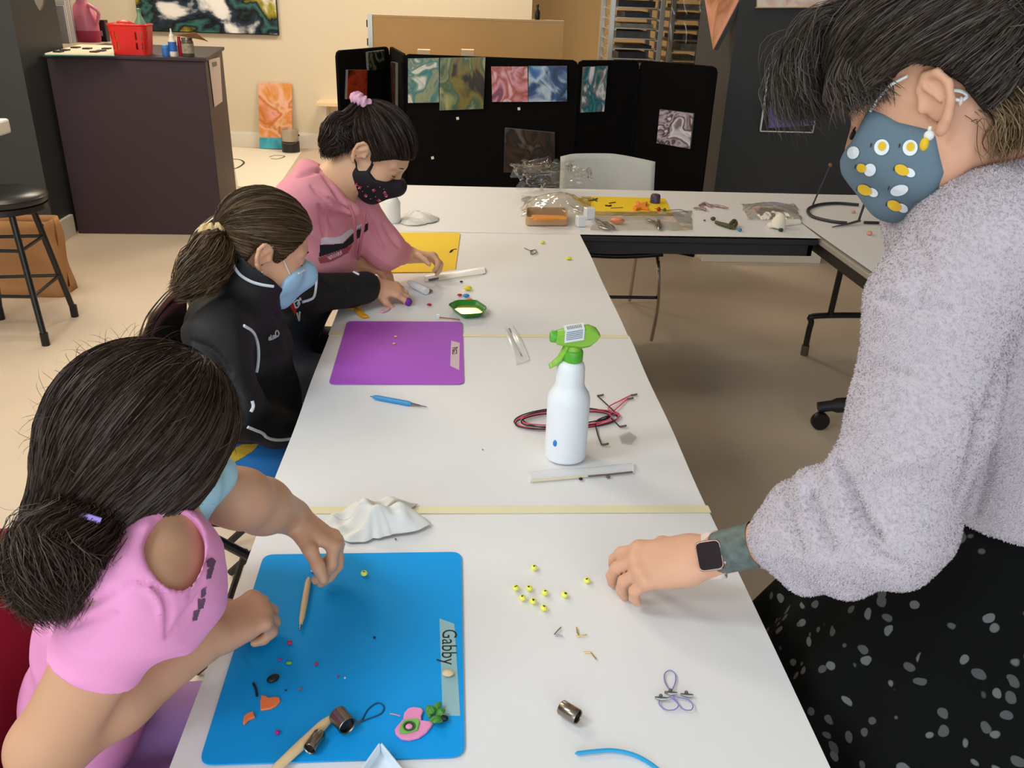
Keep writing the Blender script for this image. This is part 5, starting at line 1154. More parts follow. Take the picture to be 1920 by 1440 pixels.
def hand(S, wrist, fwd, dors, side, s=1.0, curl=((20, 40, 25),)*4, spread=6, thumb=(25, 30, 20), thumb_out=0.75, k=0.004, fat=1.0, wr=0.025):
    """palm, four unequal fingers and a thumb. fwd: wrist to knuckles, dors: back of hand, side=+1: thumb on (dors x fwd) side"""
    a = nrm(fwd); n = nrm(np.array(dors)-a*(a@np.array(dors))); t = nrm(np.cross(n, a))*side
    w = np.array(wrist, float); W = lambda x, y, z: w+s*(x*a+y*t+z*n)
    kn = [(0.086, 0.027), (0.090, 0.009), (0.085, -0.010), (0.076, -0.027)]; ln = [0.070, 0.078, 0.072, 0.056]; rr = [0.0092, 0.0095, 0.0090, 0.0080]
    S.cap(W(-0.01, 0, 0), W(0.03, 0, 0), wr*s, 0.024*s, 0.012*s, sq=(n, 0.72))
    for (x, y), r in zip(kn, rr):
        S.cap(W(0.012, y*0.55, 0), W(x, y, 0), 0.0165*s, (r+0.0030)*s, 0.012*s, sq=(n, 0.85))
        S.ell(W(x, y, 0.004), np.array([1, 1, 0.8])*(r+0.0018)*s, None, 0.006*s)
    S.cap(W(0.02, 0.022, -0.006), W(0.05, 0.026, -0.010), 0.016*s, 0.012*s, 0.012*s); S.cap(W(0.02, -0.02, -0.006), W(0.05, -0.022, -0.006), 0.014*s, 0.011*s, 0.012*s)
    rot = lambda v, ax, d: v*math.cos(d)+np.cross(ax, v)*math.sin(d)+ax*(ax@v)*(1-math.cos(d))
    tips = []
    for i in range(4):
        cl = curl[i] if i < len(curl) else curl[-1]
        d = rot(a, n, math.radians(side*spread*(1.5-i)/1.5))
        ax = nrm(np.cross(n, d)); p = W(kn[i][0], kn[i][1], 0); ang = 0; r0 = rr[i]*s*fat
        for q, (fr, r1) in enumerate(zip((0.45, 0.30, 0.25), (0.94, 0.86, 0.74))):
            ang += math.radians(cl[q]); dd = rot(d, ax, ang); p2 = p+dd*ln[i]*s*fr
            S.cap(p, p2, r0, rr[i]*s*r1*fat, k*s); r0 = rr[i]*s*r1*fat; p = p2
        tips.append(p)
    b = W(0.022, 0.026, -0.008); d = nrm(a*(1-thumb_out*0.5)+t*thumb_out-n*0.25)
    ax = nrm(np.cross(d, -n*0.6-t*0.4+a*0.3)); r0 = 0.0125*s*fat; p = b; ang = 0
    for q, (L, r1) in enumerate(zip((0.042, 0.030, 0.024), (0.0105, 0.0095, 0.0075))):
        ang += math.radians(thumb[q]) if q else 0; dd = rot(d, ax, ang); p2 = p+dd*L*s; S.cap(p, p2, r0, r1*s*fat, k*s*1.5); r0 = r1*s*fat; p = p2
    tips.append(p)
    return tips, W

# ---------------- hair
def hair_material(name, dark, light, rough=0.45):
    m = bpy.data.materials.new(name); m.use_nodes = True; nt = m.node_tree; b = nt.nodes['Principled BSDF']
    g = nt.nodes.new('ShaderNodeNewGeometry'); r = nt.nodes.new('ShaderNodeValToRGB')
    r.color_ramp.elements[0].color = (*lin(dark), 1); r.color_ramp.elements[1].color = (*lin(light), 1)
    nt.links.new(g.outputs['Random Per Island'], r.inputs['Fac']); nt.links.new(r.outputs['Color'], b.inputs['Base Color'])
    b.inputs['Roughness'].default_value = rough; b.inputs['Specular IOR Level'].default_value = 0.35
    return m
def strands(name, paths, rad, m, parent, nside=2):
    """many hair strands as thin tapered ribbons in one mesh"""
    if not len(paths): return None
    K = len(paths[0]); P = np.array(paths); n = len(P)
    T_ = np.gradient(P, axis=1); T_ /= np.linalg.norm(T_, axis=2, keepdims=True)+1e-12
    ref = RNG.normal(size=(n, 1, 3)); X = np.cross(T_, ref); X /= np.linalg.norm(X, axis=2, keepdims=True)+1e-12; Y = np.cross(T_, X)
    tp = np.ones(K); tp[0] = 0.6; tp[-3:] = [0.8, 0.55, 0.15]
    rr_ = (rad if np.ndim(rad) else np.full(n, rad))[:, None, None]*tp[None, :, None]
    vs = np.stack([P+rr_*(math.cos(a)*X+math.sin(a)*Y) for a in [2*math.pi*i/nside for i in range(nside)]], 2)
    V_ = vs.reshape(-1, 3); b = (np.arange(n)*K*nside)[:, None, None]; i = np.arange(K-1)[None, :, None]; j = np.arange(nside if nside > 2 else 1)[None, None, :]
    F = np.stack([b+i*nside+j, b+i*nside+(j+1) % nside, b+(i+1)*nside+(j+1) % nside, b+(i+1)*nside+j], -1).reshape(-1, 4)
    return stuff(npmesh(name, V_, F, m, parent))
def slerp(a, b, t):
    w = math.acos(max(-1, min(1, float(a@b)))); sw = math.sin(w)
    if sw < 1e-5: return a
    return (math.sin((1-t)*w)*a+math.sin(t*w)*b)/sw
class Scalp:
    """ellipsoid over the skull, in head coordinates"""
    def __init__(s, c, R, sc, infl=0.010, rad=(0.094, 0.074, 0.085), c0=(-0.010, 0, 0.030)):
        s.c = c; s.R = R; s.sc = sc; s.rad = np.array(rad)+infl; s.c0 = np.array(c0)
        s.bv = None
    def on(s, VF): s.bv = bvh_of(*VF); return s       # let the strands lie on the modelled hair mass
    def pt(s, d, lift=0.0):
        p = s.c+s.R@((s.c0+d*s.rad*(1+lift))*s.sc)
        if s.bv is None: return p
        o = s.c+s.R@(s.c0*s.sc); v = p-o; v = v/np.linalg.norm(v); h = s.bv.ray_cast(Vector(o+v*0.35), Vector(-v))
        return p if h[0] is None else np.array(h[0])+v*(0.0006+0.1*lift*s.sc)
    def dirn(s, x, y, z): return nrm((np.array([x, y, z])-s.c0)/s.rad)
    def over(s, a, b, K, lift0=0.0, lift1=0.0, amp=0.0, ph=0.0, t0=0.0):
        out = []
        for i in range(K):
            t = t0+(1-t0)*i/(K-1); d = slerp(a, b, t)
            out.append(s.pt(d, lift0*(1-t)+lift1*t+amp*math.sin(3*math.pi*t+ph)*math.sin(math.pi*t)))
        return out
HAIRLINE = [(0.086, 0.0, 0.078), (0.080, 0.026, 0.074), (0.066, 0.048, 0.060), (0.050, 0.060, 0.035), (0.036, 0.066, 0.010), (0.016, 0.072, -0.010), (-0.004, 0.074, 0.012), (-0.030, 0.074, 0.004), (-0.040, 0.068, -0.030), (-0.046, 0.056, -0.062), (-0.055, 0.030, -0.078), (-0.06, 0.0, -0.08)]
def hairline(u):
    """u in -1..1 around one side (sign = side)"""
    q = abs(u)*(len(HAIRLINE)-1); i = min(int(q), len(HAIRLINE)-2); f = q-i
    p = np.array(HAIRLINE[i])*(1-f)+np.array(HAIRLINE[i+1])*f; return p*np.array([1, 1 if u >= 0 else -1, 1])
def poly_side(R, c, s, poly):
    """signed distance to a profile polygon (head x-z plane)"""
    P2 = np.array(poly)*s
    def fn(P):
        q = (P-c)@R; x, z = q[..., 0], q[..., 2]; n = len(P2); d = np.full(x.shape, 1e9); sg = np.ones(x.shape)
        for i in range(n):
            a, b = P2[i], P2[i-1]; e = b-a; wx, wz = x-a[0], z-a[1]; t = np.clip((wx*e[0]+wz*e[1])/(e@e), 0, 1)
            bx, bz = wx-e[0]*t, wz-e[1]*t; d = np.minimum(d, bx*bx+bz*bz)
            c1 = z >= a[1]; c2 = z < b[1]; c3 = e[0]*wz > e[1]*wx
            fl = (c1 & c2 & c3) | (~c1 & ~c2 & ~c3); sg = np.where(fl, -sg, sg)
        return sg*np.sqrt(d)
    return fn
HAIR_POLY = [(0.20, 0.078), (0.088, 0.076), (0.068, 0.060), (0.052, 0.036), (0.036, 0.012), (0.022, -0.016), (0.010, -0.016), (0.004, 0.010), (-0.020, 0.020), (-0.034, 0.004), (-0.038, -0.03), (-0.044, -0.062), (-0.052, -0.080), (-0.2, -0.10), (-0.2, 0.3), (0.2, 0.3)]
def hair_cap(name, c, R, s, infl, m, parent, poly=None, h=0.0035, extra=None):
    S = SDF(h); W = lambda *p: c+R@(np.array(p)*s)
    S.ell(W(-0.010, 0, 0.030), (np.array([0.094, 0.074, 0.085])+infl)*s, R, 0.01); S.ell(W(0.020, 0, 0.012), (np.array([0.070, 0.064, 0.086])+infl*0.8)*s, R, 0.02)
    S.cap(W(-0.045, 0, -0.03), W(-0.05, 0, -0.065), (0.052+infl*0.5)*s, (0.044+infl*0.3)*s, 0.03)
    if extra: extra(S, W)
    S.clip(poly_side(R, c, s, poly or HAIR_POLY), 0.006)
    V_, F = S.mesh(1); return npmesh(name, V_, F, m, parent), V_, F
def face_mask(c, R, s, m, parent, poly, name='face_mask', infl=0.007, beak=0.0, h=0.0025):
    S = SDF(h*s); W = lambda x, y, z: c+R@(np.array([x, y, z])*s)
    S.ell(W(0.028, 0, -0.0), (np.array([0.066, 0.062, 0.088])+infl)*s, R, 0.02*s); S.ell(W(0.036, 0, -0.066), (np.array([0.052, 0.052, 0.048])+infl)*s, R, 0.03*s)
    S.ell(W(0.064, 0, -0.096), (np.array([0.022, 0.026, 0.018])+infl)*s, R, 0.03*s)
    for y in (-1, 1): S.ell(W(0.058, y*0.036, -0.040), (np.array([0.030, 0.026, 0.032])+infl)*s, R, 0.02*s); S.ell(W(0.010, y*0.050, -0.066), (np.array([0.035, 0.014, 0.034])+infl)*s, R, 0.03*s)
    S.cap(W(0.086, 0, 0.004), W(0.104+beak, 0, -0.032), (0.010+infl)*s, (0.014+infl)*s, 0.03*s); S.cap(W(0.104+beak, 0, -0.032), W(0.078, 0, -0.095), (0.014+infl)*s, (0.016+infl)*s, 0.035*s)
    S.clip(poly_side(R, c, s, poly), 0.009)
    V_, F = S.mesh(1); return npmesh(name, V_, F, m, parent), V_, F
def face_bits(c, R, s, parent, sides, closed=True, skin_dark=None):
    """brows and lashes, each its own part"""
    W = lambda x, y, z: c+R@(np.array([x, y, z])*s)
    for y in sides:
        MB().tube(bez([W(0.0925, y*0.014, 0.0185), W(0.0915, y*0.030, 0.0245), W(0.079, y*0.048, 0.0185)], 5), [0.0008, 0.0016, 0.002, 0.0022, 0.0022, 0.0022, 0.002, 0.0018, 0.0014, 0.001, 0.0006], 6, flat=0.6).build('eyebrow', mat('brow_dark', (50, 38, 32), 0.7), parent, smooth=True)
        L = [W(0.0845, y*0.020, -0.006), W(0.0905, y*0.030, -0.0085), W(0.0825, y*0.043, -0.0065)]
        MB().tube(bez(L, 5), 0.0011, 6).build('eyelashes', mat('lash_dark', (26, 20, 18), 0.7), parent, smooth=True)
def side_pts(bv, c, R, s, sgn, xz, lift=0.002):
    out = []
    for x, z in xz:
        o = c+R@(np.array([x, sgn*0.2, z])*s); p = project(bv, o, -sgn*R[:, 1], lift)
        if p is not None: out.append(p)
    return out
def inpoly(x, y, P):
    r = False; j = len(P)-1
    for i in range(len(P)):
        if (P[i][1] > y) != (P[j][1] > y) and x < (P[j][0]-P[i][0])*(y-P[i][1])/(P[j][1]-P[i][1])+P[i][0]: r = not r
        j = i
    return r
def print_poly(bv, poly, m, name, parent, step=1.5, lift=0.0012):
    """flat print on cloth: the polygon is filled with small quads that follow the surface"""
    xs = [p[0] for p in poly]; ys = [p[1] for p in poly]; mb = MB(); cache = {}
    def pt(i, j):
        if (i, j) not in cache:
            r_ = ray(min(xs)+i*step, min(ys)+j*step); cache[i, j] = project(bv, EYE, r_/np.linalg.norm(r_), lift)
        return cache[i, j]
    for i in range(int((max(xs)-min(xs))/step)+1):
        for j in range(int((max(ys)-min(ys))/step)+1):
            if not inpoly(min(xs)+(i+.5)*step, min(ys)+(j+.5)*step, poly): continue
            q = [pt(i, j), pt(i+1, j), pt(i+1, j+1), pt(i, j+1)]
            if any(v is None for v in q) or max(np.linalg.norm(q[0]-v) for v in q) > 0.03: continue
            mb.add(q, [(0, 1, 2, 3)])
    if mb.f: return mb.build(name, m, parent)
def torso(S, NB, LS, RS, hip, r, inf=0.0, sq=0.78, k=0.04, neck=True, bell=1.0):
    ls, rs, nb, hp = [np.array(v, float) for v in (LS, RS, NB, hip)]
    ax = nrm(np.cross(ls-rs, hp-nb)); ax = -ax if ax[2] < -2 else ax     # front-back axis
    mid = (ls+rs)/2; ch = mid*0.68+hp*0.32; be = mid*0.35+hp*0.65
    S.cap(ls, rs, r*0.42+inf, None, k); S.cap(mid*0.8+hp*0.2, ch, r*0.92+inf, r+inf, k, sq=(ax, sq)); S.cap(ch, be, r+inf, r*0.95*bell+inf, k, sq=(ax, sq+0.06)); S.cap(be, hp, r*0.95*bell+inf, r*1.08*bell+inf, k, sq=(ax, sq+0.06))
    if neck: S.cap(mid+(nb-mid)*0.3, nb, r*0.5+inf*0.5, r*0.42+inf*0.5, k)
    return ax
def skin_mat(name, rgb): return mat(name, rgb, 0.48, var=0.03, vscale=14, sss=0.12, spec=0.35, bump=0.05, bscale=220, bdist=0.001)
# ------------------------------------------------------------------ people
def A3(*p): return np.array(p, float)
def legs(parent, hips, knees, feet, r, m, name='trousers', shoe=None, waist=None):
    S = SDF(0.007)
    for h, k_, f in zip(hips, knees, feet):
        S.cap(h, k_, r*1.05, r*0.78, 0.03); S.cap(k_, f, r*0.75, r*0.52, 0.03)
    S.cap(hips[0], hips[1], r*1.15, None, 0.04)
    if waist is not None: S.cap((hips[0]+hips[1])/2, waist, r*1.5, r*1.42, 0.05)
    V_, F = S.mesh(1); V_ = folds(V_, F, 0.004, 30, 5); o = npmesh(name, V_, F, m, parent)
    for f in feet:
        S = SDF(0.006); f = np.array(f); S.cap(f*A3(1, 1, 0)+A3(-0.02, 0, 0.045), f*A3(1, 1, 0)+A3(0.13, 0, 0.035), 0.04, 0.034, 0.02); S.cap(f, f*A3(1, 1, 0)+A3(0, 0, 0.05), 0.04, 0.042, 0.02)
        S.clip(lambda P: 0.001-P[..., 2]); V2, F2 = S.mesh(1); npmesh('shoe', V2, F2, shoe or mat('shoe_grey', (90, 88, 96), 0.6), parent)
    return bvh_of(V_, F)

def ponytail(spine, rad, n, K, strand_r, m, parent, name, seed, wave=0.004, frizz=0.004, endspread=1.0):
    r = np.random.default_rng(seed); sp = bez(spine, 8); L = len(sp); paths = []
    for _ in range(n):
        a, q = r.uniform(0, 2*math.pi), math.sqrt(r.uniform(0.05, 1)); e = r.uniform(0.72, 1.02); ph = r.uniform(0, 6.28); fq = r.uniform(5, 9); off = r.normal(size=3)*frizz
        path = []
        for i in range(K):
            t = e*i/(K-1)*(L-1); i0 = min(int(t), L-2); f = t-i0; p = sp[i0]*(1-f)+sp[i0+1]*f; d = nrm(sp[i0+1]-sp[i0])
            x = nrm(np.cross(d, (0.1, 0.2, 1.0))); y = np.cross(d, x); u = t/(L-1)
            rd = np.interp(u, np.linspace(0, 1, len(rad)), rad)*q
            path.append(p+rd*(math.cos(a)*x+math.sin(a)*y)+off*u*endspread+wave*math.sin(fq*u*2+ph)*(x*math.cos(ph)+y*math.sin(ph))*min(1, 3*u))
        paths.append(path)
    return strands(name, paths, strand_r, m, parent)

# ================= girl in the pink T-shirt, nearest the camera
skin1 = skin_mat('skin_tan', (206, 158, 126))
g1 = thing('person', 'girl in a pink T-shirt with dark ponytail and lilac hair clip, nearest the camera', 'person', (-0.5, 0.88, 0.0), 'children working at the long table')
f = nrm((0.64, 0.66, -0.42)); R1 = frame(f, 0); c1 = at(268, 840, 0.985); s1 = 0.94
NB = c1+A3(-0.050, -0.020, -0.105); RS = at(246, 1122, 0.915); LS = A3(-0.445, 0.995, 0.965); RE = at(90, 1400, 0.955); RW = at(388, 1192, 1.09); LE = at(452, 935, 1.115); LW = at(548, 968, 1.25); HP = A3(-0.565, 0.93, 0.50)
S = SDF(0.0036)
W1 = head(S, c1, R1, s1, ears=())
S.cap(W1(-0.028, 0, -0.05), NB, 0.049, 0.054, 0.03)
torso(S, NB, LS, RS, HP, 0.094, sq=0.60); S.ell(at(314, 1088, 0.975), (0.050, 0.068, 0.078), None, 0.04)
S.chain([RS, RE], [0.044, 0.040], 0.03); S.chain([RE, RE*0.6+RW*0.4, RW], [0.040, 0.0395, 0.030], 0.02)
S.chain([LS, LE], [0.046, 0.037], 0.03); S.chain([LE, LE*0.6+LW*0.4, LW], [0.037, 0.036, 0.0265], 0.02)
hand(S, RW, (0.74, 0.66, -0.02), (-0.10, -0.35, 1), +1, 0.90, curl=((48, 80, 40), (54, 82, 40), (58, 82, 40), (62, 78, 40)), spread=9, thumb=(10, 35, 30), thumb_out=0.45, fat=1.14, wr=0.034)
tips1, _ = hand(S, LW, (0.80, -0.20, -0.45), (0.50, 0.30, 0.80), -1, 0.86, curl=((62, 36, 14), (56, 38, 16), (52, 42, 20), (50, 45, 24)), spread=1, thumb=(10, 18, 10), thumb_out=0.42, fat=1.16, wr=0.033)
V1, F1 = S.mesh(1); npmesh('body', V1, F1, skin1, g1); bv1 = bvh_of(V1, F1)
# T-shirt
pk = mat('tshirt_pink', (238, 156, 204), 0.8, var=0.02, vscale=6, sheen=0.2)
S = SDF(0.0045); ax = torso(S, NB, LS, RS, HP, 0.100, 0.010, sq=0.62, neck=False, bell=0.98); S.ell(at(314, 1088, 0.975), (0.067, 0.084, 0.094), None, 0.04)
d1 = nrm(RE-RS); d2 = nrm(LE-LS)
S.cap(RS+A3(0, 0, 0.002), RS+d1*0.12, 0.054, 0.058, 0.022); S.cap(LS, LS+d2*0.085, 0.054, 0.058, 0.03)
fwd = A3(0.93, -0.05, -0.3)
S.cap(NB+A3(0.03, 0, 0.08), NB+A3(0.0, 0, 0.0), 0.054, 0.054, 0.010, sub=True); S.ell(at(328, 1052, 0.935), (0.028, 0.050, 0.058), None, 0.010, sub=True)
S.clip(lambda P: 0.50-P[..., 2]); S.clip(lambda P: np.where((P-RS)@d1 > 0.02, np.where(np.linalg.norm(P-(RS+((P-RS)@d1)[..., None]*d1), axis=-1) < 0.075, (P-RS)@d1-0.088, -1), -1), 0.003)
Vt, Ft = S.mesh(1); Vt = folds(Vt, Ft, 0.0060, 20, 3, (0.4, 0.2, 1)); Vt = creases(Vt, Ft, [([(262, 1088), (300, 1110), (318, 1150), (312, 1195)], 7, 0.006), ([(120, 1150), (180, 1125), (250, 1090)], 8, 0.005), ([(135, 1175), (175, 1160), (220, 1150)], 7, 0.004), ([(320, 1190), (352, 1150), (380, 1110)], 8, 0.005), ([(275, 1100), (298, 1125), (300, 1160)], 8, -0.004), ([(355, 1120), (380, 1080), (395, 1040)], 7, 0.004)]); npmesh('tshirt', Vt, Ft, pk, g1); bvt = bvh_of(Vt, Ft)
M_tp = mat('shirt_print', (96, 70, 92), 0.7)
for poly in ([(386, 1052), (396, 1046), (404, 1052), (398, 1066), (388, 1064)], [(388, 1068), (400, 1064), (394, 1084), (386, 1086)], [(376, 1106), (386, 1100), (384, 1118), (376, 1122)], [(370, 1124), (384, 1122), (380, 1140), (370, 1142)], [(362, 1146), (374, 1142), (368, 1162), (360, 1164)]):
    print_poly(bvt, poly, M_tp, 'shirt_print', g1)
# hair
h1 = hair_material('hair_dark_brown', (36, 27, 21), (74, 55, 42))
hc = mat('hair_cap_dark', (44, 33, 25), 0.7, spec=0.2)
P1 = [(0.20, 0.060), (0.092, 0.060), (0.078, 0.036), (0.062, 0.010), (0.050, -0.022), (0.036, -0.056), (0.020, -0.086), (-0.006, -0.112), (-0.040, -0.134), (-0.2, -0.15), (-0.2, 0.3), (0.2, 0.3)]
VF = hair_cap('hair', c1, R1, s1, 0.011, hc, g1, P1, extra=lambda S, W: (S.cap(W(-0.045, 0, -0.02), W(-0.075, 0, -0.085), 0.066, 0.036, 0.04), S.cap(W(0.03, -0.03, -0.02), W(-0.045, -0.02, -0.085), 0.046, 0.048, 0.04), S.ell(W(0.0, 0, 0.04), (0.096, 0.082, 0.082), R1, 0.03)))[1:]
sc1 = Scalp(c1, R1, s1, 0.020).on(VF); tie1 = sc1.dirn(-0.092, -0.004, -0.112); r = np.random.default_rng(1); paths = []
while len(paths) < 6000:
    d0 = nrm(r.normal(size=3)); q = sc1.c0+d0*sc1.rad
    if (q[0] > 0.02 and q[2] < -0.02+1.0*(q[0]-0.02)) or d0@tie1 > 0.96: continue      # not on the face
    if q[0] < 0.02 and q[2] < -0.10: continue
    paths.append(sc1.over(d0, nrm(tie1+r.normal(size=3)*0.05), 15, 0.002+0.03*r.random(), 0.0, r.uniform(0.0, 0.03), r.uniform(0, 6.28), 0))
strands('hair_strands', paths, 0.00050, h1, g1)
fly = []
for i in range(220):
    d0 = nrm(r.normal(size=3)*A3(1, 1, 0.8)+A3(-0.2, 0, 0.5)); p0 = sc1.pt(d0, 0.0); dd = R1@d0; tang = nrm(np.cross(dd, r.normal(size=3))); L = r.uniform(0.02, 0.05)*0.7
    fly.append([p0+dd*(0.016*math.sin(1.6*t))+tang*L*t+A3(0, 0, 0.0) for t in np.linspace(0, 1, 8)])
strands('loose_strands', fly, 0.00022, h1, g1)
tb1 = sc1.pt(tie1, -0.03)
sp = [tb1+A3(0.012, 0.01, 0.012), tb1, at(140, 1000, 0.90), at(112, 1050, 0.88), at(105, 1110, 0.87), at(112, 1165, 0.865)]
ponytail(sp, [0.016, 0.024, 0.040, 0.052, 0.052, 0.036, 0.012], 4200, 18, 0.00045, h1, g1, 'ponytail', 2, 0.009, 0.005)
ponytail([tb1, at(120, 1020, 0.88), at(60, 1080, 0.87), at(20, 1120, 0.87)], [0.012, 0.025, 0.036, 0.032, 0.014], 1800, 16, 0.00045, h1, g1, 'ponytail_curl', 4, 0.010, 0.006)
M_clip = mat('clip_lilac', (172, 150, 236), 0.4)
cpt = at(170, 972, (tb1-EYE)@CF-0.045)
MB().tube(bez([at(152, 966, (cpt-EYE)@CF), at(164, 969, (cpt-EYE)@CF-0.003), at(176, 973, (cpt-EYE)@CF-0.002), at(189, 977, (cpt-EYE)@CF)], 4), 0.0034, 8).build('hair_clip', M_clip, g1, smooth=True)
# mask
M_surg = mat('mask_blue', (172, 214, 226), 0.75, bump=0.15, bscale=90); M_surg_in = mat('mask_white', (236, 238, 240), 0.75)
mk, Vm, Fm = face_mask(c1, R1, s1, M_surg, g1, [(0.16, -0.004), (0.10, -0.002), (0.060, -0.018), (0.048, -0.040), (0.044, -0.080), (0.052, -0.115), (0.072, -0.13), (0.16, -0.13)], infl=0.007, beak=0.008)
bvm = bvh_of(Vm, Fm)
for z in (-0.045, -0.06, -0.075):
    MB().tube(side_pts(bvm, c1, R1, s1, -1, [(0.052, z), (0.07, z-0.002), (0.09, z-0.003)], 0.0005) or [c1, c1+A3(0, 0, .001)], 0.0008, 5).build('pleat', M_surg, mk, smooth=True)
MB().tube(side_pts(bvm, c1, R1, s1, -1, [(0.050, -0.052), (0.035, -0.038), (0.020, -0.024)], 0.002), 0.0012, 6).build('ear_loop', M_surg_in, mk, smooth=True)
legs(g1, [A3(-0.53, 0.80, 0.52), A3(-0.53, 0.95, 0.52)], [A3(-0.17, 0.80, 0.54), A3(-0.16, 0.98, 0.54)], [A3(-0.20, 0.80, 0.1), A3(-0.2, 0.98, 0.1)], 0.085, mat('trousers_lilac', (190, 150, 214), 0.75, var=0.03))
# her red chair
t = thing('red_chair', 'crimson padded chair behind the girl in the pink T-shirt', 'chair', (-0.55, 0.88, 0))
M_crim = mat('crimson_fabric', (156, 16, 46), 0.8, var=0.05, sheen=0.1)
MB().grid(lambda a, b: (-0.615-0.05*b+0.035*math.cos(math.pi*(a-.5))*-1, 0.66+0.44*a, 0.50+0.335*b-0.03*abs(2*a-1)**3*b), 18, 12).build('backrest', M_crim, t, smooth=True, solid=0.035, angle=180)
MB().prism(rrect([(-0.72, 0.67), (-0.30, 0.67), (-0.30, 1.09), (-0.72, 1.09)], 0.05), 0.385, 0.425).build('seat', M_crim, t, bevel=0.012)
for x in (-0.68, -0.34):
    for y in (0.70, 1.06): MB().cyl((x, y, 0.39), (x+(0.03 if x > -0.5 else -0.03), y, 0), 0.012, n=8).build('leg', M_chrome, t, smooth=True)

# ================= girl in the black track jacket
skin2 = skin_mat('skin_fair', (226, 172, 138))
g2 = thing('person', 'girl in a black white-piped jacket with brown ponytail and blue face mask', 'person', (-0.58, 1.82, 0.0), 'children working at the long table')
f = nrm((0.80, 0.40, -0.44)); R2 = frame(f, 0); c2 = at(492, 460, 1.86); s2 = 0.985
NB = c2+A3(-0.075, -0.030, -0.112); RS = at(408, 632, 1.74); LS = A3(-0.49, 1.98, 0.915); RE = at(440, 770, 1.74); RW = A3(-0.36, 1.71, 0.63); LE = A3(-0.405, 2.135, 0.82); LW = at(698, 535, 2.385); HP = A3(-0.50, 1.82, 0.50)
S = SDF(0.0045); W2 = head(S, c2, R2, s2)
S.cap(W2(-0.028, 0, -0.05), NB, 0.047, 0.054, 0.03); torso(S, NB, LS, RS, HP, 0.118, bell=0.8)
S.chain([RS, RE, RW], [0.045, 0.036, 0.026], 0.03); S.chain([LS, LE, LW], [0.045, 0.038, 0.030], 0.03)
hand(S, RW, (0.4, 0.8, -0.35), (0.2, 0, 1), +1, 0.80)
tips2, _ = hand(S, LW, (0.97, 0.0, -0.18), (0.12, -0.35, 0.93), -1, 0.84, curl=((22, 42, 25), (24, 45, 25), (26, 48, 28), (28, 50, 28)), spread=7, thumb=(8, 30, 20), thumb_out=0.55, fat=1.1, wr=0.030)
V2_, F2_ = S.mesh(1); npmesh('body', V2_, F2_, skin2, g2); bv2 = bvh_of(V2_, F2_)
jk = mat('jacket_black', (17, 18, 20), 0.65, var=0.08, vscale=10, sheen=0.05)
S = SDF(0.006); torso(S, NB, LS, RS, HP, 0.122, 0.016, neck=False, bell=1.12)
S.chain([RS, RE, RE*0.02+RW*0.98], [0.062, 0.054, 0.044], 0.035); S.chain([LS, LE, LE*0.12+LW*0.88], [0.062, 0.058, 0.050], 0.035)
Bk, Fr = at(428, 452, 1.85), at(545, 548, 1.84); cn = nrm(np.cross(R2[:, 1], Fr-Bk)); cn = cn if cn[2] > 0 else -cn
ct = (Bk+Fr)/2; cax = nrm(ct-NB+A3(0, 0, 0.05))
S.cap(NB+A3(-0.01, 0, -0.06), ct+cax*0.04, 0.090, 0.074, 0.03, None)
S.cap(NB, ct+cax*0.09, 0.060, 0.067, 0.006, sub=True)
S.clip(lambda P: 0.63-P[..., 2]); nbz = NB[2]; nbx = NB[0]
S.clip(lambda P: np.where(np.linalg.norm(P-ct, axis=-1) < 0.125, (P-ct)@cn, -1), 0.004)
Vj, Fj = S.mesh(1); Vj = folds(Vj, Fj, 0.009, 16, 6, (0.3, 0.1, 1)); Vj = creases(Vj, Fj, [([(360, 640), (400, 660), (430, 700)], 8, 0.010), ([(400, 700), (440, 740), (455, 790)], 9, 0.010), ([(520, 590), (545, 640), (550, 700)], 9, 0.010), ([(600, 515), (620, 535), (650, 540)], 6, 0.008)]); npmesh('jacket', Vj, Fj, jk, g2); bvj = bvh_of(Vj, Fj)
M_pipe = mat('piping_white', (226, 232, 240), 0.6)
for pix in ([(430, 462), (436, 490), (448, 512), (468, 526), (490, 533), (512, 536)], [(456, 611), (472, 622), (481, 640), (484, 662), (482, 690), (474, 722)], [(600, 490), (612, 491), (622, 488), (630, 492), (645, 498), (658, 508), (673, 516)], [(594, 512), (600, 505), (620, 510), (628, 502), (629, 493)],
            [(593, 515), (592, 535), (588, 556), (580, 562), (566, 566)], [(342, 600), (338, 622), (334, 636)], [(464, 800), (478, 806), (492, 812), (501, 820), (520, 824), (546, 822)], [(472, 752), (474, 762), (470, 772)]):
    stripe(bvj, pix, 0.0034, M_pipe, 'piping', g2)
M_redp = mat('logo_red', (206, 44, 44), 0.6)
print_poly(bvj, [(537, 548), (542, 548), (556, 580), (553, 590), (545, 576)], M_redp, 'chest_logo', g2)
def script(bv, pix, r, m, name, parent): return stripe(bv, pix, r, m, name, parent, 0.0015, 5, 0.6, 4)
for pix in ([(546, 556), (551, 568), (554, 576)], [(552, 566), (557, 562), (561, 568), (557, 576), (553, 574)], [(560, 550), (560, 546)], [(557, 570), (562, 558), (563, 562)], [(557, 586), (561, 600)], [(561, 600), (562, 584)]): script(bvj, pix, 0.0022, M_pipe, 'chest_lettering', g2)
for pix in ([(503, 638), (504, 632), (506, 637)], [(507, 636), (507, 628)], [(510, 634), (512, 629), (514, 633), (512, 635)], [(515, 632), (516, 622), (519, 620), (522, 626), (519, 631), (516, 629)], [(504, 638), (512, 635), (521, 630)]): script(bvj, pix, 0.0016, mat('thread_grey', (180, 184, 190), 0.6), 'name_embroidery', g2)
h2 = hair_material('hair_brown', (46, 35, 25), (112, 86, 60)); hc2 = mat('hair_cap_brown', (60, 46, 34), 0.7, spec=0.2)
tie2 = None
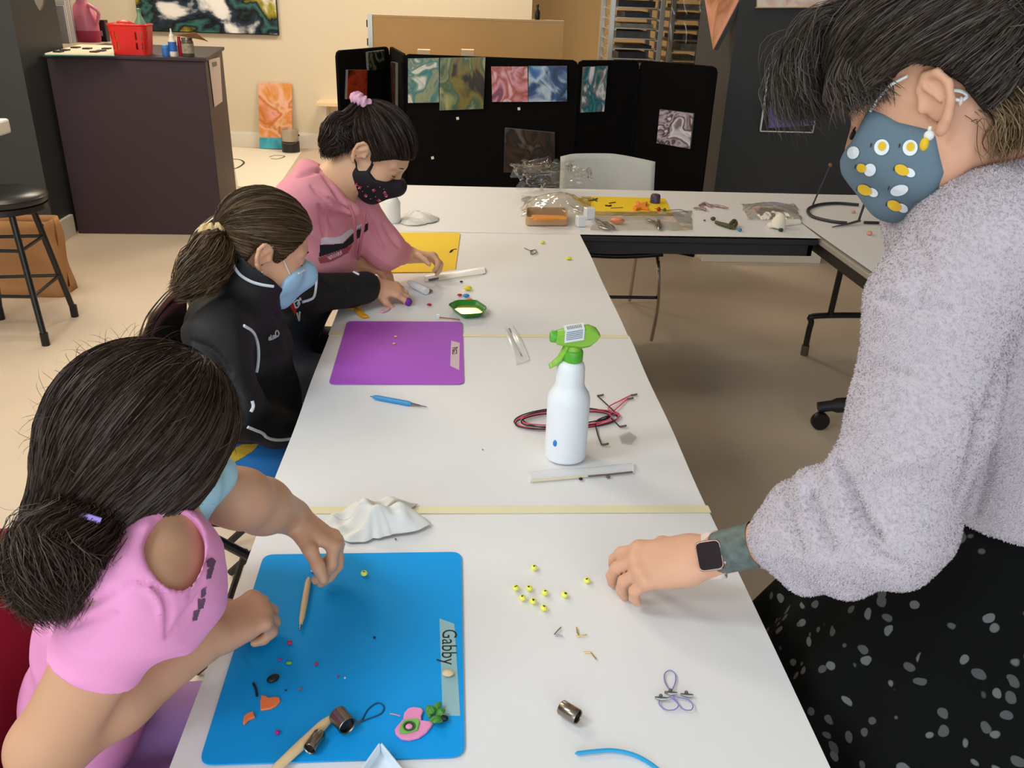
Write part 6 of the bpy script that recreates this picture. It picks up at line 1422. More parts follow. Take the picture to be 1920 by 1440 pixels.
VF = hair_cap('hair', c2, R2, s2, 0.012, hc2, g2, None)[1:]
sc2 = Scalp(c2, R2, s2, 0.0125).on(VF); tie2 = sc2.dirn(-0.115, -0.01, 0.004); r = np.random.default_rng(5)
def pulled(sc, tie, n, seed, tj=0.05, amp=0.012, lift=0.004, HLf=hairline, K=15):
    r = np.random.default_rng(seed); out = []
    for i in range(n):
        p = HLf(r.uniform(-1, 1)); d0 = nrm(sc.dirn(*p)+r.normal(size=3)*0.03); out.append(sc.over(d0, nrm(tie+r.normal(size=3)*tj), K, lift*r.random(), -0.01, r.uniform(0, amp), r.uniform(0, 6.28), r.uniform(0, 0.5)**1.4))
    return out
strands('hair_strands', pulled(sc2, tie2, 2600, 6, 0.04, 0.016, 0.02), 0.0008, h2, g2)
tb2 = sc2.pt(tie2, 0.0)
DP = (tb2-EYE)@CF
ponytail([tb2, at(404, 452, DP-0.01), at(388, 478, DP-0.03), at(368, 510, DP-0.05), at(345, 538, DP-0.06), at(326, 548, DP-.06)], [0.018, 0.032, 0.040, 0.042, 0.034, 0.018, 0.006], 2200, 16, 0.0008, h2, g2, 'ponytail', 8, 0.004, 0.006)
ponytail([tb2, at(408, 465, DP-0.02), at(402, 500, DP-0.04), at(385, 530, DP-0.05), at(366, 552, DP-0.05)], [0.016, 0.030, 0.034, 0.026, 0.008], 1000, 14, 0.0008, h2, g2, 'ponytail_curl', 9, 0.004, 0.006)
def scrunchie(c, axis, r0, r1, m, parent, name='scrunchie', seed=0):
    ax = nrm(axis); x = nrm(np.cross(ax, (0.2, 0.3, 1))); y = np.cross(ax, x); r = np.random.default_rng(seed); ph = r.uniform(0, 6.28)
    def fn(a, b):
        th = 2*math.pi*a; ps = 2*math.pi*b; rr = r1*(1+0.22*math.sin(11*th+2*math.sin(ps)+ph)+0.12*math.sin(23*th+ph))
        return c+(r0+rr*math.cos(ps))*(math.cos(th)*x+math.sin(th)*y)+ax*rr*math.sin(ps)*1.15
    return MB().grid(fn, 73, 13).build(name, m, parent, smooth=True, angle=180)
scrunchie(tb2+nrm(at(412, 470, DP)-tb2)*0.012, at(405, 470, DP)-tb2, 0.020, 0.013, mat('scrunchie_gold', (206, 178, 126), 0.5, var=0.25, vscale=60, sheen=0.3), g2, seed=2)
mk, Vm, Fm = face_mask(c2, R2, s2, mat('mask_sky', (164, 206, 234), 0.75, bump=0.1, bscale=90), g2, [(0.16, 0.004), (0.104, 0.002), (0.066, -0.020), (0.050, -0.044), (0.046, -0.078), (0.056, -0.108), (0.078, -0.125), (0.16, -0.13)], infl=0.009, beak=0.010)
for pts in ([(0.056, -0.030), (0.030, -0.004), (0.008, 0.014), (-0.010, 0.018)], [(0.048, -0.076), (0.022, -0.062), (0.000, -0.048), (-0.012, -0.042)]): MB().tube(side_pts(bv2, c2, R2, s2, -1, pts, 0.003), 0.0014, 6).build('ear_loop', M_surg_in, mk, smooth=True)
MB().tube(side_pts(bvh_of(Vm, Fm), c2, R2, s2, -1, [(0.062, -0.026), (0.075, -0.022), (0.09, -0.014)], 0.001), 0.0022, 6).build('nose_fold', M_surg_in, mk, smooth=True)
face_bits(c2, R2, s2, g2, (-1, 1))
pl = tips2[0]*0.5+tips2[-1]*0.5; tag(MB().ball(at(765, 566, (pl-EYE)@CF-0.012), (0.012, 0.010, 0.012), 12, 8).build('purple_clay', mat('clay_purple', (110, 40, 160), 0.5), None, smooth=True, loc=at(765, 566, (pl-EYE)@CF-0.012)), 'purple clay lump pinched in the fingers of the girl in the black jacket', 'clay')
M_navy = mat('trousers_navy', (28, 32, 42), 0.7, var=0.06)
bvl = legs(g2, [A3(-0.56, 1.75, 0.52), A3(-0.56, 1.90, 0.52)], [A3(-0.20, 1.74, 0.54), A3(-0.20, 1.93, 0.54)], [A3(-0.22, 1.75, 0.1), A3(-0.22, 1.95, 0.1)], 0.082, mat('leggings_blue', (24, 116, 190), 0.7, var=0.04), waist=A3(-0.49, 1.82, 0.64))
t, W_ = black_chair('black folding chair with hooped back under the girl in the black jacket', (-0.40, 1.84), 0.03, 0.885)
print_poly(bvl, [(430, 846), (452, 834), (492, 824), (474, 846), (448, 862), (430, 872)], mat('pattern_yellow', (206, 172, 44), 0.7), 'yellow_panel', g2)

# ================= girl in the pink hoodie
skin3 = skin_mat('skin_light', (222, 174, 136))
g3 = thing('person', 'girl in a dusty pink hoodie with a black flowered face mask, furthest along the table', 'person', (-0.6, 2.36, 0.0), 'children working at the long table')
f = nrm((0.72, -0.10, -0.68)); R3 = frame(f, 0); c3 = at(702, 279, 2.3); s3 = 0.985
NB = at(625, 348, 2.31); RS = at(572, 366, 2.24); LS = A3(-0.31, 2.475, 0.985); RE = A3(-0.43, 2.30, 0.83); RW = at(672, 492, 2.52); LE = A3(-0.215, 2.46, 0.85); LW = at(768, 478, 2.60); HP = A3(-0.53, 2.36, 0.50)
S = SDF(0.0048); W3 = head(S, c3, R3, s3)
S.cap(W3(-0.030, 0, -0.045), NB, 0.046, 0.052, 0.03); torso(S, NB, LS, RS, HP, 0.114, bell=0.8)
S.chain([RS, RE, RW], [0.044, 0.037, 0.028], 0.03); S.chain([LS, LE, LW], [0.044, 0.037, 0.027], 0.03)
hand(S, RW, (0.93, 0.10, -0.32), (0.30, -0.10, 0.95), +1, 0.86, curl=((30, 30, 15),)*4, spread=4, thumb=(8, 25, 15), thumb_out=0.5, fat=1.08, wr=0.028)
hand(S, LW, (0.93, -0.12, -0.05), (-0.05, 0.55, 0.82), -1, 0.86, curl=((46, 52, 25), (42, 52, 25), (40, 50, 25), (38, 48, 25)), spread=6, thumb=(25, 25, 10), thumb_out=0.75, fat=1.08, wr=0.028)
V3, F3 = S.mesh(1); npmesh('body', V3, F3, skin3, g3); bv3 = bvh_of(V3, F3)
hd = mat('hoodie_pink', (232, 152, 164), 0.85, var=0.03, vscale=9, sheen=0.25)
S = SDF(0.006); torso(S, NB, LS, RS, HP, 0.118, 0.016, neck=False, bell=1.05)
S.chain([RS, RE, RE*0.4+RW*0.6], [0.062, 0.052, 0.044], 0.035); S.chain([LS, LE, LE*0.35+LW*0.65], [0.064, 0.056, 0.042], 0.035)
back = nrm(NB-W3(0, 0, 0)); rg = [NB+A3(0.055, -0.055, -0.055), NB+A3(-0.005, -0.085, -0.01), NB+A3(-0.065, -0.045, 0.025), NB+A3(-0.075, 0.02, 0.03), NB+A3(-0.02, 0.085, 0.0), NB+A3(0.055, 0.06, -0.055)]
S.chain(rg, [0.022, 0.030, 0.036, 0.036, 0.030, 0.022], 0.03)
S.cap(NB+A3(-0.055, -0.01, 0.0), NB+A3(-0.10, -0.01, -0.06), 0.05, 0.06, 0.04)
S.cap(NB+A3(-0.01, 0, -0.02), W3(-0.02, 0, -0.03), 0.058, 0.060, 0.012, sub=True); S.ell(NB+A3(0.055, -0.005, -0.03), (0.045, 0.035, 0.035), None, 0.012, sub=True)
S.clip(lambda P: 0.76-P[..., 2])
Vh, Fh = S.mesh(1); Vh = folds(Vh, Fh, 0.009, 16, 9, (0.5, 0.2, 1)); Vh = creases(Vh, Fh, [([(600, 318), (625, 350), (645, 390)], 6, 0.012), ([(598, 385), (606, 410), (608, 440)], 5, 0.014), ([(618, 372), (640, 392), (655, 396)], 5, 0.012), ([(690, 400), (700, 430), (716, 462)], 6, 0.012), ([(720, 420), (735, 445), (748, 462)], 6, 0.010), ([(560, 330), (585, 322), (605, 318)], 5, 0.010), ([(585, 350), (612, 380), (622, 420)], 6, 0.010)]); npmesh('hoodie', Vh, Fh, hd, g3); bvhd = bvh_of(Vh, Fh)
M_hw = mat('stripe_white', (226, 214, 222), 0.8); M_hk = mat('stripe_black', (30, 28, 34), 0.8); M_hp = mat('stripe_plum', (168, 72, 86), 0.8)
print_poly(bvhd, [(601, 446), (636, 444), (658, 427), (664, 434), (642, 456), (601, 458)], M_hw, 'chest_stripe', g3)
print_poly(bvhd, [(600, 459), (642, 457), (665, 434), (676, 424), (690, 418), (690, 430), (672, 446), (650, 464), (598, 482)], M_hk, 'chest_stripe', g3)
print_poly(bvhd, [(596, 484), (618, 476), (646, 466), (660, 460), (652, 474), (622, 490), (600, 494)], M_hp, 'chest_stripe', g3)
print_poly(bvhd, [(612, 481), (640, 470), (642, 476), (618, 487)], M_hw, 'chest_stripe', g3)
print_poly(bvhd, [(662, 424), (678, 420), (678, 428), (666, 433)], M_hw, 'chest_stripe', g3)
for pts in ([(655, 384, 2.235), (664, 410, 2.25), (666, 445, 2.30), (668, 484, 2.38)], [(684, 398, 2.28), (681, 425, 2.30), (676, 455, 2.33), (671, 486, 2.39)]):
    MB().tube(bez([at(*p_) for p_ in pts], 6), 0.0042, 7).build('drawstring', mat('string_pink', (196, 112, 124), 0.8), g3, smooth=True)
h3 = hair_material('hair_black_brown', (26, 19, 15), (62, 45, 34)); hc3 = mat('hair_cap_black', (32, 24, 19), 0.7, spec=0.2)
HP3 = [(0.20, 0.056), (0.094, 0.054), (0.080, 0.046), (0.060, 0.036), (0.044, 0.018), (0.026, -0.006), (0.016, -0.012), (0.006, 0.010), (-0.018, 0.022), (-0.034, 0.004), (-0.040, -0.03), (-0.050, -0.062), (-0.2, -0.075), (-0.2, 0.3), (0.2, 0.3)]
VF = hair_cap('hair', c3, R3, s3, 0.012, hc3, g3, HP3)[1:]
sc3 = Scalp(c3, R3, s3, 0.0145).on(VF); tie3 = sc3.dirn(-0.092, -0.01, 0.072)
def hl3(u): p = hairline(u); return p+A3(0.004, 0, -0.022)*max(0, 1-abs(u)*2.4)
strands('hair_strands', pulled(sc3, tie3, 2200, 16, 0.04, 0.012, 0.02, hl3), 0.0009, h3, g3)
tb3 = sc3.pt(tie3, 0.0); D3 = (tb3-EYE)@CF
ponytail([tb3, at(657, 228, D3), at(636, 243, D3), at(622, 268, D3), at(618, 296, D3+.01)], [0.018, 0.030, 0.042, 0.042, 0.032, 0.010], 1800, 15, 0.0009, h3, g3, 'ponytail', 18, 0.003, 0.004)
ponytail([tb3, at(650, 235, D3), at(640, 262, D3), at(640, 290, D3)], [0.016, 0.034, 0.038, 0.02], 900, 12, 0.0009, h3, g3, 'ponytail_inner', 19, 0.003, 0.004)
ponytail([at(640, 260, D3), at(618, 262, D3), at(606, 276, D3), at(604, 290, D3), at(611, 298, D3)], [0.003, 0.006, 0.005, 0.002], 60, 12, 0.0010, h3, g3, 'stray_lock', 20, 0.001, 0.002)
scrunchie(tb3+nrm(at(655, 228, D3)-tb3)*0.006, at(655, 228, D3)-tb3, 0.020, 0.013, mat('scrunchie_pink', (222, 170, 196), 0.5, sheen=0.3), g3, seed=4)
mk, Vm, Fm = face_mask(c3, R3, s3, mat('mask_black', (26, 22, 26), 0.75), g3, [(0.16, 0.000), (0.110, -0.006), (0.082, -0.028), (0.060, -0.040), (0.036, -0.036), (0.030, -0.012), (0.022, -0.012), (0.026, -0.040), (0.012, -0.054), (-0.002, -0.050), (0.000, -0.075), (0.016, -0.105), (0.05, -0.14), (0.16, -0.14)], infl=0.007, beak=0.006)
bvm = bvh_of(Vm, Fm)
for pts in ([(0.030, -0.030), (0.020, -0.004), (0.008, 0.014), (-0.008, 0.022)], [(0.006, -0.056), (-0.006, -0.045), (-0.014, -0.036)]):
    P_ = side_pts(bv3, c3, R3, s3, -1, pts, 0.002)
    if len(P_) > 1: MB().tube(P_, 0.0042, 7, flat=0.5).build('ear_band', MATS['mask_black'], mk, smooth=True)
MBr = mat('petal_red', (206, 60, 84), 0.6); MBw = mat('petal_pale', (190, 186, 196), 0.6)
for px, py in [(675, 351), (701, 356), (686, 366), (721, 361), (724, 366), (668, 346), (710, 375)]:
    for k in range(4):
        d = decal(bvm, px+2.0*math.cos(k*1.57+px), py+2.0*math.sin(k*1.57+px), oval(1.9, 1.2, k*90+px), lift=0.0016)
        if d: MB().add(*d).build('flower_print', MBr if k % 4 else MBw, mk)
for px, py in [(712, 350), (719, 354), (690, 349), (704, 368), (695, 372), (680, 358)]:
    d = decal(bvm, px, py, oval(1.0, 0.7, px), lift=0.0016)
    if d: MB().add(*d).build('dot_print', MBw, mk)
face_bits(c3, R3, s3, g3, (-1, 1))
legs(g3, [A3(-0.60, 2.29, 0.52), A3(-0.60, 2.44, 0.52)], [A3(-0.24, 2.18, 0.54), A3(-0.24, 2.44, 0.54)], [A3(-0.26, 2.2, 0.1), A3(-0.26, 2.46, 0.1)], 0.084, M_navy, waist=A3(-0.445, 2.36, 0.785))
black_chair('black folding chair with hooped back under the girl in the pink hoodie', (-0.44, 2.36), -0.03, 0.925)
# ================= woman leaning over the table at the right
skinw = skin_mat('skin_woman', (218, 166, 136))
w = thing('person', 'woman in a fluffy lilac grey sweater, black skirt and egg-print mask leaning in', 'person', (0.76, 0.98, 0.0))
f = nrm((-0.645, 0.615, -0.454)); Rw = frame(f, 0); cw = at(1762, 172, 0.96); sw = 1.0
NB = at(1850, 300, 1.02); LS = A3(0.580, 0.885, 1.320); RS = A3(0.71, 1.13, 1.335); LE = at(1690, 955, 1.025); LW = at(1318, 1044, 1.195); RE = A3(0.76, 1.22, 1.07); RW = A3(0.80, 1.17, 0.86); HP = A3(0.83, 0.97, 0.92)
S = SDF(0.0034); Ww = head(S, cw, Rw, sw, ears=('l',))
S.cap(Ww(-0.030, 0, -0.045), NB, 0.054, 0.060, 0.03); S.cap(NB, (LS+RS)/2, 0.06, 0.07, 0.04)
S.cap(LS*0.8+RS*0.2, RS*0.8+LS*0.2, 0.05, None, 0.03); S.cap((LS+RS)/2, HP, 0.10, 0.09, 0.03)
S.chain([LS*0.9+RS*0.1, LE, LW], [0.042, 0.038, 0.0255], 0.02, None)
S.chain([RS*0.9+LS*0.1, RE, RW], [0.040, 0.036, 0.026], 0.02)
tipT = at(1150, 1082, 1.245); aH = nrm(tipT-LW)
tipsw, WH = hand(S, LW, aH+A3(0, 0, 0.10), A3(-0.10, -0.36, 0.92), -1, 1.06, curl=((18, 28, 16), (22, 32, 18), (28, 36, 20), (30, 40, 22)), spread=7, thumb=(10, 25, 15), thumb_out=0.35, fat=1.03, wr=0.0285)
hand(S, RW, (-0.1, 0.05, -1), (0.1, 1, 0.1), +1, 0.95)
for y in (0.90, 1.07): S.cap((0.79, y, 0.9), (0.77, y, 0.48), 0.085, 0.055, 0.03); S.cap((0.77, y, 0.48), (0.80, y, 0.09), 0.055, 0.036, 0.02); S.cap((0.80, y, 0.07), (0.66, y, 0.035), 0.035, 0.03, 0.02)
Vw, Fw = S.mesh(1); npmesh('body', Vw, Fw, skinw, w); bvw = bvh_of(Vw, Fw)
# skirt: hanging folds, waist to below the knee
def sk(a, b):
    th = 2*math.pi*a; z = 0.955-0.57*b; q = b**0.85
    rx = 0.145+0.22*q; ry = 0.145+0.24*q; fo = 1+0.055*q*math.sin(13*th+1.3*math.sin(2*th))+0.03*q*math.sin(7*th+2)
    return (0.815-0.075*q+rx*fo*math.cos(th), 0.985+ry*fo*math.sin(th), z)
M_skirt = bpy.data.materials.new('skirt_print'); M_skirt.use_nodes = True
nt = M_skirt.node_tree; b = nt.nodes['Principled BSDF']; b.inputs['Roughness'].default_value = 0.9; b.inputs['Specular IOR Level'].default_value = 0.15
tc = nt.nodes.new('ShaderNodeTexCoord'); nz = nt.nodes.new('ShaderNodeTexNoise'); nz.inputs['Scale'].default_value = 18
vm = nt.nodes.new('ShaderNodeVectorMath'); vm.operation = 'MULTIPLY_ADD'; vm.inputs[1].default_value = (0.03, 0.03, 0.03)
nt.links.new(tc.outputs['Object'], nz.inputs['Vector']); nt.links.new(nz.outputs['Color'], vm.inputs[0]); nt.links.new(tc.outputs['Object'], vm.inputs[2])
vo = nt.nodes.new('ShaderNodeTexVoronoi'); vo.inputs['Scale'].default_value = 46; vo.inputs['Randomness'].default_value = 1.0
nt.links.new(vm.outputs[0], vo.inputs['Vector'])
r1 = nt.nodes.new('ShaderNodeValToRGB'); r1.color_ramp.elements[0].position = 0.30; r1.color_ramp.elements[0].color = (1, 1, 1, 1); r1.color_ramp.elements[1].position = 0.35; r1.color_ramp.elements[1].color = (0, 0, 0, 1)
nt.links.new(vo.outputs['Distance'], r1.inputs['Fac'])
sp_ = nt.nodes.new('ShaderNodeSeparateColor'); nt.links.new(vo.outputs['Color'], sp_.inputs[0])
r2 = nt.nodes.new('ShaderNodeValToRGB'); r2.color_ramp.interpolation = 'CONSTANT'; r2.color_ramp.elements[0].color = (0, 0, 0, 1); r2.color_ramp.elements[1].position = 0.40; r2.color_ramp.elements[1].color = (0.6, 0.6, 0.6, 1); e = r2.color_ramp.elements.new(0.8); e.color = (1, 1, 1, 1)
nt.links.new(sp_.outputs[0], r2.inputs['Fac'])
mu = nt.nodes.new('ShaderNodeMath'); mu.operation = 'MULTIPLY'; nt.links.new(r1.outputs['Color'], mu.inputs[0]); nt.links.new(r2.outputs['Color'], mu.inputs[1])
mx = nt.nodes.new('ShaderNodeMix'); mx.data_type = 'RGBA'; mx.inputs[6].default_value = (*lin((11, 12, 12)), 1); mx.inputs[7].default_value = (*lin((104, 106, 106)), 1)
nt.links.new(mu.outputs[0], mx.inputs[0]); nt.links.new(mx.outputs[2], b.inputs['Base Color'])
MB().grid(sk, 145, 40).build('skirt', M_skirt, w, smooth=True, angle=180)
for y in (0.90, 1.07):
    S = SDF(0.006); S.cap((0.83, y, 0.05), (0.62, y, 0.04), 0.045, 0.038, 0.02); S.cap((0.80, y, 0.06), (0.80, y, 0.11), 0.046, 0.044, 0.02); S.clip(lambda P: 0.001-P[..., 2]); Vs, Fs = S.mesh(1); npmesh('shoe', Vs, Fs, M_black, w)
# fluffy sweater
swm = mat('sweater_plush', (194, 185, 192), 0.95, var=0.03, vscale=9, sheen=0.6, bump=0.35, bscale=130, bdist=0.004)
S = SDF(0.0055); hem = ony(1840, 1003, 0.80)[2]-0.06
mid = (LS+RS)/2
S.cap(LS, RS, 0.075, None, 0.05); S.cap(mid, mid*0.5+HP*0.5, 0.128, 0.155, 0.05); S.cap(mid*0.5+HP*0.5, HP+A3(0, 0, 0.0), 0.165, 0.168, 0.05); S.cut(lambda P: hem-P[..., 2], 0.012)
S.cap(NB+A3(0.03, 0, -0.05), NB+A3(0.0, 0, 0.0), 0.085, 0.072, 0.04)
cuff = at(1396, 1034, 1.165)
SL = [LS, at(1775, 560, 0.965), at(1722, 800, 0.99), at(1668, 950, 1.02), at(1575, 992, 1.07), at(1490, 1010, 1.11)]
S.chain(SL, [0.086, 0.082, 0.077, 0.077, 0.068, 0.056], 0.03)
S.cap(at(1470, 1018, 1.13), at(1428, 1028, 1.15), 0.036, 0.031, 0.010)
S.cap(RS, RE, 0.085, 0.08, 0.03); S.cap(RE, RW, 0.08, 0.05, 0.03)
# bunched folds of the sleeve
for (p, q_, rr_) in [((1520, 905, 1.045), (1585, 1085, 1.05), 0.026), ((1590, 870, 1.0), (1690, 1060, 1.0), 0.028), ((1478, 935, 1.10), (1505, 1090, 1.10), 0.024)]:
    S.cap(at(*p), at(*q_), rr_*0.8, rr_, 0.028)
S.cap(NB+A3(0.0, 0, 0.0), Ww(-0.03, 0, -0.03), 0.066, 0.066, 0.012, sub=True)
S.cap(LW, cuff, 0.027, 0.027, 0.004, sub=True)
dcu = nrm(cuff-LE)
Vs, Fs = S.mesh(2); Vs = folds(Vs, Fs, 0.012, 9, 14, (0.2, 0.5, 1)); r = np.random.default_rng(3)
Vs = creases(Vs, Fs, [([(1562, 868), (1590, 920), (1622, 985), (1650, 1010)], 13, 0.022), ([(1470, 950), (1478, 985), (1500, 1030)], 11, 0.012), ([(1520, 930), (1530, 975), (1560, 1030)], 12, 0.014), ([(1600, 700), (1640, 690), (1700, 700)], 14, 0.006), ([(1650, 560), (1700, 575), (1780, 580)], 16, 0.006), ([(1590, 960), (1640, 1040), (1690, 1062)], 14, 0.010),
    ([(1615, 900), (1670, 870), (1740, 860)], 16, -0.006), ([(1500, 905), (1515, 950), (1530, 1000)], 12, -0.006), ([(1905, 640), (1860, 760), (1800, 930)], 12, 0.015), ([(1830, 760), (1850, 860), (1830, 960)], 16, 0.006), ([(1700, 420), (1730, 500), (1720, 560)], 22, 0.006)])
npmesh('sweater', Vs, Fs, swm, w); bvs = bvh_of(Vs, Fs)
# soft pile: short blades standing on the cloth
Ns = vnormals(Vs, Fs); area_q = np.linalg.norm(np.cross(Vs[Fs[:, 2]]-Vs[Fs[:, 0]], Vs[Fs[:, 3]]-Vs[Fs[:, 1]]), axis=1)
fc = Vs[Fs].mean(1); vis = ((EYE-fc)*Ns[Fs[:, 0]]).sum(1) > -0.35*np.linalg.norm(EYE-fc, axis=1); pr = area_q*vis; pick = r.choice(len(Fs), 130000, p=pr/pr.sum())
uu, vv = r.random((2, len(pick), 1)); Q = Vs[Fs[pick]]; base = (Q[:, 0]*(1-uu)+Q[:, 1]*uu)*(1-vv)+(Q[:, 3]*(1-uu)+Q[:, 2]*uu)*vv; nn = Ns[Fs[pick, 0]]
lean = r.normal(size=(len(pick), 3))*0.55+A3(0, 0, -0.45); lean -= nn*(lean*nn).sum(1, keepdims=True); lean /= np.linalg.norm(lean, axis=1, keepdims=True)+1e-9; dirp = nn*r.uniform(0.25, 0.6, (len(pick), 1))+lean; dirp /= np.linalg.norm(dirp, axis=1, keepdims=True)
side_ = np.cross(dirp, nn); side_ /= np.linalg.norm(side_, axis=1, keepdims=True); Ln = r.uniform(0.0022, 0.0050, (len(pick), 1))
Vp = np.stack([base-side_*0.0011-nn*0.0004, base+side_*0.0011-nn*0.0004, base+dirp*Ln], 1).reshape(-1, 3); Fp = np.arange(len(Vp)).reshape(-1, 3)
stuff(npmesh('plush_pile', Vp, Fp, mat('plush_tips', (197, 188, 195), 0.95, sheen=0.4), w, smooth=False))
# tattooed forearm and watch
d = nrm(LE-LW)
MB().tube([LW+d*0.026, LW+d*0.045, LW+d*0.06, LW+d*0.085], [0.0292, 0.0298, 0.0304, 0.0314], 24, caps=False).build('forearm_tattoo', mat('tattoo_ink', (92, 104, 100), 0.55, var=0.35, vscale=70), w, smooth=True)
aw = nrm(LW-WH(0.06, 0, 0)); nw = nrm(A3(-0.10, -0.78, 0.62)-aw*(aw@A3(-0.10, -0.78, 0.62))); tw = np.cross(nw, aw); cW = LW+aw*0.016
wt = thing('wrist_watch', 'square dark smart watch on a pale band on the woman\'s wrist', 'watch', cW)
bandp = [cW+0.0315*math.cos(a)*tw*1.02+0.0270*math.sin(a)*nw for a in np.linspace(0, 2*math.pi, 33)[:-1]]
m = MB()
for sgn in (-0.011, 0.011): m.v += [tuple(p+aw*sgn) for p in bandp]
m.f += [(i, (i+1) % 32, 32+(i+1) % 32, 32+i) for i in range(32)]
m.build('band', mat('watch_band', (236, 214, 206), 0.5), wt, smooth=True, solid=0.0022, angle=180)
cs = cW+nw*0.0375
m = MB(); pr_ = rrect([(-0.0205, -0.0175), (0.0205, -0.0175), (0.0205, 0.0175), (-0.0205, 0.0175)], 0.008, 5)
for z, sc_ in [(-0.005, 0.94), (-0.002, 1.0), (0.003, 1.0), (0.0052, 0.94)]: m.v += [tuple(cs+tw*x*sc_+aw*y*sc_+nw*z) for x, y in pr_]
k = len(pr_)
for j in range(3):
    for i in range(k): m.f.append((j*k+i, j*k+(i+1) % k, (j+1)*k+(i+1) % k, (j+1)*k+i))
m.f += [tuple(range(k))[::-1], tuple(range(3*k, 4*k))]
m.build('case', mat('watch_case', (202, 170, 156), 0.25, metal=0.8), wt, smooth=True)
m = MB(); m.v += [tuple(cs+tw*x*0.90+aw*y*0.90+nw*0.0053) for x, y in pr_]+[tuple(cs+tw*x*0.86+aw*y*0.86+nw*0.0062) for x, y in pr_]
for i in range(k): m.f.append((i, (i+1) % k, k+(i+1) % k, k+i))
m.f.append(tuple(range(k, 2*k))); m.build('screen', mat('watch_glass', (30, 16, 24), 0.12), wt, smooth=True)
MB().cyl(cs-tw*0.012+aw*0.0175, cs-tw*0.012+aw*0.020, 0.0035, n=12).build('crown', mat('crown_metal', (150, 130, 124), 0.3, metal=0.8), wt, smooth=True)
# mask
MP = [(0.124, -0.052), (0.117, -0.036), (0.104, -0.024), (0.086, -0.016), (0.058, 0.008), (0.042, -0.004), (0.030, -0.018), (0.002, -0.036), (-0.004, -0.044), (-0.002, -0.086), (0.030, -0.128), (0.06, -0.16), (0.124, -0.16)]
mk, Vm, Fm = face_mask(cw, Rw, sw, mat('mask_slate', (100, 122, 136), 0.8, bump=0.1, bscale=200), w, MP, infl=0.008, beak=0.004, h=0.002)
bvm = bvh_of(Vm, Fm)
ME_w = mat('egg_white', (232, 240, 246), 0.7); ME_y = mat('egg_yolk', (232, 190, 44), 0.7); ME_k = mat('print_dark', (44, 50, 58), 0.7)
def ep(px, py, rx, ry, ang, m_, lift): 
    d_ = decal(bvm, px, py, oval(rx, ry, ang, 18), lift=lift)
    if d_: MB().add(*d_).build('egg_print', m_, mk)
for px, py, whole in [(1654, 276, 0), (1707, 277, 0), (1697, 320, 1), (1625, 316, 2), (1582, 338, 1), (1628, 357, 1), (1687, 356, 3), (1594, 284, 2), (1616, 384, 2), (1683, 386, 1)]:
    if whole == 0: ep(px, py, 14, 15, 20, ME_w, 0.0010); ep(px+1, py-2, 7.5, 8.5, 20, ME_y, 0.0016)
    elif whole == 1: ep(px+9, py+3, 11, 8, 28, ME_w, 0.0010); ep(px-5, py-2, 14, 9.5, 25, ME_y, 0.0016)
    elif whole == 2: ep(px+7, py+2, 11, 12, 30, ME_w, 0.0010); ep(px-8, py-2, 9, 8, 30, ME_y, 0.0016)
    else: ep(px, py, 17, 10, -15, ME_w, 0.0010)
    ep(px-20, py-4, 1.4, 4.5, 15, ME_k, 0.0010)
M_el = mat('elastic_white', (230, 234, 230), 0.7)
P_ = side_pts(bvw, cw, Rw, sw, 1, [(0.052, 0.004), (0.038, 0.014), (0.022, 0.022), (0.004, 0.024)], 0.006)
MB().tube(P_, 0.0017, 6).build('elastic_loop', M_el, mk, smooth=True)
De = (Ww(-0.02, 0.085, -0.03)-EYE)@CF-0.004
MB().tube(bez([at(1752, 176, De+.01), at(1775, 170, De), at(1800, 171, De), at(1813, 180, De), at(1800, 188, De), at(1770, 180, De), at(1750, 178, De+.01)], 5), 0.0019, 6).build('elastic_loop', M_el, mk, smooth=True)
MB().tube([at(1744, 238, De), at(1741, 252, De), at(1736, 268, De+.004)], 0.0018, 6).build('elastic_loop', M_el, mk, smooth=True)
MB().ball(at(1742, 254, De-.004), 0.0052, 10, 8).build('bead_lock', M_el, mk, smooth=True); MB().ball(at(1733, 270, De-.002), (0.0045, 0.0045, 0.007), 10, 8).build('bead_lock', ME_y, mk, smooth=True)
MB().ball(at(1801, 190, De), (0.0025, 0.0025, 0.005), 8, 6).build('bead_lock', mat('bead_clear', (220, 210, 200), 0.2), mk, smooth=True)
face_bits(cw, Rw, sw, w, (1,))
MB().tube(bez([Ww(0.088, 0.022, -0.008), Ww(0.094, 0.032, -0.016), Ww(0.086, 0.044, -0.012)], 5), 0.0028, 6).build('eyelashes', MATS['lash_dark'], w, smooth=True)
# hair: pulled up over the crown, loose fringe hanging forward, bun behind
hw = hair_material('hair_woman', (36, 30, 26), (88, 75, 64), 0.5); hcw = mat('hair_cap_woman', (40, 33, 29), 0.7, spec=0.2)
HPW = [(0.20, 0.046), (0.094, 0.046), (0.080, 0.024), (0.064, 0.016), (0.046, 0.018), (0.028, 0.024), (0.012, 0.032), (-0.006, 0.034), (-0.026, 0.020), (-0.042, -0.004), (-0.050, -0.034), (-0.058, -0.06), (-0.2, -0.07), (-0.2, 0.3), (0.2, 0.3)]
def bunx(S, W):
    S.ell(W(0.03, 0, 0.075), (0.085, 0.072, 0.060), Rw, 0.03); S.ell(W(-0.118, 0.0, 0.050), (0.040, 0.050, 0.046), Rw, 0.03)
VF = hair_cap('hair', cw, Rw, sw, 0.016, hcw, w, HPW, extra=bunx)[1:]
scw = Scalp(cw, Rw, sw, 0.020).on(VF); tiew = scw.dirn(-0.10, 0.0, 0.062); r = np.random.default_rng(31); paths = []
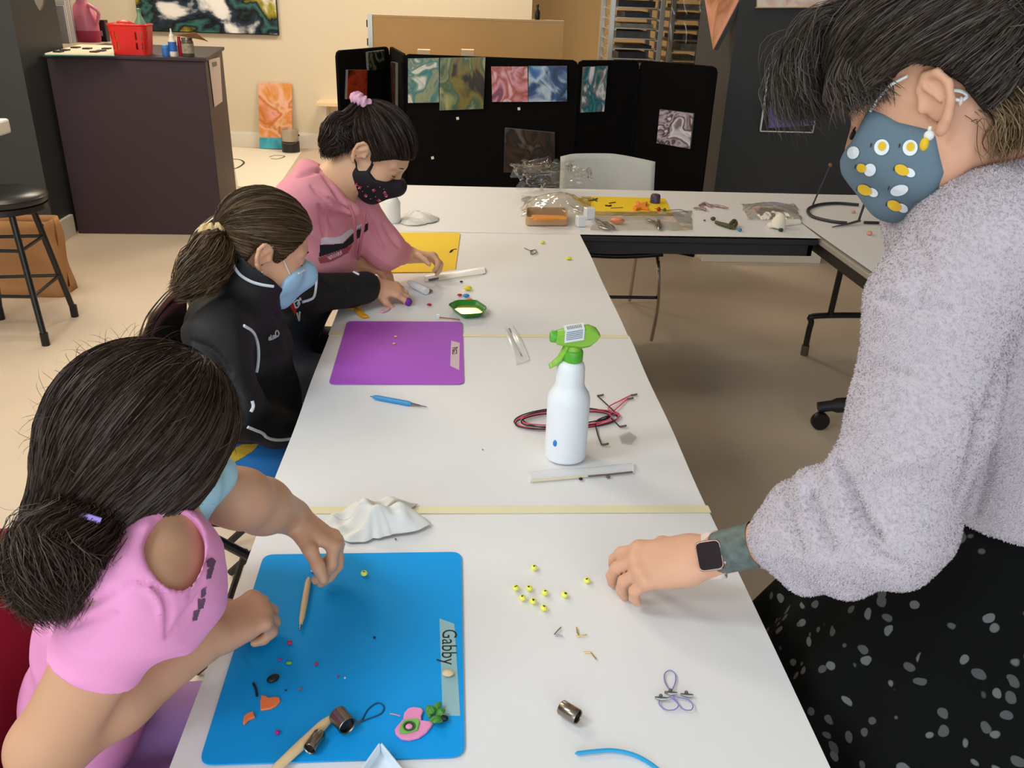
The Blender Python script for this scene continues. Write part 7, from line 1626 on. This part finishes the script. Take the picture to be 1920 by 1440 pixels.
HLW = [(0.094, 0.0, 0.06), (0.086, 0.03, 0.040), (0.070, 0.054, 0.028), (0.050, 0.066, 0.026), (0.024, 0.072, 0.034), (0.002, 0.074, 0.038), (-0.026, 0.073, 0.012), (-0.046, 0.064, -0.025), (-0.058, 0.04, -0.055), (-0.062, 0.0, -0.06)]
for i in range(4200):
    u = r.uniform(0, 1); q = u*(len(HLW)-1); k = min(int(q), len(HLW)-2); p = np.array(HLW[k])*(1-q+k)+np.array(HLW[k+1])*(q-k); p[1] *= 1 if r.random() < 0.75 else -1
    d0 = nrm(scw.dirn(*p)+r.normal(size=3)*0.05); paths.append(scw.over(d0, nrm(tiew+r.normal(size=3)*0.10), 16, 0.05*r.random(), 0.03, r.uniform(0, 0.07), r.uniform(0, 6.28), r.uniform(0, 0.5)**1.3))
strands('hair_strands', paths, 0.00055, hw, w)
fr = []
for i in range(4200):     # fringe: from the crown forward, hanging past the brow
    y = np.clip(r.normal(), -1.8, 1.8)*0.034; a = r.random(); e = r.random()
    p0 = np.array([0.03+0.05*a, y*0.7, 0.125-0.03*a]); reach = 0.102+0.052*e+0.006*np.clip(r.normal(), -2, 2); low = 0.026+0.07*(1-e)*r.random()+0.012*r.normal()
    pts = [Ww(*p0), Ww(0.075+0.03*e, y*1.0, 0.122+0.016*r.random()-0.02*a), Ww(reach*0.92, y*1.15+0.012, 0.092+0.010*r.normal()), Ww(reach*1.0, y*1.2+0.016, (0.085+low)/2+0.006*r.normal()), Ww(reach*0.985+0.006*r.normal(), y*1.2+0.018+0.006*r.normal(), low)]
    fr.append(bez(pts, 4))
strands('fringe', fr, 0.00042, hw, w)
tmp = []
for i in range(500):      # loose temple hair over the brow and towards the ear
    y = 0.055+0.018*r.random(); x = 0.02+0.055*r.random(); tmp.append(bez([Ww(x-0.01, y-0.008, 0.085), Ww(x+0.01, y+0.014, 0.055), Ww(x+0.010+0.008*r.normal(), y+0.015, 0.032), Ww(x+0.008+0.010*r.normal(), y+0.010+0.004*r.normal(), 0.022-0.024*r.random())], 5))
strands('temple_hair', tmp, 0.0005, hw, w)
bun = []
for i in range(1800):
    a0 = r.uniform(0, 6.28); tilt = r.normal()*0.35; rad = 0.030+0.028*r.random(); ct = Ww(-0.118+0.008*r.normal(), 0.010*r.normal(), 0.052+0.008*r.normal()); pts = []
    ex = nrm(Rw@A3(0.2*r.normal(), 1, tilt)); ey = nrm(np.cross(ex, Rw@A3(1, 0, 0.3*r.normal()))); ez = np.cross(ex, ey)
    span = r.uniform(2.0, 4.5)
    for t_ in np.linspace(0, 1, 14): th = a0+span*t_; pts.append(ct+rad*(math.cos(th)*ey*0.95+math.sin(th)*ex*0.9)+ez*0.022*math.sin(2*th+a0))
    bun.append(pts)
strands('bun', bun, 0.0006, hw, w)
loose = []
for i in range(160):
    a0 = r.uniform(0, 6.28); p0 = Ww(-0.10-0.05*r.random(), 0.03*r.normal(), 0.05+0.05*r.normal()); dd = nrm(r.normal(size=3)+Rw@A3(-0.8, 0.3, 0.2)); L = r.uniform(0.03, 0.07)
    loose.append([p0+dd*L*t_+0.016*A3(math.sin(5*t_+a0), math.cos(4*t_+a0), math.sin(4*t_))*t_ for t_ in np.linspace(0, 1, 10)])
strands('loose_strands', loose, 0.0004, hw, w)
hn = hair_material('hair_nape', (70, 54, 38), (150, 122, 88))
nape = []
for i in range(380):
    y = 0.03+0.03*r.random(); x = -0.062+0.012*r.normal(); nape.append(bez([Ww(x, y, -0.025+0.012*r.normal()), Ww(x-0.012, y+0.010, -0.045), Ww(x-0.012+0.008*r.normal(), y+0.010, -0.068), Ww(x+0.004*r.normal(), y+0.002*r.normal(), -0.088+0.008*r.normal())], 4))
strands('nape_hair', nape, 0.0005, hn, w)
